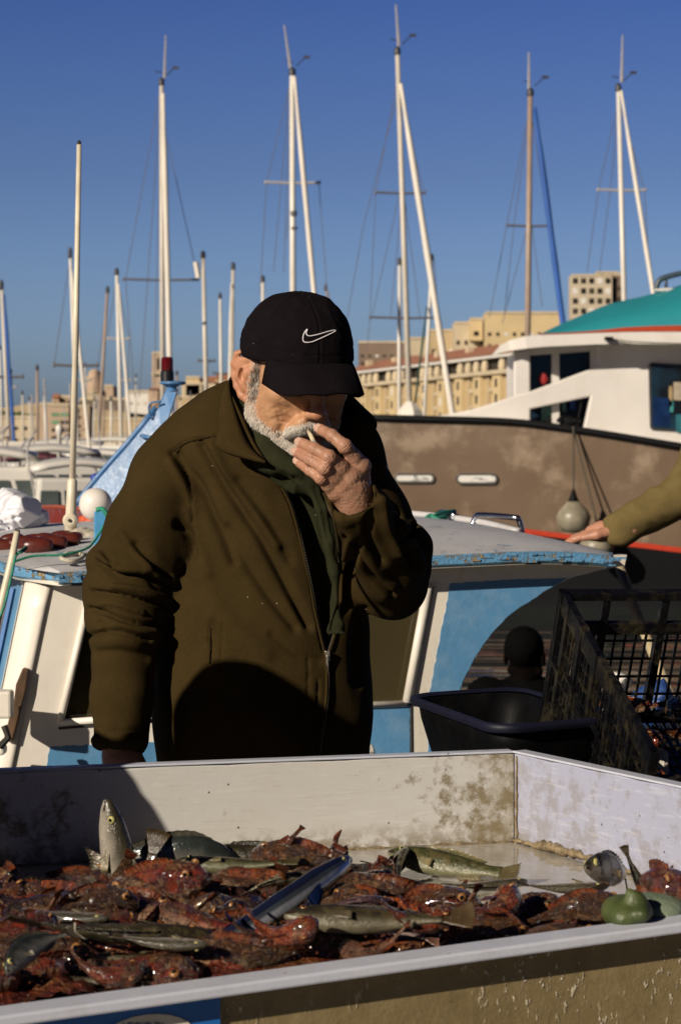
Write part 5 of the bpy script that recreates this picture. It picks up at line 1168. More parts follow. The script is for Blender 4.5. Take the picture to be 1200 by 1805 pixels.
# large soft irregularity
cuffw = 1 - np.exp(-(np.hypot(u - 622, v - 882) / 40) ** 2) - np.exp(-(np.hypot(u - 212, v - 1300) / 45) ** 2)
V = V + N * (fbm(V[:, 0] * 9, V[:, 1] * 9, V[:, 2] * 6, 3) * .020 * cuffw)[:, None]
for pts, w_, a_ in (
    ([(172, 991), (204, 1013), (247, 1018), (300, 1034)], 4, -.009), ([(178, 981), (210, 1002), (250, 1006), (300, 1022)], 6, .005),
    ([(164, 1043), (190, 1046), (220, 1050), (289, 1068)], 3.5, -.010), ([(200, 1034), (240, 1040), (290, 1056)], 5, .006),
    ([(161, 1073), (190, 1082), (220, 1093), (284, 1105)], 3.5, -.009), ([(170, 1066), (200, 1064), (250, 1080)], 4, .005),
    ([(159, 1121), (180, 1115), (209, 1114), (263, 1127)], 3.5, -.008), ([(205, 1100), (240, 1110), (270, 1114)], 5, .004),
    ([(188, 980), (196, 992), (192, 1002)], 4, -.007), ([(240, 960), (262, 985), (295, 1015)], 7, -.006), ([(215, 940), (240, 975), (262, 1000)], 7, .004),
    ([(262, 1015), (275, 1035), (300, 1045)], 6, -.004), ([(180, 1150), (215, 1145), (255, 1160)], 8, -.003), ([(176, 1095), (186, 1105), (182, 1115)], 3, -.005),
    ([(313, 800), (330, 830), (353, 863), (391, 943), (410, 990)], 8, -.008), ([(302, 815), (322, 850), (345, 900)], 8, .005),
    ([(353, 783), (372, 815), (391, 847), (430, 905), (460, 949), (505, 1030), (545, 1103)], 8, -.008), ([(372, 785), (395, 830), (440, 890), (490, 960)], 10, .006),
    ([(400, 930), (430, 985), (475, 1050), (520, 1105)], 9, -.006), ([(420, 850), (470, 915), (510, 985)], 9, -.004), ([(330, 900), (352, 960), (370, 1010)], 9, .004), ([(350, 1000), (400, 1090), (470, 1150)], 14, .003), ([(480, 1120), (520, 1150), (565, 1165)], 7, -.003),
    ([(316, 925), (334, 940), (336, 975), (322, 1010)], 8, -.008),
    ([(609, 949), (640, 1000), (673, 1034), (692, 1050)], 5, -.010), ([(600, 915), (640, 975), (690, 1030)], 9, .006), ([(655, 905), (650, 950), (672, 990)], 7, -.009), ([(672, 880), (680, 930), (700, 975)], 7, .008), ([(700, 905), (706, 950), (724, 990)], 6, -.009), ([(690, 1060), (720, 1050), (745, 1020)], 8, -.004), ([(733, 925), (728, 938), (716, 948)], 4, -.010),
    ([(630, 960), (612, 1010), (610, 1070)], 7, -.009), ([(614, 950), (606, 1000), (604, 1060)], 6, .006), ([(640, 1080), (630, 1130), (632, 1200)], 10, -.006),
    ([(300, 797), (318, 815), (332, 847), (340, 900), (337, 954), (330, 985)], 2.0, -.0035), ([(300, 797), (318, 783), (337, 775), (360, 771), (387, 765)], 2.0, -.004),
    ([(372, 1105), (371, 1140), (369, 1175)], 1.6, -.003), ([(394, 1100), (391, 1140), (388, 1178)], 1.6, -.0025), ([(369, 1090), (366, 1120)], 8, .003),
    ([(562, 1200), (560, 1240), (556, 1290)], 2, -.003), ([(581, 1160), (584, 1220), (578, 1300)], 2, -.003), ([(545, 1160), (543, 1220), (540, 1300)], 2, -.002),
    ([(595, 893), (612, 904), (635, 902), (656, 884), (664, 868)], 1.6, -.003), ([(170, 1283), (212, 1290), (256, 1286)], 1.6, -.002)):
    V = fold(V, N, u, v, pts, w_, a_ * 1.45)
V = relax(V, Q, 1, .2)
jk = addmesh('jacket', V, Q, M_fleece, man); JV, JU, JW = V, *uv_of(V)
FM = N[:, 1] < .3
def onjacket(px, py, off=.0, r=7):
    m = FM & (np.abs(JU - px) < r) & (np.abs(JW - py) < r)
    if not m.any(): return MP(px, py, -.14)
    y = float(np.percentile(JV[m][:, 1], 20)) - off; return P(px, py, y)
# zip: tape and teeth on both edges, slider and cord
M_zip = simple('zip_tape', (.05, .030, .018), .7); M_metal = simple('dull_metal', (.30, .27, .22), .35, metal=.8)
for pts in ([(463, 812), (486, 842), (508, 881), (521, 920), (533, 970), (545, 1025), (555, 1077), (565, 1122), (573, 1158), (576, 1200), (573, 1250), (565, 1300), (560, 1340)], [(566, 858), (578, 884), (590, 915), (598, 960), (600, 1010), (598, 1060), (592, 1110), (581, 1148)]):
    m = MB(); pp = bez([onjacket(x, y, .0015) for x, y in pts], 5); m.tube(pp, .0034, 6, flat=.7); obj('zip_tape', m, M_fleece, man, smooth=True)
    m = MB(); L = 0; pq = bez([onjacket(x + 3 * (1 if x < 577 else -1), y, .003) for x, y in pts], 24)
    for a in pq[::2]: m.obox(a + Vector((-.0012, -.0006, -.0006)), (.0024, 0, 0), (0, .0012, 0), (0, 0, .0011))
    o = obj('zip_teeth', m, M_metal, man)
m = MB(); q = onjacket(577, 1156, .004); m.box(q.x - .004, q.x + .004, q.y - .003, q.y + .002, q.z - .008, q.z + .008); m.box(q.x - .002, q.x + .002, q.y - .005, q.y - .003, q.z - .022, q.z + .001); obj('zip_slider', m, M_metal, man, bevel=.001)
m = MB(); m.tube([q + Vector((0, -.004, -.02)), q + Vector((.001, -.004, -.034)), q + Vector((.003, -.004, -.05))], [.0022, .003, .002], 6); obj('zip_cord', m, M_zip, man, smooth=True)
m = MB(); q = onjacket(640, 1296, 0) if True else 0; q = MP(637, 1297, -.02); m.tube([q, MP(646, 1297, -.02)], .0022, 6); obj('hem_toggle', m, M_zip, man)

# seams laid on the shell in darker fleece
M_seamf = fleece('seam_fleece_dark', (.012, .008, .003))
for pts in ([(303, 799), (320, 785), (340, 776), (362, 772), (384, 768)], [(372, 1098), (371, 1140), (369, 1178)], [(586, 1165), (588, 1220), (584, 1300)], [(176, 1287), (210, 1293), (250, 1289)], [(603, 905), (618, 912), (640, 903), (656, 886)]):
    pp = bez([onjacket(x, y, -.0004, 5) for x, y in pts], 4); m = MB(); pp = [sum((pp[min(max(0, i + j), len(pp) - 1)] for j in range(-3, 4)), Vector()) / 7 for i in range(len(pp))]; m.tube(pp, .0011, 5); obj('seam', m, M_seamf, man, smooth=True)

# ---- inner green top with its roll neck
S = SDF((-.28, 3.42, 1.10), (.12, 3.92, 1.68), .0036)
S.chain([C3((478, 850), .03), C3((470, 980), .03), C3((464, 1120), .02), C3((464, 1250), .01)], [.128, .138, .144, .144], .03, sq=sq)
S.chain([C3((420, 805), .01), C3((520, 800), .0), C3((590, 805), .02)], [.055, .07, .05], .04)
S.chain([C3((476, 800), .0), C3((486, 745), -.005), C3((492, 700), .0)], [.060, .057, .052], .02)
nk = [(427, 690, .0), (432, 725, -.045), (446, 760, -.085), (468, 792, -.115), (494, 818, -.135), (518, 834, -.140), (545, 835, -.125), (575, 815, -.08), (588, 780, -.03), (580, 745, .03), (540, 715, .06), (480, 690, .07), (440, 680, .04), (427, 690, .0)]
S.chain([C3((a, b), d) for a, b, d in nk], [.019] * len(nk), .014)
S.chain([C3((a + 5, b + 20), d + .008) for a, b, d in nk], [.018] * len(nk), .014)
S.chain([C3((a - 4 + i * .3, b + 16), d - .002) for i, (a, b, d) in enumerate(nk[:7])], [.012] * 7, .010)
for pts, r in (([(548, 850, -.140), (566, 900, -.145), (578, 960, -.145), (584, 1010, -.142)], .010), ([(592, 1000, -.138), (588, 1060, -.140), (580, 1120, -.140)], .008)):
    S.chain([C3((a, b), d) for a, b, d in pts], [r] * len(pts), .012)
S.cap(C3((494, 730), -.03), C3((505, 640), -.04), .043, .05, .006, 's')
V, Q = S.surf(); V = relax(V, Q, 2); N = vnorm(V, Q); u, v = uv_of(V)
V = V + N * (fbm(V[:, 0] * 30, V[:, 1] * 30, V[:, 2] * 14, 3) * .008)[:, None]
for pts, w_, a_ in (([(430, 705), (440, 745), (460, 785), (490, 815)], 3, -.003), ([(520, 845), (530, 900), (548, 960)], 5, -.008), ([(556, 860), (570, 900), (578, 950)], 4, -.006), ([(470, 815), (500, 840), (530, 850)], 4, -.006)):
    V = fold(V, N, u, v, pts, w_, a_)
pin = np.exp(-(polydist(u, v, smooth_pts([(486, 840), (506, 880), (528, 930), (548, 1020), (566, 1110)])) / 20) ** 2) * (N[:, 1] < .3) * np.clip((v - 828) / 50, 0, 1); V = V - N * (pin * .045 + .016 * ((u < 440) & (v > 830)))[:, None]; V = relax(V, Q, 4)
addmesh('roll_neck_top', V, Q, M_green_f, man)

# ---- collar leaves
def collar(name, A, B, nseg=5, th=.005, bulge=.008):
    A = bez([MP(*p) for p in A], nseg); B = bez([MP(*p) for p in B], nseg); n = min(len(A), len(B)); rows = []
    for k in range(7):
        t_ = k / 6; rows.append([A[i].lerp(B[i], t_) + Vector((0, -bulge * math.sin(math.pi * t_), .3 * bulge * math.sin(math.pi * t_))) for i in range(n)])
    m = MB(); m.sheet(rows); return obj(name, m, M_fleece, man, smooth=True, solid=th)
collar('collar', [(404, 672, -.02), (408, 702, -.068), (420, 745, -.116), (438, 786, -.146), (470, 818, -.158)], [(396, 684, -.02), (387, 722, -.066), (385, 760, -.108), (386, 792, -.130), (464, 816, -.162)], bulge=.007)
collar('collar', [(470, 822, -.135), (440, 790, -.105), (412, 750, -.07), (396, 715, -.02), (400, 700, .04), (450, 690, .10), (520, 690, .12), (585, 700, .09), (615, 725, .03), (612, 760, -.05), (590, 800, -.10)],
       [(470, 818, -.150), (446, 780, -.135), (422, 725, -.095), (406, 685, -.04), (412, 662, .03), (455, 650, .09), (520, 650, .11), (580, 665, .09), (610, 690, .03), (614, 735, -.06), (590, 795, -.11)], bulge=.003)
collar('collar', [(600, 688, .02), (612, 705, -.01), (616, 730, -.05), (608, 770, -.09), (598, 800, -.11)], [(610, 690, .03), (635, 715, .0), (662, 744, -.03), (652, 770, -.055), (612, 806, -.1)], bulge=.006)

# ---- trousers and shoes (behind the tray)
S = SDF((-.36, 3.45, -.0), (.10, 4.0, 1.02), .009)
S.chain([C3((464, 1380), .02), C3((464, 1460), .02)], [.155, .15], .03, sq=(1, 1.3, 1))
for sx in (-1, 1):
    x = MP(464, 1400).x + sx * .085
    S.chain([(x, YM + .02, .88), (x + sx * .02, YM, .50), (x + sx * .025, YM + .03, .12)], [.092, .072, .06], .03)
V, Q = S.surf(); V = relax(V, Q, 2); addmesh('trousers', V, Q, M_trous, man)
S = SDF((-.40, 3.30, -.0), (.16, 4.0, .2), .008)
for sx in (-1, 1):
    x = MP(464, 1400).x + sx * .11
    S.chain([(x, YM + .05, .09), (x, YM + .0, .075), (x + sx * .01, YM - .16, .062)], [.045, .045, .036], .02)
V, Q = S.surf(); V = relax(V, Q, 2); addmesh('shoes', V, Q, M_trous, man)

# ---- head (built upright, then turned and bowed)
HC = MP(519, 664, -.075); HR = Matrix.Rotation(R(22), 4, 'Z') @ Matrix.Rotation(R(18), 4, 'X'); HM = Matrix.Translation(HC) @ HR
HMn = np.array(HM)
def toW(V): return V @ HMn[:3, :3].T + HMn[:3, 3]
def headsdf(h=.0019, ears=True):
    S = SDF((-.122, -.14, -.20), (.122, .13, .155), h)
    S.ell((0, .012, .045), (.073, .094, .083), k=0)
    S.ell((0, -.03, -.012), (.062, .064, .085), k=.03)
    for s in (-1, 1):
        S.chain([(s * .062, .0, -.03), (s * .056, -.012, -.062), (s * .034, -.05, -.092), (s * .012, -.076, -.102)], [.017, .017, .018, .018], .022)
        S.ell((s * .042, -.064, -.010), (.024, .022, .020), k=.018)
        S.ell((s * .046, -.045, -.045), (.020, .025, .030), k=.02)
        S.chain([(s * .008, -.096, .030), (s * .040, -.082, .030)], [.010, .010], .012)
        S.ell((s * .031, -.100, .010), (.017, .012, .011), k=.008, op='s')
        S.ell((s * .031, -.083, .008), (.0155, .0135, .0125), k=.004)
        S.ell((s * .012, -.106, -.031), (.0085, .010, .008), k=.006)
        S.ell((s * .0065, -.1105, -.0385), (.0035, .005, .003), k=.002, op='s')
        S.chain([(s * .017, -.104, -.030), (s * .030, -.094, -.045), (s * .037, -.083, -.064)], [.0022, .0026, .002], .006, 's')
        S.chain([(s * .020, -.087, -.003), (s * .034, -.084, -.010), (s * .046, -.076, -.008)], [.0018, .002, .001], .004, 's')
        S.chain([(s * .040, -.079, -.050), (s * .043, -.069, -.075), (s * .038, -.062, -.088)], [.0016, .002, .001], .005, 's')
        S.chain([(s * .050, -.066, -.045), (s * .052, -.054, -.070)], [.0012, .001], .004, 's')
        S.chain([(0, -.094, -.046), (s * .018, -.096, -.050), (s * .034, -.082, -.066)], [.011, .0105, .006], .010)
    S.ell((0, -.076, -.102), (.022, .020, .018), k=.015)
    S.chain([(0, -.094, .022), (0, -.104, .0), (0, -.115, -.022)], [.0085, .009, .0115], .009)
    S.ell((0, -.118, -.026), (.012, .011, .010), k=.006)
    S.chain([(-.018, -.094, -.064), (-.006, -.101, -.0615), (.006, -.101, -.0615), (.018, -.094, -.064)], [.004, .0052, .0052, .004], .004)
    S.chain([(-.016, -.092, -.0745), (0, -.0985, -.0765), (.016, -.092, -.0745)], [.005, .0072, .005], .005)
    S.chain([(-.026, -.086, -.0695), (-.01, -.102, -.0685), (.01, -.102, -.0685), (.026, -.086, -.0695)], [.0015, .0022, .0022, .0015], .002, 's')
    S.chain([(0, .02, -.06), (-.004, .045, -.13), (-.004, .06, -.20)], [.055, .054, .058], .025)
    S.chain([(0, -.03, -.09), (-.004, .01, -.16), (-.004, .03, -.2)], [.03, .04, .045], .02)
    if ears:
        for s in (-1, 1):
            def E(y, z, o=0): return (s * (.0695 + .62 * (y + .012) + o), y, z)
            S.chain([E(-.006, .012, -.002), E(.006, .002, -.003), E(.003, -.020, -.003)], [.012, .014, .010], .006)
            S.chain([E(.004, .026, -.001), E(.016, .016, -.002), E(.016, -.004, -.002), E(.008, -.022, -.002)], [.0075, .0085, .0085, .007], .005)
            S.chain([E(-.010, .008), E(-.008, .026), E(.002, .038), E(.014, .040), E(.024, .030), E(.028, .012), E(.026, -.006), E(.019, -.022), E(.009, -.034), E(.001, -.038)], [.0042, .0045, .0048, .005, .005, .0046, .0044, .005, .0062, .0065], .004)
            S.chain([E(.004, .028, .003), E(.013, .024, .004), E(.018, .010, .004), E(.015, -.006, .003)], [.0032, .0036, .0036, .003], .003)
            S.ell(E(.004, .0, .0085), (.0065, .007, .0115), k=.003, op='s')
            S.ell(E(-.008, -.005, .004), (.0045, .004, .007), k=.003)
    return S
S = headsdf(); V, Q = S.surf(); V = relax(V, Q, 1, .5)
e_ = np.sqrt((V[:, 0] / .0835) ** 2 + ((V[:, 1] - .004) / .0990) ** 2 + ((V[:, 2] - .044) / .079) ** 2); wz = np.clip((V[:, 2] - .034) / .012, 0, 1) * (e_ > .97); cc_ = np.array([0, .004, .046])
V = np.where((wz > 0)[:, None], V * (1 - wz[:, None]) + (cc_ + (V - cc_) * (.97 / np.maximum(e_, .1))[:, None]) * wz[:, None], V); N = vnorm(V, Q)
V = V + N * (fbm(V[:, 0] * 60, V[:, 1] * 60, V[:, 2] * 60, 3) * .0014)[:, None]
# crow's feet and cheek creases
wr = fbm(V[:, 0] * 40, V[:, 1] * 60 + V[:, 2] * 90, V[:, 2] * 30, 2); chk = np.exp(-((np.abs(V[:, 0]) - .045) / .02) ** 2 - ((V[:, 2] + .05) / .03) ** 2)
V = V - N * (np.clip(.12 - np.abs(wr), 0, 1) * .022 * chk)[:, None]
crk = np.clip(.07 - np.abs(fbm(V[:, 0] * 30 + 4, V[:, 1] * 120, V[:, 2] * 26, 2)), 0, 1) * np.exp(-((V[:, 2] + .03) / .045) ** 2) * (V[:, 1] < .0); V = V - N * (crk * .014)[:, None]
def chd(V, pts):
    d = np.full(len(V), 9.); P_ = np.stack([np.abs(V[:, 0]), V[:, 1], V[:, 2]], 1)
    for a, b in zip(pts[:-1], pts[1:]):
        a = np.array(a); b = np.array(b); t_ = np.clip(((P_ - a) @ (b - a)) / ((b - a) @ (b - a)), 0, 1); d = np.minimum(d, np.linalg.norm(P_ - a - t_[:, None] * (b - a), axis=1))
    return d
dj = chd(V, [(.071, -.012, .035), (.070, -.012, .0), (.068, -.012, -.03), (.064, -.016, -.06), (.048, -.048, -.095), (.022, -.080, -.112), (0, -.090, -.114)])
dm = chd(V, [(0, -.108, -.050), (.018, -.104, -.053), (.034, -.090, -.066), (.038, -.080, -.085)])
dc = chd(V, [(0, -.097, -.090), (.015, -.09, -.096), (.03, -.075, -.1)])
lowr = np.clip((-.035 - V[:, 2]) / .04, 0, 1)
wj = np.clip(1.15 - dj / (.013 + .023 * lowr), 0, 1); wm = np.clip(1.3 - dm / .0085, 0, 1) * (V[:, 2] < -.043) * (np.abs(V[:, 0]) + 0 > 0); wc = np.clip(1.3 - dc / .014, 0, 1)
lips = np.exp(-(chd(V, [(0, -.102, -.0745), (.016, -.094, -.0735)]) / .0075) ** 2)
bw = np.clip(np.maximum(np.maximum(wj, wm), wc) - lips * 1.2, 0, 1)
ear = np.clip((np.abs(V[:, 0]) - .074) / .008, 0, 1); nose = np.exp(-(((V[:, 0]) / .018) ** 2 + ((V[:, 1] + .115) / .02) ** 2 + ((V[:, 2] + .025) / .02) ** 2))
base_ = np.array([.45, .245, .130]); col = np.tile(base_, (len(V), 1))
def blend(col, c, w): return col * (1 - w[:, None]) + np.array(c) * w[:, None]
sp = fbm(V[:, 0] * 90, V[:, 1] * 90, V[:, 2] * 90, 3); col = col * (1 + .5 * fbm(V[:, 0] * 25, V[:, 1] * 25, V[:, 2] * 25, 3))[:, None] * (1 - .6 * np.clip(sp - .12, 0, 1))[:, None]
col = blend(col, [.46, .20, .12], ear * .6); col = blend(col, [.42, .14, .09], nose * .6); col = blend(col, [.38, .14, .10], lips * .8); col = blend(col, [.40, .33, .27], bw * .65)
headV, headQ, headC = toW(V), Q, col; hN = N; hV = V

t = NT('skin'); a = t.attr('col')[0]; n = t.noise(260, 3, rough=.6); n2 = t.noise(60, 4)
t.set(col=t.mix(t.ramp(n2, [(.35, .28), (.6, 0.)]), a, (.30, .11, .06)), rough=.48, spec=.35, sss=.0); t.bump(n, .0006, .7); t.bump(n2, .0008, .5); M_skin = t.m

# ---- hands and fingers
def hand(fing, rad, palm, veins=(), h=.0012, pad=.03, thumb=None, toward=Vector((0, -1, 0)), skinlo=None):
    allp = [p for f in fing for p in f] + [p for p, _ in palm] + ([p for p in thumb[0]] if thumb else [])
    lo = [min(p[i] for p in allp) - pad for i in range(3)]; hi = [max(p[i] for p in allp) + pad for i in range(3)]
    S = SDF(lo, hi, h)
    for (p, r), (q, s) in zip(palm[:-1], palm[1:]): S.cap(p, q, r, s, .02)
    for f, rr in zip(fing, rad):
        w_ = palm[1][0]
        S.cap(w_, f[0], palm[1][1] * .62, rr[0] * 1.15, .012)
    for f, rr in zip(fing, rad):
        S.cap(f[0], f[1], rr[0], rr[1] * .94, .005)
        mid = Vector(f[0]).lerp(Vector(f[1]), .5); S.ell(mid - Vector(toward) * .002, (rr[1] * 1.0,) * 3, k=.006)
        S.cap(f[1], f[2], rr[1] * .94, rr[2] * .95, .003); S.cap(f[2], f[3], rr[2] * .95, rr[3], .003)
        S.ell(Vector(f[1]) + Vector(toward) * .0018, (rr[1] * 1.02,) * 3, k=.004); S.ell(Vector(f[2]) + Vector(toward) * .0008, (rr[2] * 1.0,) * 3, k=.003)
        S.ell(Vector(f[0]) + Vector(toward) * .003, (rr[0] * .98,) * 3, k=.006)
    if thumb:
        tp, tr = thumb
        for i in range(len(tp) - 1): S.cap(tp[i], tp[i + 1], tr[i], tr[i + 1], .008)
    # creases over the joints, on the side of the knuckles
    for f, rr in zip(fing, rad):
        for j, offs in ((1, (-.0045, -.0015, .0015, .0045)), (2, (-.0016, .0016))):
            ax = (Vector(f[j + 1]) - Vector(f[j - 1])).normalized(); sd_ = ax.cross(Vector(toward)).normalized(); dn = sd_.cross(ax).normalized(); dn = dn if dn.dot(Vector(toward)) > 0 else -dn
            for o_ in offs:
                c = Vector(f[j]) + ax * o_ + dn * (rr[j] * 1.02 + (.0016 if j == 1 else .0006)); S.chain([c - sd_ * rr[j] * .75 - dn * rr[j] * .32 + ax * o_ * .5, c, c + sd_ * rr[j] * .75 - dn * rr[j] * .32 + ax * o_ * .5], [.0003, .0007, .0003], .0012, 's')
    for vn in veins: S.chain(vn, [.0016] * len(vn), .0035)
    V, Q = S.surf(); V = relax(V, Q, 1, .4); N = vnorm(V, Q)
    V = V + N * (fbm(V[:, 0] * 120, V[:, 1] * 120, V[:, 2] * 120, 3) * .0010)[:, None]
    wr = fbm(V[:, 0] * 180 + V[:, 2] * 90, V[:, 1] * 90, V[:, 2] * 180, 2); V = V - N * (np.clip(.08 - np.abs(wr), 0, 1) * .006)[:, None]
    col = np.tile([.36, .195, .125], (len(V), 1)) * (1 + .5 * fbm(V[:, 0] * 50, V[:, 1] * 50, V[:, 2] * 50, 3))[:, None]
    for f, rr in zip(fing, rad):
        for j, wgt, rad_ in ((1, .45, .011), (3, .5, .013), (2, .2, .009)):
            k = np.exp(-(np.linalg.norm(V - np.array(f[j]), axis=1) / rad_) ** 2); col = blend(col, [.42, .17, .11], k * wgt)
    return V, Q, col
def nail(f, rr, toward, name='fingernail', tilt=.0):
    ax = (Vector(f[3]) - Vector(f[2])).normalized(); tw = Vector(toward); sd_ = ax.cross(tw).normalized(); dn = sd_.cross(ax).normalized(); dn = dn if dn.dot(tw) > 0 else -dn
    c = Vector(f[3]) + ax * .0015; r = rr[3]; rows = []
    for i in range(7):
        s = i / 6 - .5; row = []
        wd = r * .74 * (1 - .25 * (2 * s) ** 4)
        for j in range(7):
            a = (j / 6 - .5) * 2; row.append(c + ax * (s * .0125) + sd_ * (wd * a) + dn * (r * (.98 - .30 * a * a) + .0006 - .0015 * max(0, s) ** 2))
        rows.append(row)
    m = MB(); m.sheet(rows); return m
M_nail = simple('nail', (.50, .32, .24), .28, .05, 80)
def T3(l): return [tuple(MP(a, b, d)) for a, b, d in l]
fing = [T3([(637, 822, -.225), (608, 787, -.250), (585, 768, -.240), (565, 757, -.214)]), T3([(619, 838, -.235), (580, 806, -.262), (553, 791, -.250), (531, 781, -.224)]),
        T3([(606, 853, -.236), (572, 825, -.262), (546, 810, -.248), (524, 798, -.222)]), T3([(591, 868, -.230), (566, 843, -.252), (546, 829, -.240), (527, 815, -.216)])]
rad = [[.0128, .0112, .0100, .0088], [.0124, .0112, .0100, .0086], [.0120, .0106, .0094, .0082], [.0112, .0096, .0085, .0076]]
palm = [(MP(638, 915, -.185), .0285), (MP(626, 884, -.205), .0270), (MP(618, 858, -.218), .0235), (MP(614, 846, -.222), .019)]
veins = [T3([(642, 880, -.226), (634, 855, -.240), (632, 838, -.243)]), T3([(625, 890, -.230), (614, 868, -.243), (600, 858, -.245)])]
thumb = (T3([(640, 885, -.190), (628, 855, -.175), (606, 828, -.165), (584, 806, -.165)]), [.02, .016, .0125, .010])
tow = Vector((-.15, -1, .1)).normalized()
V1, Q1, C1 = hand(fing, rad, palm, veins, thumb=thumb, toward=tow)
# resting hand beyond the tray edge (picture left)
f2 = [T3([(198 + i * 15, 1388 + [0, 4, 3, -4][i], -.112 + .004 * i), (196 + i * 15, 1422 + [0, 6, 4, -6][i], -.135), (197 + i * 15, 1444 + [0, 6, 4, -8][i], -.128), (198 + i * 15, 1460 + [0, 6, 4, -10][i], -.108)]) for i in range(4)]
palm2 = [(MP(212, 1280, -.082), .029), (MP(214, 1330, -.090), .026), (MP(218, 1352, -.098), .024), (MP(220, 1372, -.105), .020)]
V2, Q2, C2 = hand(f2, rad, palm2, h=.0022, thumb=(T3([(235, 1345, -.085), (256, 1370, -.10), (258, 1400, -.115), (252, 1422, -.12)]), [.019, .015, .012, .010]), toward=tow)
# arms and trunk under the clothes join head and hands
S = SDF((-.44, 3.42, .9), (.17, 3.9, 1.6), .008)
S.chain([C3((480, 800), .04), C3((470, 1000), .06), C3((464, 1350), .06)], [.06, .08, .09], .03)
S.chain([C3((486, 745), .0), C3((480, 800), .0)], [.05, .055], .02)
S.chain([C3((480, 815), .02), C3((290, 850), .02), C3((222, 1070), -.01), C3((212, 1290), -.082)], [.04, .045, .035, .027], .02)
S.chain([C3((480, 815), .02), C3((630, 825), .03), C3((698, 1020), -.03), C3((640, 915), -.185)], [.04, .045, .035, .026], .02)
V3, Q3 = S.surf(); C3_ = np.tile(base_, (len(V3), 1))
allV, allQ, allC = [headV, V1, V2, V3], [headQ, Q1, Q2, Q3], [headC, C1, C2, C3_]
off = 0; qs = []
for V_, Q_ in zip(allV, allQ): qs.append(Q_ + off); off += len(V_)
bo = addmesh('body', np.concatenate(allV), np.concatenate(qs), M_skin, man); vcol(bo, 'col', np.concatenate(allC))
for f, rr in zip(fing, rad): obj('fingernail', nail(f, rr, tow), M_nail, bo, smooth=True)
# ---- beard, moustache, side hair: short stiff strands
def strands(name, sel_w, n, length, grav, mat, r0=.00028, seed=1, mind=.25, par=None):
    rs = np.random.RandomState(seed); w_ = np.clip(sel_w, 0, 1); idx = rs.choice(len(hV), n, p=w_ / w_.sum())
    p = hV[idx] + rs.normal(0, .0008, (n, 3)); nn = hN[idx]; d = nn * .38 + np.array(grav) + rs.normal(0, .22, (n, 3)); d /= np.linalg.norm(d, axis=1)[:, None]
    d = d + nn * np.clip(.12 - (d * nn).sum(1), 0, 1)[:, None]
    L = length * rs.uniform(.5, 1.2, n) * (.5 + .5 * w_[idx]); a = np.cross(d, rs.normal(0, 1, (n, 3))); a /= np.linalg.norm(a, axis=1)[:, None] + 1e-9; b = np.cross(d, a)
    mid = p + d * (L * .55)[:, None] + np.array([0, 0, -.0004]); tip = p + d * L[:, None] + np.array(grav) * .0012
    vs = np.concatenate([toW(q) for q in (p + a * r0, p - a * .5 * r0 + b * .8 * r0, p - a * .5 * r0 - b * .8 * r0, mid + a * r0 * .8, mid - a * .4 * r0 + b * .7 * r0, mid - a * .4 * r0 - b * .7 * r0, tip)])
    i = np.arange(n); tri = []
    for k in range(3):
        e = (k + 1) % 3; tri += [np.stack([i + k * n, i + e * n, i + (3 + e) * n], 1), np.stack([i + k * n, i + (3 + e) * n, i + (3 + k) * n], 1), np.stack([i + (3 + k) * n, i + (3 + e) * n, i + 6 * n], 1)]
    return addmesh(name, vs, np.concatenate(tri), mat, man, smooth=False)
M_hair = simple('white_hair', (.84, .77, .68), .6, .08, 200); M_hairg = simple('grey_hair', (.20, .165, .135), .6, .4, 400)
strands('beard', np.maximum(wj * (.25 + .75 * lowr), wc) * (1 - np.clip(lips * 2, 0, 1)) * (hV[:, 2] < .01), 32000, .0090, (0, -.15, -.85), M_hair, seed=2, r0=.00024)
strands('beard_grey', np.maximum(wj, wc) * (hV[:, 2] < .0), 1300, .005, (0, -.1, -.7), M_hairg, seed=3)
strands('moustache', wm * (1 - np.clip(lips * 1.5, 0, 1)), 6500, .0090, (0, -.25, -.85), M_hair, seed=4)
sb_ = np.clip(1 - chd(hV, [(.071, -.022, .05), (.072, -.018, .01), (.070, -.016, -.03)]) / .011, 0, 1)
strands('sideburns', sb_, 2600, .006, (0, .1, -.7), M_hairg, seed=5, r0=.00022)
nk_ = np.clip((hV[:, 1] - .02) / .03, 0, 1) * (hV[:, 2] < .05) * (hV[:, 2] > -.07) * (np.abs(hV[:, 0]) < .073)
strands('back_hair', nk_, 5000, .009, (0, .1, -.8), M_hairg, seed=6, r0=.0003)
for s_ in (-1, 1):
    m = MB(); c = HM @ Vector((s_ * .031, -.0855, .008)); m.lathe(c, [(.0118 * math.sin(R(k)), -.0118 * math.cos(R(k))) for k in range(0, 181, 15)], 16); obj('eye', m, simple('eye_dark', (.25, .2, .17), .15), man, smooth=True)

# ---- cap
S = SDF((-.11, -.13, .0), (.11, .14, .17), .0020)
S.ell((0, .004, .044), (.0885, .104, .0840), k=0); S.ell((0, .0, .078), (.070, .084, .056), k=.02)
S.ell((0, .004, .042), (.0850, .1005, .0800), k=.0, op='s'); S.ell((0, .0, .076), (.066, .080, .052), k=.0, op='s')
X, Y_, Z = np.meshgrid(*S.ax, indexing='ij', sparse=True)
pl = (.040 - np.clip(Y_ + .06, 0, .2) * .14 - Z); S.F = np.maximum(S.F, pl).astype(np.float32)
V, Q = S.surf(); V = relax(V, Q, 2); N = vnorm(V, Q)
V = V + N * (fbm(V[:, 0] * 22, V[:, 1] * 22, V[:, 2] * 16, 3) * .010)[:, None]
rg = 1 - np.abs(fbm(V[:, 0] * 20 + 3, V[:, 1] * 20, V[:, 2] * 34 + 5, 2)) * 7; V = V + N * (np.clip(rg, 0, 1) * .0018)[:, None]
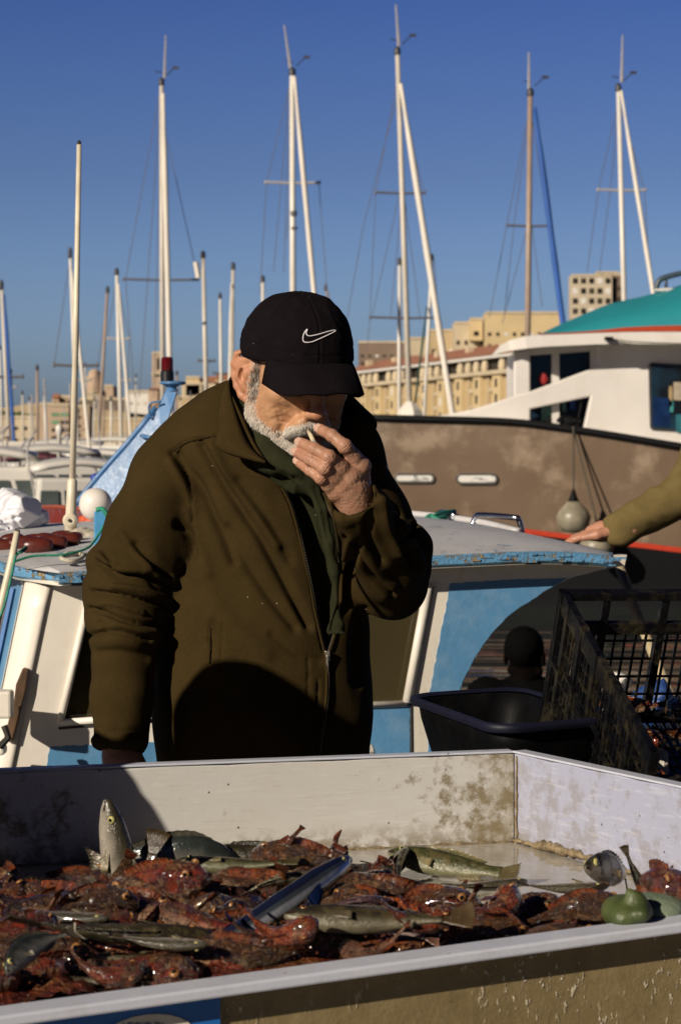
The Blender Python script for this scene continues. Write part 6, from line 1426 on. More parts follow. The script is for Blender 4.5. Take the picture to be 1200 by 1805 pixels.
az = np.arctan2(V[:, 0], -(V[:, 1] - .002)); rr_ = np.hypot(V[:, 0], V[:, 1] - .002)
for k in range(6):
    a0 = R(60 * k); d_ = np.abs(np.angle(np.exp(1j * (az - a0)))) * rr_; V = V + N * ((-.0016 * np.exp(-(d_ / .0012) ** 2) + .0007 * np.exp(-((d_ - .004) / .0015) ** 2)))[:, None]
V = V + N * (-.0010 * np.exp(-((V[:, 2] - .062 + np.clip(V[:, 1] + .04, 0, .2) * .12) / .0013) ** 2))[:, None]
capo = addmesh('cap', toW(V), Q, M_cap, man); capL = V
m = MB(); m.lathe(HM @ Vector((0, .0, .1325)), [(.0075, -.004), (.0078, .0), (.006, .0034), (.002, .0045)], 14, HR @ Vector((0, -.05, 1))); obj('cap_button', m, M_cap, capo, smooth=True)
rows = []
for j in range(11):
    t_ = j / 10; row = []
    for i in range(33):
        a = (i / 32 - .5) * 2; ang = a * R(54)
        bx, by = .0868 * math.sin(ang), .004 - .1030 * math.cos(ang) * 1.0
        ex, ey = .0745 * math.copysign(abs(a) ** .92, a), -.078 - .094 * (max(0, 1 - abs(a) ** 3.2)) ** .55
        x = bx + (ex - bx) * t_; y = by + (ey - by) * t_ if abs(a) < .999 else by
        z = .049 - t_ * .026 - .018 * a * a * (.25 + .75 * t_) + .004 * math.sin(math.pi * t_)
        z += .0016 * math.sin(a * 9) * t_
        row.append(HM @ Vector((x, y, z)))
    rows.append(row)
m = MB(); m.sheet(rows); obj('cap_brim', m, M_cap, capo, smooth=True, solid=.0035)
# stitched outline mark on the front of the cap, laid on the crown
sw = [(534, 600), (534.6, 592), (537.5, 585), (541, 580.5), (541.5, 581.5), (540, 586.5), (541.2, 590.5), (546, 592.2), (556, 590.6), (566, 588), (578, 584.4), (588, 582.2), (591, 582.4), (590.6, 584), (582, 588.6), (570, 594.2), (558, 599.4), (550, 602.6), (543, 603.6), (537, 603)]
capW = toW(capL); cu, cv_ = uv_of(capW); cf = vnorm(capW, Q)[:, 1] < .2
def oncap(x, y, off=.0012):
    m = cf & (np.hypot(cu - x, cv_ - y) < 5); q = capW[m]; return P(x, y, float(np.percentile(q[:, 1], 25)) - off)
m = MB(); m.tube(bez([oncap(x, y) for x, y in sw + [sw[0]]], 4), .00095, 6); obj('embroidered_mark', m, simple('white_thread', (.72, .68, .70), .7), capo, smooth=True)

# ---- cigarette
cg = empty('cigarette', MP(548, 768, -.20), 'short pale hand rolled cigarette between the lips and the fingers of the man', 'cigarette')
m = MB(); m.tube([MP(544, 761, -.192), MP(548, 768, -.206), MP(553, 779, -.222)], [.0030, .0034, .0034], 10); obj('paper', m, simple('cig_paper', (.62, .52, .34), .7, .3, 200, .0004), cg, smooth=True)
m = MB(); m.tube([MP(553, 778.5, -.2215), MP(554.5, 782, -.226)], [.0036, .0026], 8); obj('ash', m, simple('ash', (.35, .33, .31), .9, .5, 300, .001), cg)
#@@ f_people
# ================================================================== other people
M_skin2 = simple('skin_plain', (.34, .17, .11), .5, .1, 40, .0003); M_hairb = simple('hair_black', (.006, .005, .005), .6, .3, 200, .001)
def figure(name, loc, label, J, mats, h=.008, hair=None, bulk=1.0, hood=False):
    """J: joint points in world space; a whole clothed figure"""
    r_ = empty(name, loc, label, 'person'); g = {k: Vector(v) for k, v in J.items()}
    allp = list(g.values()); lo = [min(p[i] for p in allp) - .2 for i in range(3)]; hi = [max(p[i] for p in allp) + .2 for i in range(3)]
    S = SDF(lo, hi, h); mid = (g['shl'] + g['shr']) / 2; nk_ = mid + Vector((0, 0, .02))
    S.chain([mid + Vector((0, 0, -.08)), (mid + g['hip']) / 2, g['hip'] + Vector((0, 0, .02))], [.135 * bulk, .135 * bulk, .145 * bulk], .04, sq=(1, 1.2, 1))
    S.chain([g['shl'], mid + Vector((0, 0, .0)), g['shr']], [.068, .075, .068], .05); S.cap(mid, nk_ + Vector((0, 0, .04)), .07, .055, .03)
    for s in 'lr': S.chain([g['sh' + s], g['el' + s], g['wr' + s]], [.066 * bulk, .052 * bulk, .042 * bulk], .03)
    if hood: S.ell(g['head'] + Vector((-.01, -.02, .03)), (.128, .128, .135), k=.03); S.cap(g['head'] + Vector((0, -.02, -.03)), mid, .12, .13, .04); S.ell(g['head'] + g['face'].normalized() * .12 + Vector((0, 0, -.01)), (.085, .085, .10), k=.01, op='s')
    V, Q = S.surf(); V = relax(V, Q, 1); N = vnorm(V, Q); rg = 1 - np.abs(fbm(V[:, 0] * 9, V[:, 1] * 9, V[:, 2] * 15, 3)) * 4; V = V + N * (np.clip(rg, 0, 1) * .009)[:, None]
    addmesh('jacket', V, Q, mats[0], r_)
    S = SDF(lo, hi, h)
    for s in 'lr': S.chain([g['hip'] + (g['kn' + s] - g['hip']) * .05 + Vector(((.07 if g['kn' + s].x > g['hip'].x else -.07), 0, 0)), g['kn' + s], g['an' + s]], [.10, .068, .055], .03)
    V, Q = S.surf(); addmesh('trousers', relax(V, Q, 2), Q, mats[1], r_)
    S = SDF(lo, hi, h)
    for s in 'lr': q = g['an' + s]; S.chain([q + Vector((0, .03, -.02)), q + g['toe'] * .5 + Vector((0, 0, -.035)), q + g['toe'] + Vector((0, 0, -.045))], [.045, .042, .034], .02)
    V, Q = S.surf(); addmesh('shoes', relax(V, Q, 1), Q, mats[1], r_)
    # skin: head with face, neck, hands
    hd = g['head']; f = g['face'].normalized(); rt = f.cross(Vector((0, 0, 1))).normalized(); up_ = rt.cross(f)
    S = SDF([hd[i] - .17 for i in range(3)], [hd[i] + .17 for i in range(3)], .004)
    def L(a, b, c): return hd + rt * a + f * b + up_ * c
    Rm = Matrix((rt, f, up_)).transposed()
    S.ell(L(0, -.012, .04), (.074, .094, .083), rot=Rm, k=0); S.ell(L(0, .03, -.02), (.06, .062, .083), rot=Rm, k=.03)
    for s in (-1, 1):
        S.chain([L(s * .056, .0, -.05), L(s * .02, .07, -.1)], [.02, .018], .02); S.ell(L(s * .031, .098, .008), (.014, .010, .010), rot=Rm, k=.008, op='s'); S.ell(L(s * .08, -.008, 0), (.009, .017, .032), rot=Rm, k=.006)
    S.chain([L(0, .094, .02), L(0, .114, -.024)], [.009, .013], .01); S.chain([L(-.02, .092, -.065), L(0, .099, -.067), L(.02, .092, -.065)], [.005, .007, .005], .004)
    S.cap(hd + Vector((0, 0, -.05)), hd + (nk_ - hd).normalized() * .16, .052, .056, .02)
    V, Q = S.surf(); parts = [(relax(V, Q, 1), Q)]
    for s in 'lr':
        w_ = g['wr' + s]; d = g['fd' + s].normalized(); sd_ = d.cross(g['pn' + s]).normalized(); pn = g['pn' + s].normalized()
        S = SDF([w_[i] - .22 for i in range(3)], [w_[i] + .22 for i in range(3)], .003)
        S.cap(w_ - d * .03, w_ + d * .01, .027, .027, .01); S.chain([w_, w_ + d * .05, w_ + d * .075], [.027, .026, .022], .012)
        for k in range(4):
            b_ = w_ + d * .085 + sd_ * (-.030 + .020 * k); ln = (.034, .040, .038, .028)[k]
            S.chain([w_ + d * .03 + sd_ * (-.015 + .01 * k), b_, b_ + d * ln - pn * .006, b_ + d * ln * 1.8 - pn * .020], [.014, .0105, .0095, .008], .005)
        S.chain([w_ + d * .02 - sd_ * .022, w_ + d * .05 - sd_ * .045, w_ + d * .085 - sd_ * .055], [.015, .0125, .0095], .008)
        V, Q = S.surf(); parts.append((relax(V, Q, 1), Q))
    S = SDF(lo, hi, .010); S.chain([mid, g['hip']], [.07, .08], .02); S.cap(mid, hd + Vector((0, 0, -.06)), .05, .05, .02)
    for s in 'lr': S.chain([mid, g['sh' + s], g['el' + s], g['wr' + s]], [.05, .04, .026, .026], .02)
    V, Q = S.surf(); parts.append((V, Q))
    off = 0; vs = []; qs = []
    for V, Q in parts: vs.append(V); qs.append(Q + off); off += len(V)
    addmesh('body', np.concatenate(vs), np.concatenate(qs), mats[2], r_)
    S = SDF([hd[i] - .15 for i in range(3)], [hd[i] + .17 for i in range(3)], .004)
    S.ell(L(0, -.016, .048), (.079, .096, .083), rot=Rm, k=0); S.ell(L(0, .12, -.02), (.09, .09, .085), rot=Rm, k=.02, op='s'); S.ell(L(0, -.02, -.14), (.2, .2, .10), rot=Rm, k=.01, op='s')
    V, Q = S.surf(); N = vnorm(V, Q); V = V + N * (fbm(V[:, 0] * 60, V[:, 1] * 60, V[:, 2] * 60, 3) * .008)[:, None]; addmesh('hair', V, Q, hair or M_hairb, r_)
    return r_
M_navyj = fleece('navy_coat', (.02, .024, .035)); M_khaki = fleece('khaki_shirt', (.125, .092, .036), .0005, .12)
# customer waiting to the left of the tray (throws the long shadow on the jacket)
cx_, cy_ = -.955, 2.70; f_ = Vector((.3, .95, 0))
figure('person', (cx_, cy_, 0), 'customer in a dark hooded coat waiting at the end of the fish table', dict(head=(cx_ + .02, cy_ + .0, 1.565), face=(.5, .7, -.25), shl=(cx_ - .15, cy_ + .13, 1.47), shr=(cx_ + .165, cy_ - .14, 1.46), hip=(cx_, cy_, .95),
    ell=(cx_ - .24, cy_ + .19, 1.15), elr=(cx_ + .27, cy_ - .24, 1.15), wrl=(cx_ - .16, cy_ + .28, .92), wrr=(cx_ + .22, cy_ + .02, .93), knl=(cx_ - .11, cy_ + .04, .5), knr=(cx_ + .11, cy_ - .02, .5), anl=(cx_ - .12, cy_, .1), anr=(cx_ + .13, cy_ - .06, .1), toe=(.05, .15, 0),
    fdl=(.1, .3, -.9), fdr=(0, .3, -.9), pnl=(-.9, .2, 0), pnr=(.9, -.1, 0)), (M_navyj, M_trous, M_skin2), bulk=1.25, hood=True)
# man on the boat whose arm leans on the roof
hq = P(1062, 938, 5.95)
figure('person', (P(1330, 800, 6.25).x, 6.25, .55), 'man in a khaki shirt resting one hand on the edge of the cabin roof', dict(head=P(1365, 520, 6.3), face=(-.5, -.8, -.2), shl=P(1315, 660, 6.15), shr=P(1530, 665, 6.4), hip=P(1430, 960, 6.35),
    ell=P(1205, 868, 6.0), elr=P(1590, 860, 6.3), wrl=P(1092, 932, 5.96), wrr=P(1600, 1030, 6.15), knl=P(1390, 1220, 6.2), knr=P(1490, 1220, 6.25), anl=P(1390, 1410, 6.3), anr=P(1500, 1410, 6.4), toe=(-.05, -.15, 0),
    fdl=(-.86, .40, -.15), fdr=(0, -.2, -1), pnl=(-.1, -.15, 1), pnr=(1, 0, 0)), (M_khaki, M_trous, simple('skin_warm', (.40, .19, .12), .5, .1, 40, .0003)), h=.007)
# dark haired man seen from behind; shade put into his near-black colours
M_shadeblk = simple('shade_black', (.0022, .0022, .0024), .95, .2, 30, spec=.05); M_dsk = simple('skin_shaded', (.0035, .0022, .002), .9, spec=.03)
b = P(925, 1160, 9.2); fz = -.25
figure('person', (b.x, 9.2, -.3), 'dark haired person in black sitting in a dinghy beyond the black tub', dict(head=(b.x, 9.2, b.z), face=(.4, .9, 0), shl=(b.x - .16, 9.2, b.z - .155), shr=(b.x + .16, 9.25, b.z - .17), hip=(b.x, 9.2, b.z - .66),
    ell=(b.x - .26, 9.25, b.z - .46), elr=(b.x + .24, 9.25, b.z - .46), wrl=(b.x - .2, 9.45, b.z - .55), wrr=(b.x + .18, 9.45, b.z - .55), knl=(b.x - .12, 9.6, b.z - .6), knr=(b.x + .12, 9.6, b.z - .6), anl=(b.x - .12, 9.65, b.z - 1.0), anr=(b.x + .12, 9.65, b.z - 1.0), toe=(0, .12, 0),
    fdl=(0, .9, -.2), fdr=(0, .9, -.2), pnl=(0, 0, 1), pnr=(0, 0, 1)), (M_shadeblk, M_shadeblk, M_dsk), hair=simple('hair_shade_black', (.002, .002, .002), .9, spec=.05))
dg = empty('dinghy', (b.x, 9.4, -.35), 'low black dinghy carrying the dark haired person', 'dinghy')
obj('hull', hull_mb(Vector((b.x, 9.4, 0)), 2.6, 1.2, .32, .2), M_shadeblk, dg); m = MB(); m.box(b.x - .45, b.x + .45, 9.1, 9.35, b.z - .78, b.z - .74); obj('thwart', m, M_wood, dg)
# blue tarpaulin and pale crates stowed in the cockpit, glimpsed through the lattice crate
V, Q = bagmesh(P(1150, 1240, 5.25), .055, .06, .055, 2., .005); q = P(1150, 1235, 5.25)
tag(link('blue_tarpaulin', npmesh('blue_tarpaulin', V - np.array(q), Q), simple('tarp_blue', (.014, .045, .17), .5), smooth=True, fix=False, loc=q), 'folded blue tarpaulin glimpsed through the lattice of the black crate', 'tarpaulin')
V, Q = bagmesh(P(1088, 1200, 5.6), .035, .03, .022, 8., .004); q = P(1088, 1200, 5.6)
tag(link('white_cloth', npmesh('white_cloth', V - np.array(q), Q), M_bwhite, smooth=True, fix=False, loc=q), 'small white cloth glimpsed through the lattice of the black crate', 'cloth')
#@@ g_fish
# ================================================================== the catch
def skinmat(name, rough=.16, bumpv=.0012, bscale=120, coat=.3, scale_pat=0, metal=0, hue=.25, spec=.5):
    t = NT(name); c = t.attr('col')[0]; n = t.noise(bscale, 5, rough=.7); n2 = t.noise(35, 4)
    rk = name == 'rockfish_skin'
    c = t.mix(t.math('MULTIPLY', t.ramp(n2, [(.4, 0.), (.65, 1.)]), .85 if rk else .5), c, t.mix(.8 if rk else .6, c, (.012, .006, .004)))
    if rk: c = t.mix(t.ramp(t.noise(130, 4, rough=.7), [(.56, 0.), (.68, .75)]), c, (.28, .15, .06)); c = t.mix(t.ramp(t.noise(95, 3, vec=t.coord(loc=(3, 3, 3))), [(.55, 0.), (.66, .8)]), c, (.02, .008, .005))
    v_ = t.ramp(t.rand(), [(0., (1 - hue) * .8), (1., 1.0)]); c = t.mix(1., c, v_, 'MULTIPLY')
    t.set(col=c, rough=t.ramp(n, [(.3, rough * .7), (.7, rough * 1.6)]), coat=coat, crough=.035, metal=metal, spec=spec)
    if name == 'rockfish_skin': t.bump(t.noise(75, 3), .0045)
    if scale_pat: t.bump(t.vor(scale_pat, vec=t.coord((1, 1, 1.25))), .0006, .7)
    t.bump(n, bumpv, .9); return t.m
MF_rock = skinmat('rockfish_skin', .11, .0040, 150, 1.0); MF_silver = skinmat('silver_fish_skin', .20, .0004, 60, .3, 260, .35, .2); MF_smooth = skinmat('smooth_fish_skin', .20, .0012, 90, .45, 330, .05, .35)
def interp(xs, x): return np.interp(x, [a for a, _ in xs], [b for _, b in xs])
def fish_data(L, top, bot, wid, colf, ns=44, na=28, bend=0, zb=0, rough=0, fins=(), seed=1, tail=None, tailc=None, spikes=0, mouth=True):
    """head at +x, back at +z; sections swept along a bent spine. returns verts, faces, colours"""
    rs = random.Random(seed); V = []; Fc = []; Cl = []
    s_ = [i / (ns - 1) for i in range(ns)]
    def spine(s):
        x = (.5 - s) * L; return Vector((x, bend * L * (s - .42) ** 2 * 4 * (1 if s > .42 else .5), zb * L * (s - .5) ** 2 * 4))
    for i, s in enumerate(s_):
        c = spine(s); d = (spine(min(1, s + .01)) - spine(max(0, s - .01))).normalized(); side = Vector((0, 0, 1)).cross(d).normalized()
        zt, zb_, w_ = interp(top, s) * L, interp(bot, s) * L, interp(wid, s) * L
        for k in range(na):
            a = 2 * math.pi * k / na; ca, sa = math.cos(a), math.sin(a)
            z = (zt if sa > 0 else -zb_) * 1.0 * (abs(sa) ** .9) * (1 if sa > 0 else -1) * (1 if sa > 0 else -1); y = w_ * math.copysign(abs(ca) ** .85, ca)
            p = c + side * y + Vector((0, 0, z if sa > 0 else z))
            V.append(p); Cl.append(colf(s, sa, ca))
    for i in range(ns - 1):
        for k in range(na): Fc.append((i * na + k, i * na + (k + 1) % na, (i + 1) * na + (k + 1) % na, (i + 1) * na + k))
    Fc.append(tuple(range(na - 1, -1, -1))); Fc.append(tuple((ns - 1) * na + k for k in range(na)))
    A = np.array([tuple(v) for v in V])
    if rough:
        n = fbm(A[:, 0] * 55 + seed, A[:, 1] * 55, A[:, 2] * 55, 3); n2 = 1 - np.abs(fbm(A[:, 0] * 120 + seed, A[:, 1] * 120, A[:, 2] * 120, 2)) * 3
        C_ = A.copy(); C_[:, 0] = 0; nn = C_ / np.maximum(np.linalg.norm(C_, axis=1), 1e-4)[:, None]; A = A + nn * (n * rough * 2.2 + np.clip(n2, 0, 1) * rough * .6)[:, None]
        V = [Vector(v) for v in A]
    if mouth: # dark gape
        for i in range(3):
            for k in range(na):
                if abs(math.sin(2 * math.pi * k / na) + .15) < .25: V[i * na + k] = V[i * na + k] * .985; Cl[i * na + k] = (.02, .008, .006)
    def add_fin(base, tips, col, col2, rays=9, th=.0007, curl=0):
        """webbed fin between a base line and tip line, with raised rays"""
        o = len(V); n = rays * 2; b = bez(base, 12); tp = bez(tips, 12)
        def at(l, u): x = u * (len(l) - 1); i = min(int(x), len(l) - 2); return l[i].lerp(l[i + 1], x - i)
        nr = 4
        for side_ in (1, -1):
            for r in range(nr):
                for j in range(n + 1):
                    u = j / n; p0, p1 = at(b, u), at(tp, u); ray = j % 2 == 0; t_ = r / (nr - 1)
                    if not ray and t_ > .9: t_ = .95
                    p = p0.lerp(p1, t_); nrm = (at(b, 1) - at(b, 0)).cross(p1 - p0)
                    nrm = nrm.normalized() if nrm.length > 1e-9 else Vector((0, 1, 0))
                    V.append(p + nrm * (side_ * th * (1.6 if ray else .4) + (.0016 if ray else -.0006) + curl * math.sin(t_ * 1.5) * u)); Cl.append(tuple((c1 * (1 - t_) + c2 * t_) * (1.25 if ray else .8) for c1, c2 in zip(col, col2)))
        m_ = n + 1
        for side_ in range(2):
            q = o + side_ * nr * m_
            for r in range(nr - 1):
                for j in range(n):
                    f = (q + r * m_ + j, q + r * m_ + j + 1, q + (r + 1) * m_ + j + 1, q + (r + 1) * m_ + j); Fc.append(f if side_ else f[::-1])
        q0, q1 = o, o + nr * m_
        for j in range(n): r = (nr - 1) * m_; Fc.append((q0 + r + j, q0 + r + j + 1, q1 + r + j + 1, q1 + r + j))
    e = spine(1.0); dz = interp(top, 1.0) * L
    if tail:
        sp, ln, fork = tail; tc, tc2 = tailc; dx = (spine(1) - spine(.97)).normalized()
        add_fin([e + Vector((0, 0, -dz * .9)), e, e + Vector((0, 0, dz * .9))], [e + dx * ln * L + Vector((0, 0, -sp * L)), e + dx * ln * (1 - fork) * L, e + dx * ln * L + Vector((0, 0, sp * L))], tc, tc2, 9)
    for kind, c1, c2 in fins:
        if kind in ('dorsal', 'spiny'):
            a0, a1, hh = (.30, .82, .045) if kind == 'dorsal' else (.26, .80, .095)
            bs = [spine(a0 + (a1 - a0) * i / 5) + Vector((0, 0, interp(top, a0 + (a1 - a0) * i / 5) * L * .93)) for i in range(6)]
            tp = [q + Vector((-.03 * L, 0, hh * L * (math.sin(math.pi * (i + .8) / 6.5)) ** .6)) for i, q in enumerate(bs)]
            add_fin(bs, tp, c1, c2, 11 if kind == 'spiny' else 9)
            if kind == 'spiny':
                for i in range(11):
                    q = spine(a0 + (a1 - a0) * .7 * i / 10) + Vector((0, 0, interp(top, a0 + (a1 - a0) * .7 * i / 10) * L * .9)); o = len(V); hgt = hh * L * 1.25 * (math.sin(math.pi * (i + 2) / 14)) ** .5
                    for (dx_, dy_) in ((.0016, 0), (-.0008, .0013), (-.0008, -.0013)): V.append(q + Vector((dx_, dy_, 0))); Cl.append(c2)
                    V.append(q + Vector((-.035 * L, 0, hgt))); Cl.append((.3, .2, .12)); Fc += [(o, o + 1, o + 3), (o + 1, o + 2, o + 3), (o + 2, o, o + 3)]
        if kind == 'anal':
            bs = [spine(.62 + .2 * i / 3) + Vector((0, 0, -interp(bot, .62 + .2 * i / 3) * L * .93)) for i in range(4)]; add_fin(bs, [q + Vector((-.05 * L, 0, -.04 * L)) for q in bs], c1, c2, 6)
        if kind == 'fan':
            for sy in (1, -1):
                q = spine(.30); w_ = interp(wid, .30) * L; b_ = [q + Vector((0, sy * w_ * .9, z * L)) for z in (-.075, -.04, 0)]
                add_fin(b_, [q + Vector((-.03 * L, sy * (w_ + .02 * L), -.16 * L)), q + Vector((-.17 * L, sy * (w_ + .03 * L), -.10 * L)), q + Vector((-.17 * L, sy * (w_ + .02 * L), .04 * L))], c1, c2, 11)
        if kind == 'pect':
            for sy in (1, -1):
                q = spine(.30); w_ = interp(wid, .30) * L; add_fin([q + Vector((0, sy * w_ * .95, z * L)) for z in (-.04, -.02, .0)], [q + Vector((-.13 * L, sy * (w_ + .03 * L), z * L)) for z in (-.09, -.05, -.02)], c1, c2, 6)
    if spikes:
        for k in range(spikes):
            s = rs.uniform(.02, .30); a = rs.uniform(.1, 3.0); q = spine(s) + Vector((0, math.cos(a) * interp(wid, s) * L, math.sin(a) * interp(top, s) * L)); o = len(V); r = .002
            for (dx_, dy_) in ((r, 0), (-r, r), (-r, -r)): V.append(q * .98 + Vector((dx_, dy_, 0))); Cl.append((.12, .04, .02))
            V.append(q + (q - spine(s)).normalized() * rs.uniform(.004, .009) + Vector((-.004, 0, 0))); Cl.append((.3, .18, .1)); Fc += [(o, o + 1, o + 3), (o + 1, o + 2, o + 3), (o + 2, o, o + 3)]
    return V, Fc, Cl, spine
SP = {}

def species(key, mat, eye=None, **k):
    V, Fc, Cl, spine = fish_data(**k); me = bpy.data.meshes.new(key); me.from_pydata([tuple(v) for v in V], [], Fc); me.update(); me.materials.append(mat)
    me.polygons.foreach_set('use_smooth', [True] * len(me.polygons)); a = me.attributes.new('col', 'FLOAT_COLOR', 'POINT'); a.data.foreach_set('color', [x for c in Cl for x in (max(0, c[0]), max(0, c[1]), max(0, c[2]), 1)])
    em = None
    if eye:
        s, zf, r, ms = eye; em = []
        for sy in (1, -1):
            mb = MB(); w_ = interp(k['wid'], s) * k['L']; c = spine(s) + Vector((0, sy * w_ * .80, zf * interp(k['top'], s) * k['L']))
            mb.cur = 0; mb.lathe(c, [(r, -.1 * r), (r, .15 * r), (r * .8, .42 * r), (r * .52, .55 * r)], 16, (0, sy, 0)); mb.cur = 1; mb.lathe(c, [(r * .55, .50 * r), (r * .4, .64 * r), (r * .12, .70 * r)], 12, (0, sy, 0))
            e = mb.mesh('eye'); e.polygons.foreach_set('material_index', mb.mi); e.polygons.foreach_set('use_smooth', [True] * len(e.polygons))
            for m_ in ms: e.materials.append(m_)
            em.append(e)
    SP[key] = (me, em)
M_eyeg = simple('eye_gold', (.42, .38, .14), .12, .2, 200, coat=.5); M_eyer = simple('eye_amber', (.22, .10, .03), .15, .3, 200, coat=.4); M_eyeb = simple('eye_pupil', (.003, .003, .004), .05, coat=.6)
def mottled(a, b, c, seed, belly=None, f=9):
    def fn(s, sa, ca):
        n = float(fbm(np.array([s * f + seed]), np.array([sa * 2.2 + ca * .8]), np.array([ca * 2.2]), 3)[0]); w = min(1, max(0, .5 + n * 2.6)); col = [x * (1 - w) + y * w for x, y in zip(a, b)]
        if n > .09: col = [x * .4 + y * .6 for x, y in zip(col, c)]
        if belly is not None: k = min(1, max(0, -sa * 1.5 - .2)); col = [x * (1 - k) + y * k for x, y in zip(col, belly)]
        return tuple(col)
    return fn
RT = [(0, .035), (.04, .075), (.12, .125), (.22, .155), (.32, .165), (.5, .13), (.7, .08), (.88, .045), (1, .042)]; RB = [(0, .045), (.05, .085), (.15, .13), (.3, .15), (.5, .12), (.7, .07), (.88, .04), (1, .038)]; RW = [(0, .05), (.05, .105), (.15, .155), (.3, .150), (.5, .110), (.7, .060), (.88, .028), (1, .016)]
BT = [(0, .015), (.04, .055), (.12, .105), (.25, .15), (.38, .165), (.55, .14), (.75, .08), (.9, .035), (1, .032)]; BB = [(0, .02), (.05, .06), (.15, .11), (.3, .15), (.45, .155), (.6, .12), (.78, .06), (.9, .032), (1, .03)]; BW = [(0, .015), (.06, .045), (.18, .07), (.35, .078), (.55, .062), (.75, .035), (.9, .015), (1, .008)]
WT = [(0, .02), (.05, .05), (.15, .085), (.3, .11), (.5, .105), (.7, .075), (.88, .045), (1, .045)]; WW = [(0, .02), (.06, .045), (.2, .065), (.4, .07), (.6, .058), (.8, .03), (1, .01)]
LT = [(0, .012), (.03, .025), (.1, .042), (.25, .055), (.5, .055), (.75, .042), (.92, .02), (1, .018)]; LW = [(0, .01), (.04, .022), (.15, .036), (.4, .042), (.7, .03), (.92, .012), (1, .006)]
red, drk, tan_, org_ = (.22, .056, .012), (.018, .007, .004), (.27, .13, .045), (.30, .058, .012)
for i in range(3): species('rock%d' % i, MF_rock, (.13, .78, .0085, (M_eyer, M_eyeb)), L=.225, top=RT, bot=RB, wid=RW, colf=mottled([red, (.13, .050, .014), (.28, .034, .008)][i], [drk, (.022, .011, .005), (.03, .006, .004)][i], tan_, i * 3.3, (.32, .19, .11)), ns=96, na=56, bend=[.25, -.3, .1][i], rough=.0040, seed=i + 1,
    fins=(('spiny', red, org_),), tail=(.065, .09, -.1), tailc=(drk, org_), spikes=80)
species('orange', MF_rock, (.13, .78, .008, (M_eyer, M_eyeb)), L=.19, top=RT, bot=RB, wid=RW, colf=mottled((.36, .060, .014), (.12, .024, .009), (.38, .19, .09), 7, (.36, .17, .10)), ns=90, na=52, bend=.3, rough=.0034, seed=5, fins=(('spiny', org_, org_), ('fan', org_, (.30, .075, .02)), ('anal', org_, org_)), tail=(.08, .11, -.1), tailc=(org_, (.28, .06, .018)), spikes=20)
def silverc(back, belly, stripe=None):
    def fn(s, sa, ca):
        k = min(1, max(0, .30 + sa * 1.3 + .35 * math.sin(s * 37 + sa * 5) * .3)); c = [x * k + y * (1 - k) for x, y in zip(back, belly)]
        if stripe and stripe(s, sa): c = [x * .35 for x in c]
        return tuple(c)
    return fn
species('bream', MF_silver, (.12, .42, .0098, (M_eyeg, M_eyeb)), L=.26, top=BT, bot=BB, wid=BW, colf=silverc((.045, .055, .050), (.34, .32, .28)), ns=60, na=32, bend=.08, zb=-.10, fins=(('dorsal', (.08, .08, .06), (.16, .14, .10)), ('pect', (.2, .18, .12), (.3, .27, .2)), ('anal', (.1, .1, .08), (.2, .18, .14))), tail=(.13, .18, .35), tailc=((.10, .09, .07), (.16, .13, .09)))
species('striped', MF_silver, (.12, .42, .009, (M_eyeg, M_eyeb)), L=.22, top=BT, bot=BB, wid=BW, colf=silverc((.13, .115, .075), (.38, .33, .26), lambda s, sa: math.sin(s * 42) > .55 and sa > -.6), ns=80, na=36, bend=-.1, fins=(('dorsal', (.14, .12, .07), (.2, .16, .08)), ('pect', (.3, .25, .15), (.3, .2, .1))), tail=(.12, .18, .3), tailc=((.18, .14, .06), (.28, .2, .07)))
species('wrasse', MF_smooth, (.12, .5, .006, (M_eyeg, M_eyeb)), L=.235, top=WT, bot=WT, wid=WW, colf=mottled((.075, .080, .026), (.035, .038, .016), (.15, .12, .045), 4, (.24, .23, .13), 17), bend=.05, fins=(('dorsal', (.10, .10, .04), (.2, .16, .07)), ('pect', (.2, .18, .1), (.3, .25, .12)), ('anal', (.12, .1, .05), (.2, .15, .08))), tail=(.09, .15, -.1), tailc=((.10, .08, .03), (.14, .11, .05)))
species('purple', MF_smooth, (.12, .5, .007, (M_eyer, M_eyeb)), L=.25, top=BT, bot=WT, wid=BW, colf=mottled((.085, .042, .052), (.035, .018, .026), (.20, .12, .11), 9, (.34, .24, .22), 17), bend=-.06, fins=(('dorsal', (.1, .05, .05), (.16, .08, .06)), ('pect', (.3, .16, .12), (.36, .2, .14))), tail=(.10, .15, .15), tailc=((.12, .06, .05), (.2, .1, .07)))
species('dark', MF_smooth, (.12, .5, .006, (M_eyer, M_eyeb)), L=.27, top=WT, bot=WT, wid=WW, colf=mottled((.022, .02, .012), (.045, .035, .018), (.09, .07, .03), 2, (.16, .14, .09), 17), bend=.04, fins=(('dorsal', (.03, .025, .015), (.05, .04, .02)), ('pect', (.06, .05, .03), (.09, .07, .04))), tail=(.125, .19, -.1), tailc=((.05, .032, .015), (.09, .06, .028)))
species('pale', MF_smooth, (.12, .5, .006, (M_eyeg, M_eyeb)), L=.235, top=WT, bot=WT, wid=WW, colf=silverc((.07, .06, .035), (.52, .46, .38)), bend=.05, zb=.0, fins=(('dorsal', (.10, .09, .06), (.2, .16, .1)), ('pect', (.2, .16, .1), (.3, .25, .15))), tail=(.09, .15, -.1), tailc=((.09, .07, .04), (.13, .10, .06)))
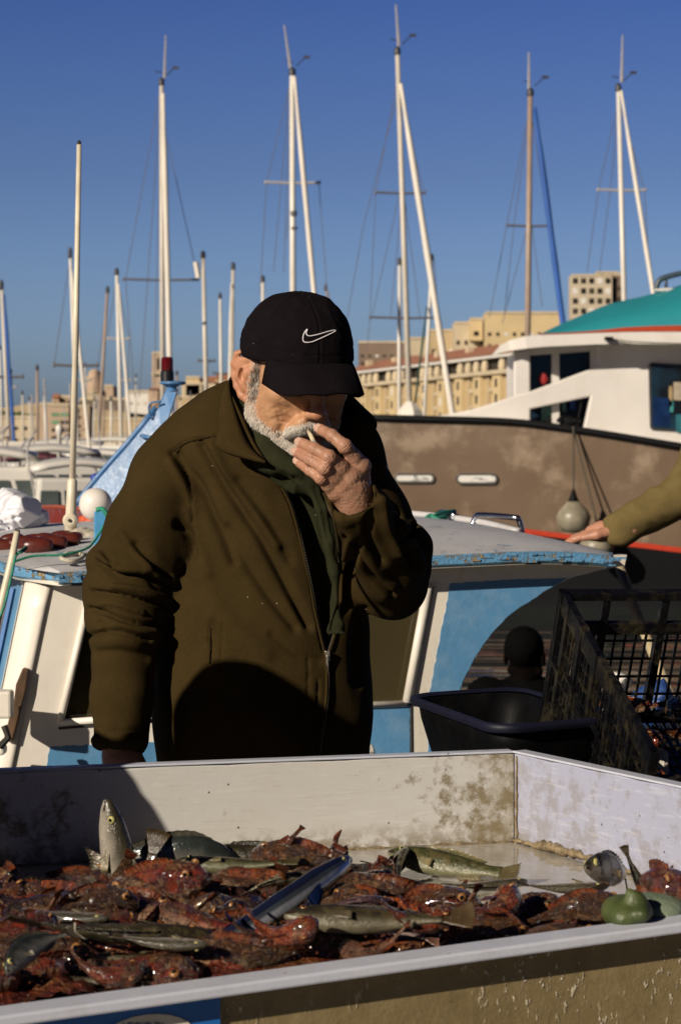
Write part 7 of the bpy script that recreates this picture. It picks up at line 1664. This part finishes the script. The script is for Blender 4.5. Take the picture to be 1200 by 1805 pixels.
species('long', skinmat('mackerel_skin', .14, .0003, 30, .5, 0, .25, .1), (.07, .4, .006, (M_eyeg, M_eyeb)), L=.46, top=LT, bot=LT, wid=LW, colf=lambda s, sa, ca: ((.012, .018, .05) if sa > .45 else (.07, .085, .10) if sa > .1 else (.40, .42, .46) if sa > -.45 else (.11, .12, .08)), ns=60, na=36, bend=.12, fins=(('pect', (.08, .08, .08), (.14, .13, .12)),), tail=(.05, .07, .5), tailc=((.05, .05, .05), (.08, .08, .07)))
species('eel', MF_smooth, (.05, .5, .005, (M_eyer, M_eyeb)), L=.40, top=[(0, .012), (.05, .028), (.2, .04), (.5, .038), (.8, .022), (1, .006)], bot=[(0, .012), (.05, .024), (.2, .034), (.5, .03), (.8, .016), (1, .005)], wid=[(0, .01), (.05, .022), (.2, .03), (.5, .028), (.8, .013), (1, .003)], colf=mottled((.035, .026, .012), (.07, .05, .022), (.13, .1, .05), 6, (.3, .26, .17)), bend=.35, ns=70)
def swim(key, px, py, z, head, roll=0, pitch=0, sc=1.0, label=None, cat='fish', group=None, name='fish', Y=None):
    """head: direction of the head in the picture plan, degrees (0 right, 90 away from the viewer, 180 left); roll 90 lays the fish on its side"""
    Y = Y or (CAMZ - z) * F_PX / (py - HZ); me, em = SP[key]; loc = P(px, py, Y)
    o = bpy.data.objects.new(name, me); COL.objects.link(o); o.location = loc
    o.rotation_euler = (Matrix.Rotation(R(head), 4, 'Z') @ Matrix.Rotation(R(-pitch), 4, 'Y') @ Matrix.Rotation(R(roll), 4, 'X')).to_euler(); o.scale = (sc * .72,) * 3
    tag(o, label, cat, group)
    for e in em or (): c = bpy.data.objects.new('eye', e); COL.objects.link(c); c.parent = o
    return o
ins = TFL - nF * .062
def frontY(X): # inner face of the front lip
    a, b = TFL - nF * .062, TFC - nF * .062; return a.y + (b.y - a.y) * (X - a.x) / (b.x - a.x)
# --- filler heap, back to front
rf = random.Random(21); GR = 'rockfish heaped in the tray'
LAB = {'rock0': 'wet dark red brown rockfish in the heap in the tray', 'rock1': 'wet mottled brown rockfish in the heap in the tray', 'rock2': 'wet deep red rockfish in the heap in the tray', 'orange': 'small orange red scorpionfish in the heap in the tray', 'wrasse': 'olive green wrasse half buried in the heap', 'purple': 'purplish grey fish half buried in the heap', 'dark': 'dark slender fish half buried in the heap', 'pale': 'pale bellied fish half buried in the heap', 'bream': 'silver bream half buried in the heap'}
n_ = 0; HALF = {'rock0': .030, 'rock1': .030, 'rock2': .030, 'orange': .024}
for row in range(14):
    for k in range(25):
        Xn = -.60 + k * .050 + rf.uniform(-.018, .018) + (.025 if row % 2 else 0); f = row / 13
        Yn = frontY(Xn) + .050 + f * .60 + rf.uniform(-.02, .02)
        px = CX + Xn / Yn * F_PX
        if px < -90 or px > 1330: continue
        py = HZ + (CAMZ - 1.02) / Yn * F_PX
        lim = 1572 if px < 180 else 1548 if px < 560 else 1570 if px < 700 else 1600 if px < 930 else 1608
        if py < lim: continue
        back_ = min(1, max(0, (py - lim) / 70)); key = rf.choices(['rock0', 'rock1', 'rock2', 'orange', 'wrasse', 'purple', 'dark', 'pale'], [24, 24, 16, 14, 3, 7, 5, 11])[0]
        sc = rf.uniform(.68, 1.0) if key[:4] == 'rock' else rf.uniform(.55, .75)
        z = 1.016 + .010 * back_ + rf.uniform(-.005, .008) - .006 * max(0, 1 - f * 4)
        if px > 900: z -= .006
        swim(key, 0, 0, z, rf.uniform(0, 360) if row > 2 else rf.choice([0, 180]) + rf.uniform(-28, 28), (rf.choice([0, 20, -20, 60, -60, 110]) if key[:4] == 'rock' else rf.choice([85, -85, 60, 100])) + rf.uniform(-12, 12), rf.uniform(-12, 12) if row > 1 else 0, sc, LAB[key], group=GR + ' ' + key[:4], Y=1.0).location = (Xn, Yn, z); n_ += 1
# --- the ones that stand out: (kind, px, py, distance, direction, roll, pitch, size, label)
def orient(o, *ms):
    M_ = Matrix.Identity(4)
    for a_, ax in ms: M_ = M_ @ Matrix.Rotation(R(a_), 4, ax)
    o.rotation_euler = M_.to_euler(); return o
orient(swim('pale', 214, 1550, 0, 0, 0, 0, 1.15, 'pale bellied wrasse standing upright with its snout in the air', Y=2.72), (-9, 'Y'), (-90, 'Y'), (150, 'X'))
orient(swim('dark', 246, 1610, 0, 0, 0, 0, .72, 'dark fish with its brown tail fin fanned upright beside the standing wrasse', Y=2.64), (100, 'Y'), (25, 'X'))
swim('bream', 322, 1512, 0, 6, 0, -8, .98, 'silver bream arched against the back of the heap with its yellow eye showing', Y=2.78)
swim('dark', 450, 1515, 0, 178, 20, 2, .85, 'long dark wrasse lying along the back edge of the heap', Y=2.80)
swim('wrasse', 405, 1526, 0, 175, 75, 2, .75, 'slim olive wrasse below the long dark one', Y=2.70)
swim('rock1', 535, 1520, 0, 170, 10, 6, .80, 'brown rockfish with raised fins at the rear of the heap', Y=2.72)
orient(swim('orange', 497, 1500, 0, 0, 0, 0, .42, 'small fish with two orange pointed fins sticking up at the rear', Y=2.72), (215, 'Z'), (52, 'Y'), (20, 'X'))
orient(swim('long', 497, 1597, 0, 0, 0, 0, .82, 'long blue backed silver fish laid diagonally across the heap', Y=2.42), (52, 'Z'), (-15, 'Y'), (-25, 'X'))
swim('wrasse', 785, 1524, 0, 150, 40, 5, .95, 'olive green wrasse with dark bars floating in the cloudy water', Y=2.84)
swim('striped', 700, 1520, 0, 80, 40, 6, .66, 'small tan barred fish floating in the cloudy water', Y=2.84)
swim('pale', 865, 1562, 0, 20, 80, 2, .55, 'pinkish pale fish half under the cloudy water', Y=2.68)
swim('dark', 625, 1534, 0, 8, 80, 0, .60, 'dark olive fish barely above the cloudy water', Y=2.80)
swim('pale', 1000, 1566, 0, 8, 95, 1, .55, 'small white bellied fish with a tan tail floating near the side wall', Y=2.66)
swim('eel', 985, 1592, 0, 18, 0, 12, .50, 'dark slender eel like fish curving up at the right of the heap', Y=2.52)
swim('striped', 1080, 1534, 0, 235, 15, 12, .78, 'grey barred round bodied fish against the side wall', Y=2.62)
orient(swim('dark', 1126, 1556, 0, 0, 0, 0, .34, 'fish with a tan tail standing up beside the barred round fish', Y=2.64), (62, 'Y'), (50, 'X'))
swim('orange', 1150, 1562, 0, -70, 0, 4, 1.0, 'spiny scorpionfish facing the viewer in front of the side wall', Y=2.52)
swim('rock1', 1030, 1612, 0, -25, 10, 8, .62, 'orange brown scorpionfish beside the bright green fish', Y=2.44)
swim('orange', 872, 1612, 0, 55, 70, 16, .72, 'orange scorpionfish with a ribbed fan fin facing the sun', Y=2.46)
swim('orange', 495, 1672, 0, -30, 80, 14, .62, 'orange red scorpionfish showing a fluted fan fin near the front lip', Y=2.27)
swim('orange', 655, 1690, 0, 185, 80, 0, .50, 'small pinkish orange scorpionfish at the front lip', Y=2.32)
orient(swim('orange', 684, 1560, 0, 0, 0, 0, .52, 'scorpionfish with thin red spiny fins spread like claws', Y=2.66), (130, 'Z'), (14, 'Y'), (60, 'X'))
swim('orange', 735, 1630, 0, 8, 110, 3, .58, 'pink bellied orange scorpionfish in the middle of the heap', Y=2.36)
swim('rock2', 272, 1556, 0, -20, 15, 8, .80, 'bright red rockfish right below the standing wrasse', Y=2.58)
swim('purple', 640, 1660, 0, 172, 65, 2, .72, 'large purple grey fish near the middle of the front lip', Y=2.29)
swim('dark', 640, 1622, 0, 178, 60, 2, .85, 'long dark fish lying above the purple grey fish', Y=2.37)
swim('purple', 622, 1592, 0, 20, 75, 0, .52, 'purple fish tail up to the long blue backed fish', Y=2.46)
swim('striped', 500, 1550, 0, 10, 70, 4, .62, 'grey brown barred fish behind the long blue backed fish', Y=2.58)
swim('bream', 52, 1672, 0, -125, 35, -14, .46, 'silver fish with a big pale yellow eye at the left end of the heap', Y=2.24)
swim('rock1', 148, 1600, 0, 20, 5, 5, .72, 'spiny backed brown rockfish left of the red rockfish', Y=2.47)
swim('pale', 116, 1618, 0, -15, 95, 0, .58, 'white bellied fish under the spiny backed rockfish', Y=2.41)
swim('dark', 225, 1648, 0, 8, 70, -3, .90, 'large blue black fish lying across the left of the heap', Y=2.33)
swim('pale', 292, 1664, 0, -12, 100, 0, .52, 'pale pink bellied fish beside the large blue black fish', Y=2.29)
swim('rock2', 36, 1640, 0, 40, 0, 6, .55, 'deep red rockfish head above the silver big eyed fish', Y=2.34)
swim('rock0', 30, 1568, 0, 120, 0, 0, .75, 'rockfish lying in the shade of the far left corner', Y=2.74)
swim('rock0', 125, 1558, 0, 5, 0, 0, .62, 'blackish rockfish lying in the shade by the back wall', Y=2.78)
swim('rock0', 178, 1561, 0, 60, 0, 0, .40, 'small blackish rockfish in the shade next to the larger one', Y=2.76)
# bright green and pale green pair against the front lip
def greenfish(px, py, Y, sx, sz, col, col2, label, tailup):
    o = empty('green_fish', P(px, py, Y), label, 'fish'); t = NT('green_skin'); c = t.mix(t.ramp(t.noise(14, 3), [(.35, 0.), (.7, 1.)]), col, col2); t.set(col=c, rough=.5); t.bump(t.noise(60, 4), .003); c0 = P(px, py, Y)
    S = SDF(c0 - Vector((sx * 1.6, .07, sz * 2)), c0 + Vector((sx * 1.6, .07, sz * 2.4)), .0024); S.ell(c0, (sx, .04, sz), k=0); S.ell(c0 + Vector((-sx * .45, -.004, -sz * .1)), (sx * .62, .036, sz * .85), k=.012)
    if tailup:
        S.chain([c0 + Vector((sx * .25, -.02, sz * .5)), c0 + Vector((sx * .15, -.022, sz * .9)), c0 + Vector((-sx * .1, -.02, sz * 1.5))], [.013, .010, .004], .006, sq=(1, 1.6, 1)); S.ell(c0 + Vector((sx * .35, -.026, sz * .25)), (sx * .45, .02, sz * .6), k=.004)
        S.chain([c0 + Vector((sx * .0, -.042, sz * .9)), c0 + Vector((sx * .05, -.05, sz * .2)), c0 + Vector((sx * .3, -.045, -sz * .6))], [.0012] * 3, .003, 's')
    V, Q = S.surf(); V = relax(V, Q, 1); addmesh('body', V, Q, t.m, o)
greenfish(1108, 1606, 2.43, .026, .016, (.085, .105, .028), (.028, .042, .012), 'bright green fish with a leaf shaped fin at the right of the front lip', True)
greenfish(1156, 1602, 2.46, .034, .016, (.12, .17, .11), (.19, .23, .16), 'pale grey green rounded fish beside the bright green one', False)
# wet scraps and slime that fill the gaps under the fish
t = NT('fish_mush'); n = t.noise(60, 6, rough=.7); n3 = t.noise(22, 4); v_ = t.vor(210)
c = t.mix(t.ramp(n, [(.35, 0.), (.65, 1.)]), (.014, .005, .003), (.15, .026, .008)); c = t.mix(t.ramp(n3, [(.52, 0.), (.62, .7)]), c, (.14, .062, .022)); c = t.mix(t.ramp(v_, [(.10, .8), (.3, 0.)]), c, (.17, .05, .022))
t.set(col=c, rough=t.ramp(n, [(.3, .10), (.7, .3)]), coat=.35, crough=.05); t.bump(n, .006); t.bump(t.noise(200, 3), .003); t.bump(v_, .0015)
XX, FF = np.meshgrid(np.linspace(TFL.x + .02, TFC.x - .01, 300), np.linspace(0, 1, 120)); YY = np.vectorize(frontY)(XX) + .004 + FF * .62
PXX = CX + XX / YY * F_PX; PYY = HZ + (CAMZ - 1.02) / YY * F_PX
LIM = np.interp(PXX, [170, 190, 550, 570, 690, 710, 920, 940], [1575, 1548, 1548, 1572, 1572, 1605, 1605, 1612])
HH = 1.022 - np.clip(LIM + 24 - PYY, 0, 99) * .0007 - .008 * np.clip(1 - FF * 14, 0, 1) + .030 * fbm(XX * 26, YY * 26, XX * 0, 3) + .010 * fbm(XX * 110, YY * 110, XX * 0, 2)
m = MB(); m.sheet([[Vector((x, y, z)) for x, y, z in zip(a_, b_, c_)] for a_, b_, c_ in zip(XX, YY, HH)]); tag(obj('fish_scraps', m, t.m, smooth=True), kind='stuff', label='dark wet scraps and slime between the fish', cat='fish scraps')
# small wet debris: roe, weed and scale flecks glinting in the heap
m = MB()
for k in range(2600):
    Xn = rf.uniform(-.42, .5); Yn = frontY(Xn) + rf.uniform(.01, .40)
    px = CX + Xn / Yn * F_PX; py = HZ + (CAMZ - 1.02) / Yn * F_PX
    if py < (1600 if px < 560 else 1612 if px < 860 else 1665): continue
    r_ = rf.uniform(.0007, .0019); q = Vector((Xn, Yn, 1.026 + rf.uniform(-.004, .024)))
    m.lathe(q, [(r_ * .5, -r_ * .6), (r_, 0), (r_ * .5, r_ * .6)], 5, (rf.uniform(-1, 1), rf.uniform(-1, 1), 1))
t = NT('debris'); t.set(col=t.mix(t.noise(90, 2), (.14, .03, .012), (.07, .035, .015)), rough=.1, coat=.5)
tag(obj('fish_debris', m, t.m), kind='stuff', label='glinting bits of roe and weed over the fish', cat='fish scraps')
# contents of the lattice crate
q0 = cA + cw.normalized() * .035
for k in range(14):
    u_ = .06 + .09 * (k % 4) + rf.uniform(-.02, .02); v_ = .10 + .085 * (k // 4) + rf.uniform(-.02, .02)
    o = swim(rf.choice(['rock0', 'rock2', 'rock1']), 0, 0, 1, rf.uniform(0, 360), rf.uniform(0, 90), 0, .62, 'dark red rockfish lying inside the tipped black crate', group='rockfish in the black crate', Y=1.); o.location = q0 + cuv.normalized() * u_ + cv.normalized() * v_ + cw.normalized() * (.02 if k < 10 else .06)
q = q0 + cuv.normalized() * .13 + cv.normalized() * .05 + cw.normalized() * .02
V, Q = bagmesh(q, .04, .05, .04, 6., .004); tag(link('pale_bag', npmesh('pale_bag', V - np.array(q), Q), simple('bag_blue_white', (.42, .55, .62), .35, .3, 30), smooth=True, fix=False, loc=q), 'crumpled pale blue plastic bag inside the tipped black crate', 'bag')

# nothing hangs through the front or back board
bpy.context.view_layer.update()
def keep_inside(o):
    M_ = Matrix.LocRotScale(o.location, o.rotation_euler, o.scale); cs_ = [M_ @ Vector(c) for c in o.bound_box]; short = 0
    vs = o.data.vertices; step = max(1, len(vs) // 250)
    for i in range(0, len(vs), step):
        c = M_ @ vs[i].co; lim_ = frontY(c.x) + (.004 if c.z < 1.05 else -.03); short = max(short, lim_ - c.y)
    o.location.y += short; low = 0
    for i in range(0, len(vs), step):
        c = M_ @ vs[i].co + Vector((0, short, 0)); f_ = (c.x - TBL.x) / (TB1.x - TBL.x); bk = TBL.y + (TB1.y - TBL.y) * f_ - .004
        if c.x > TB1.x: bk = TB1.y - (c.x - TB1.x) * (TB1.y - TC.y) / (TC.x - TB1.x) - .008
        low = max(low, c.y - bk)
    o.location.y -= low * (1 if short == 0 else 0)
for o in bpy.data.objects:
    if o.name.split('.')[0] == 'fish' and o.parent is None and 'crate' not in o.get('label', ''): keep_inside(o)
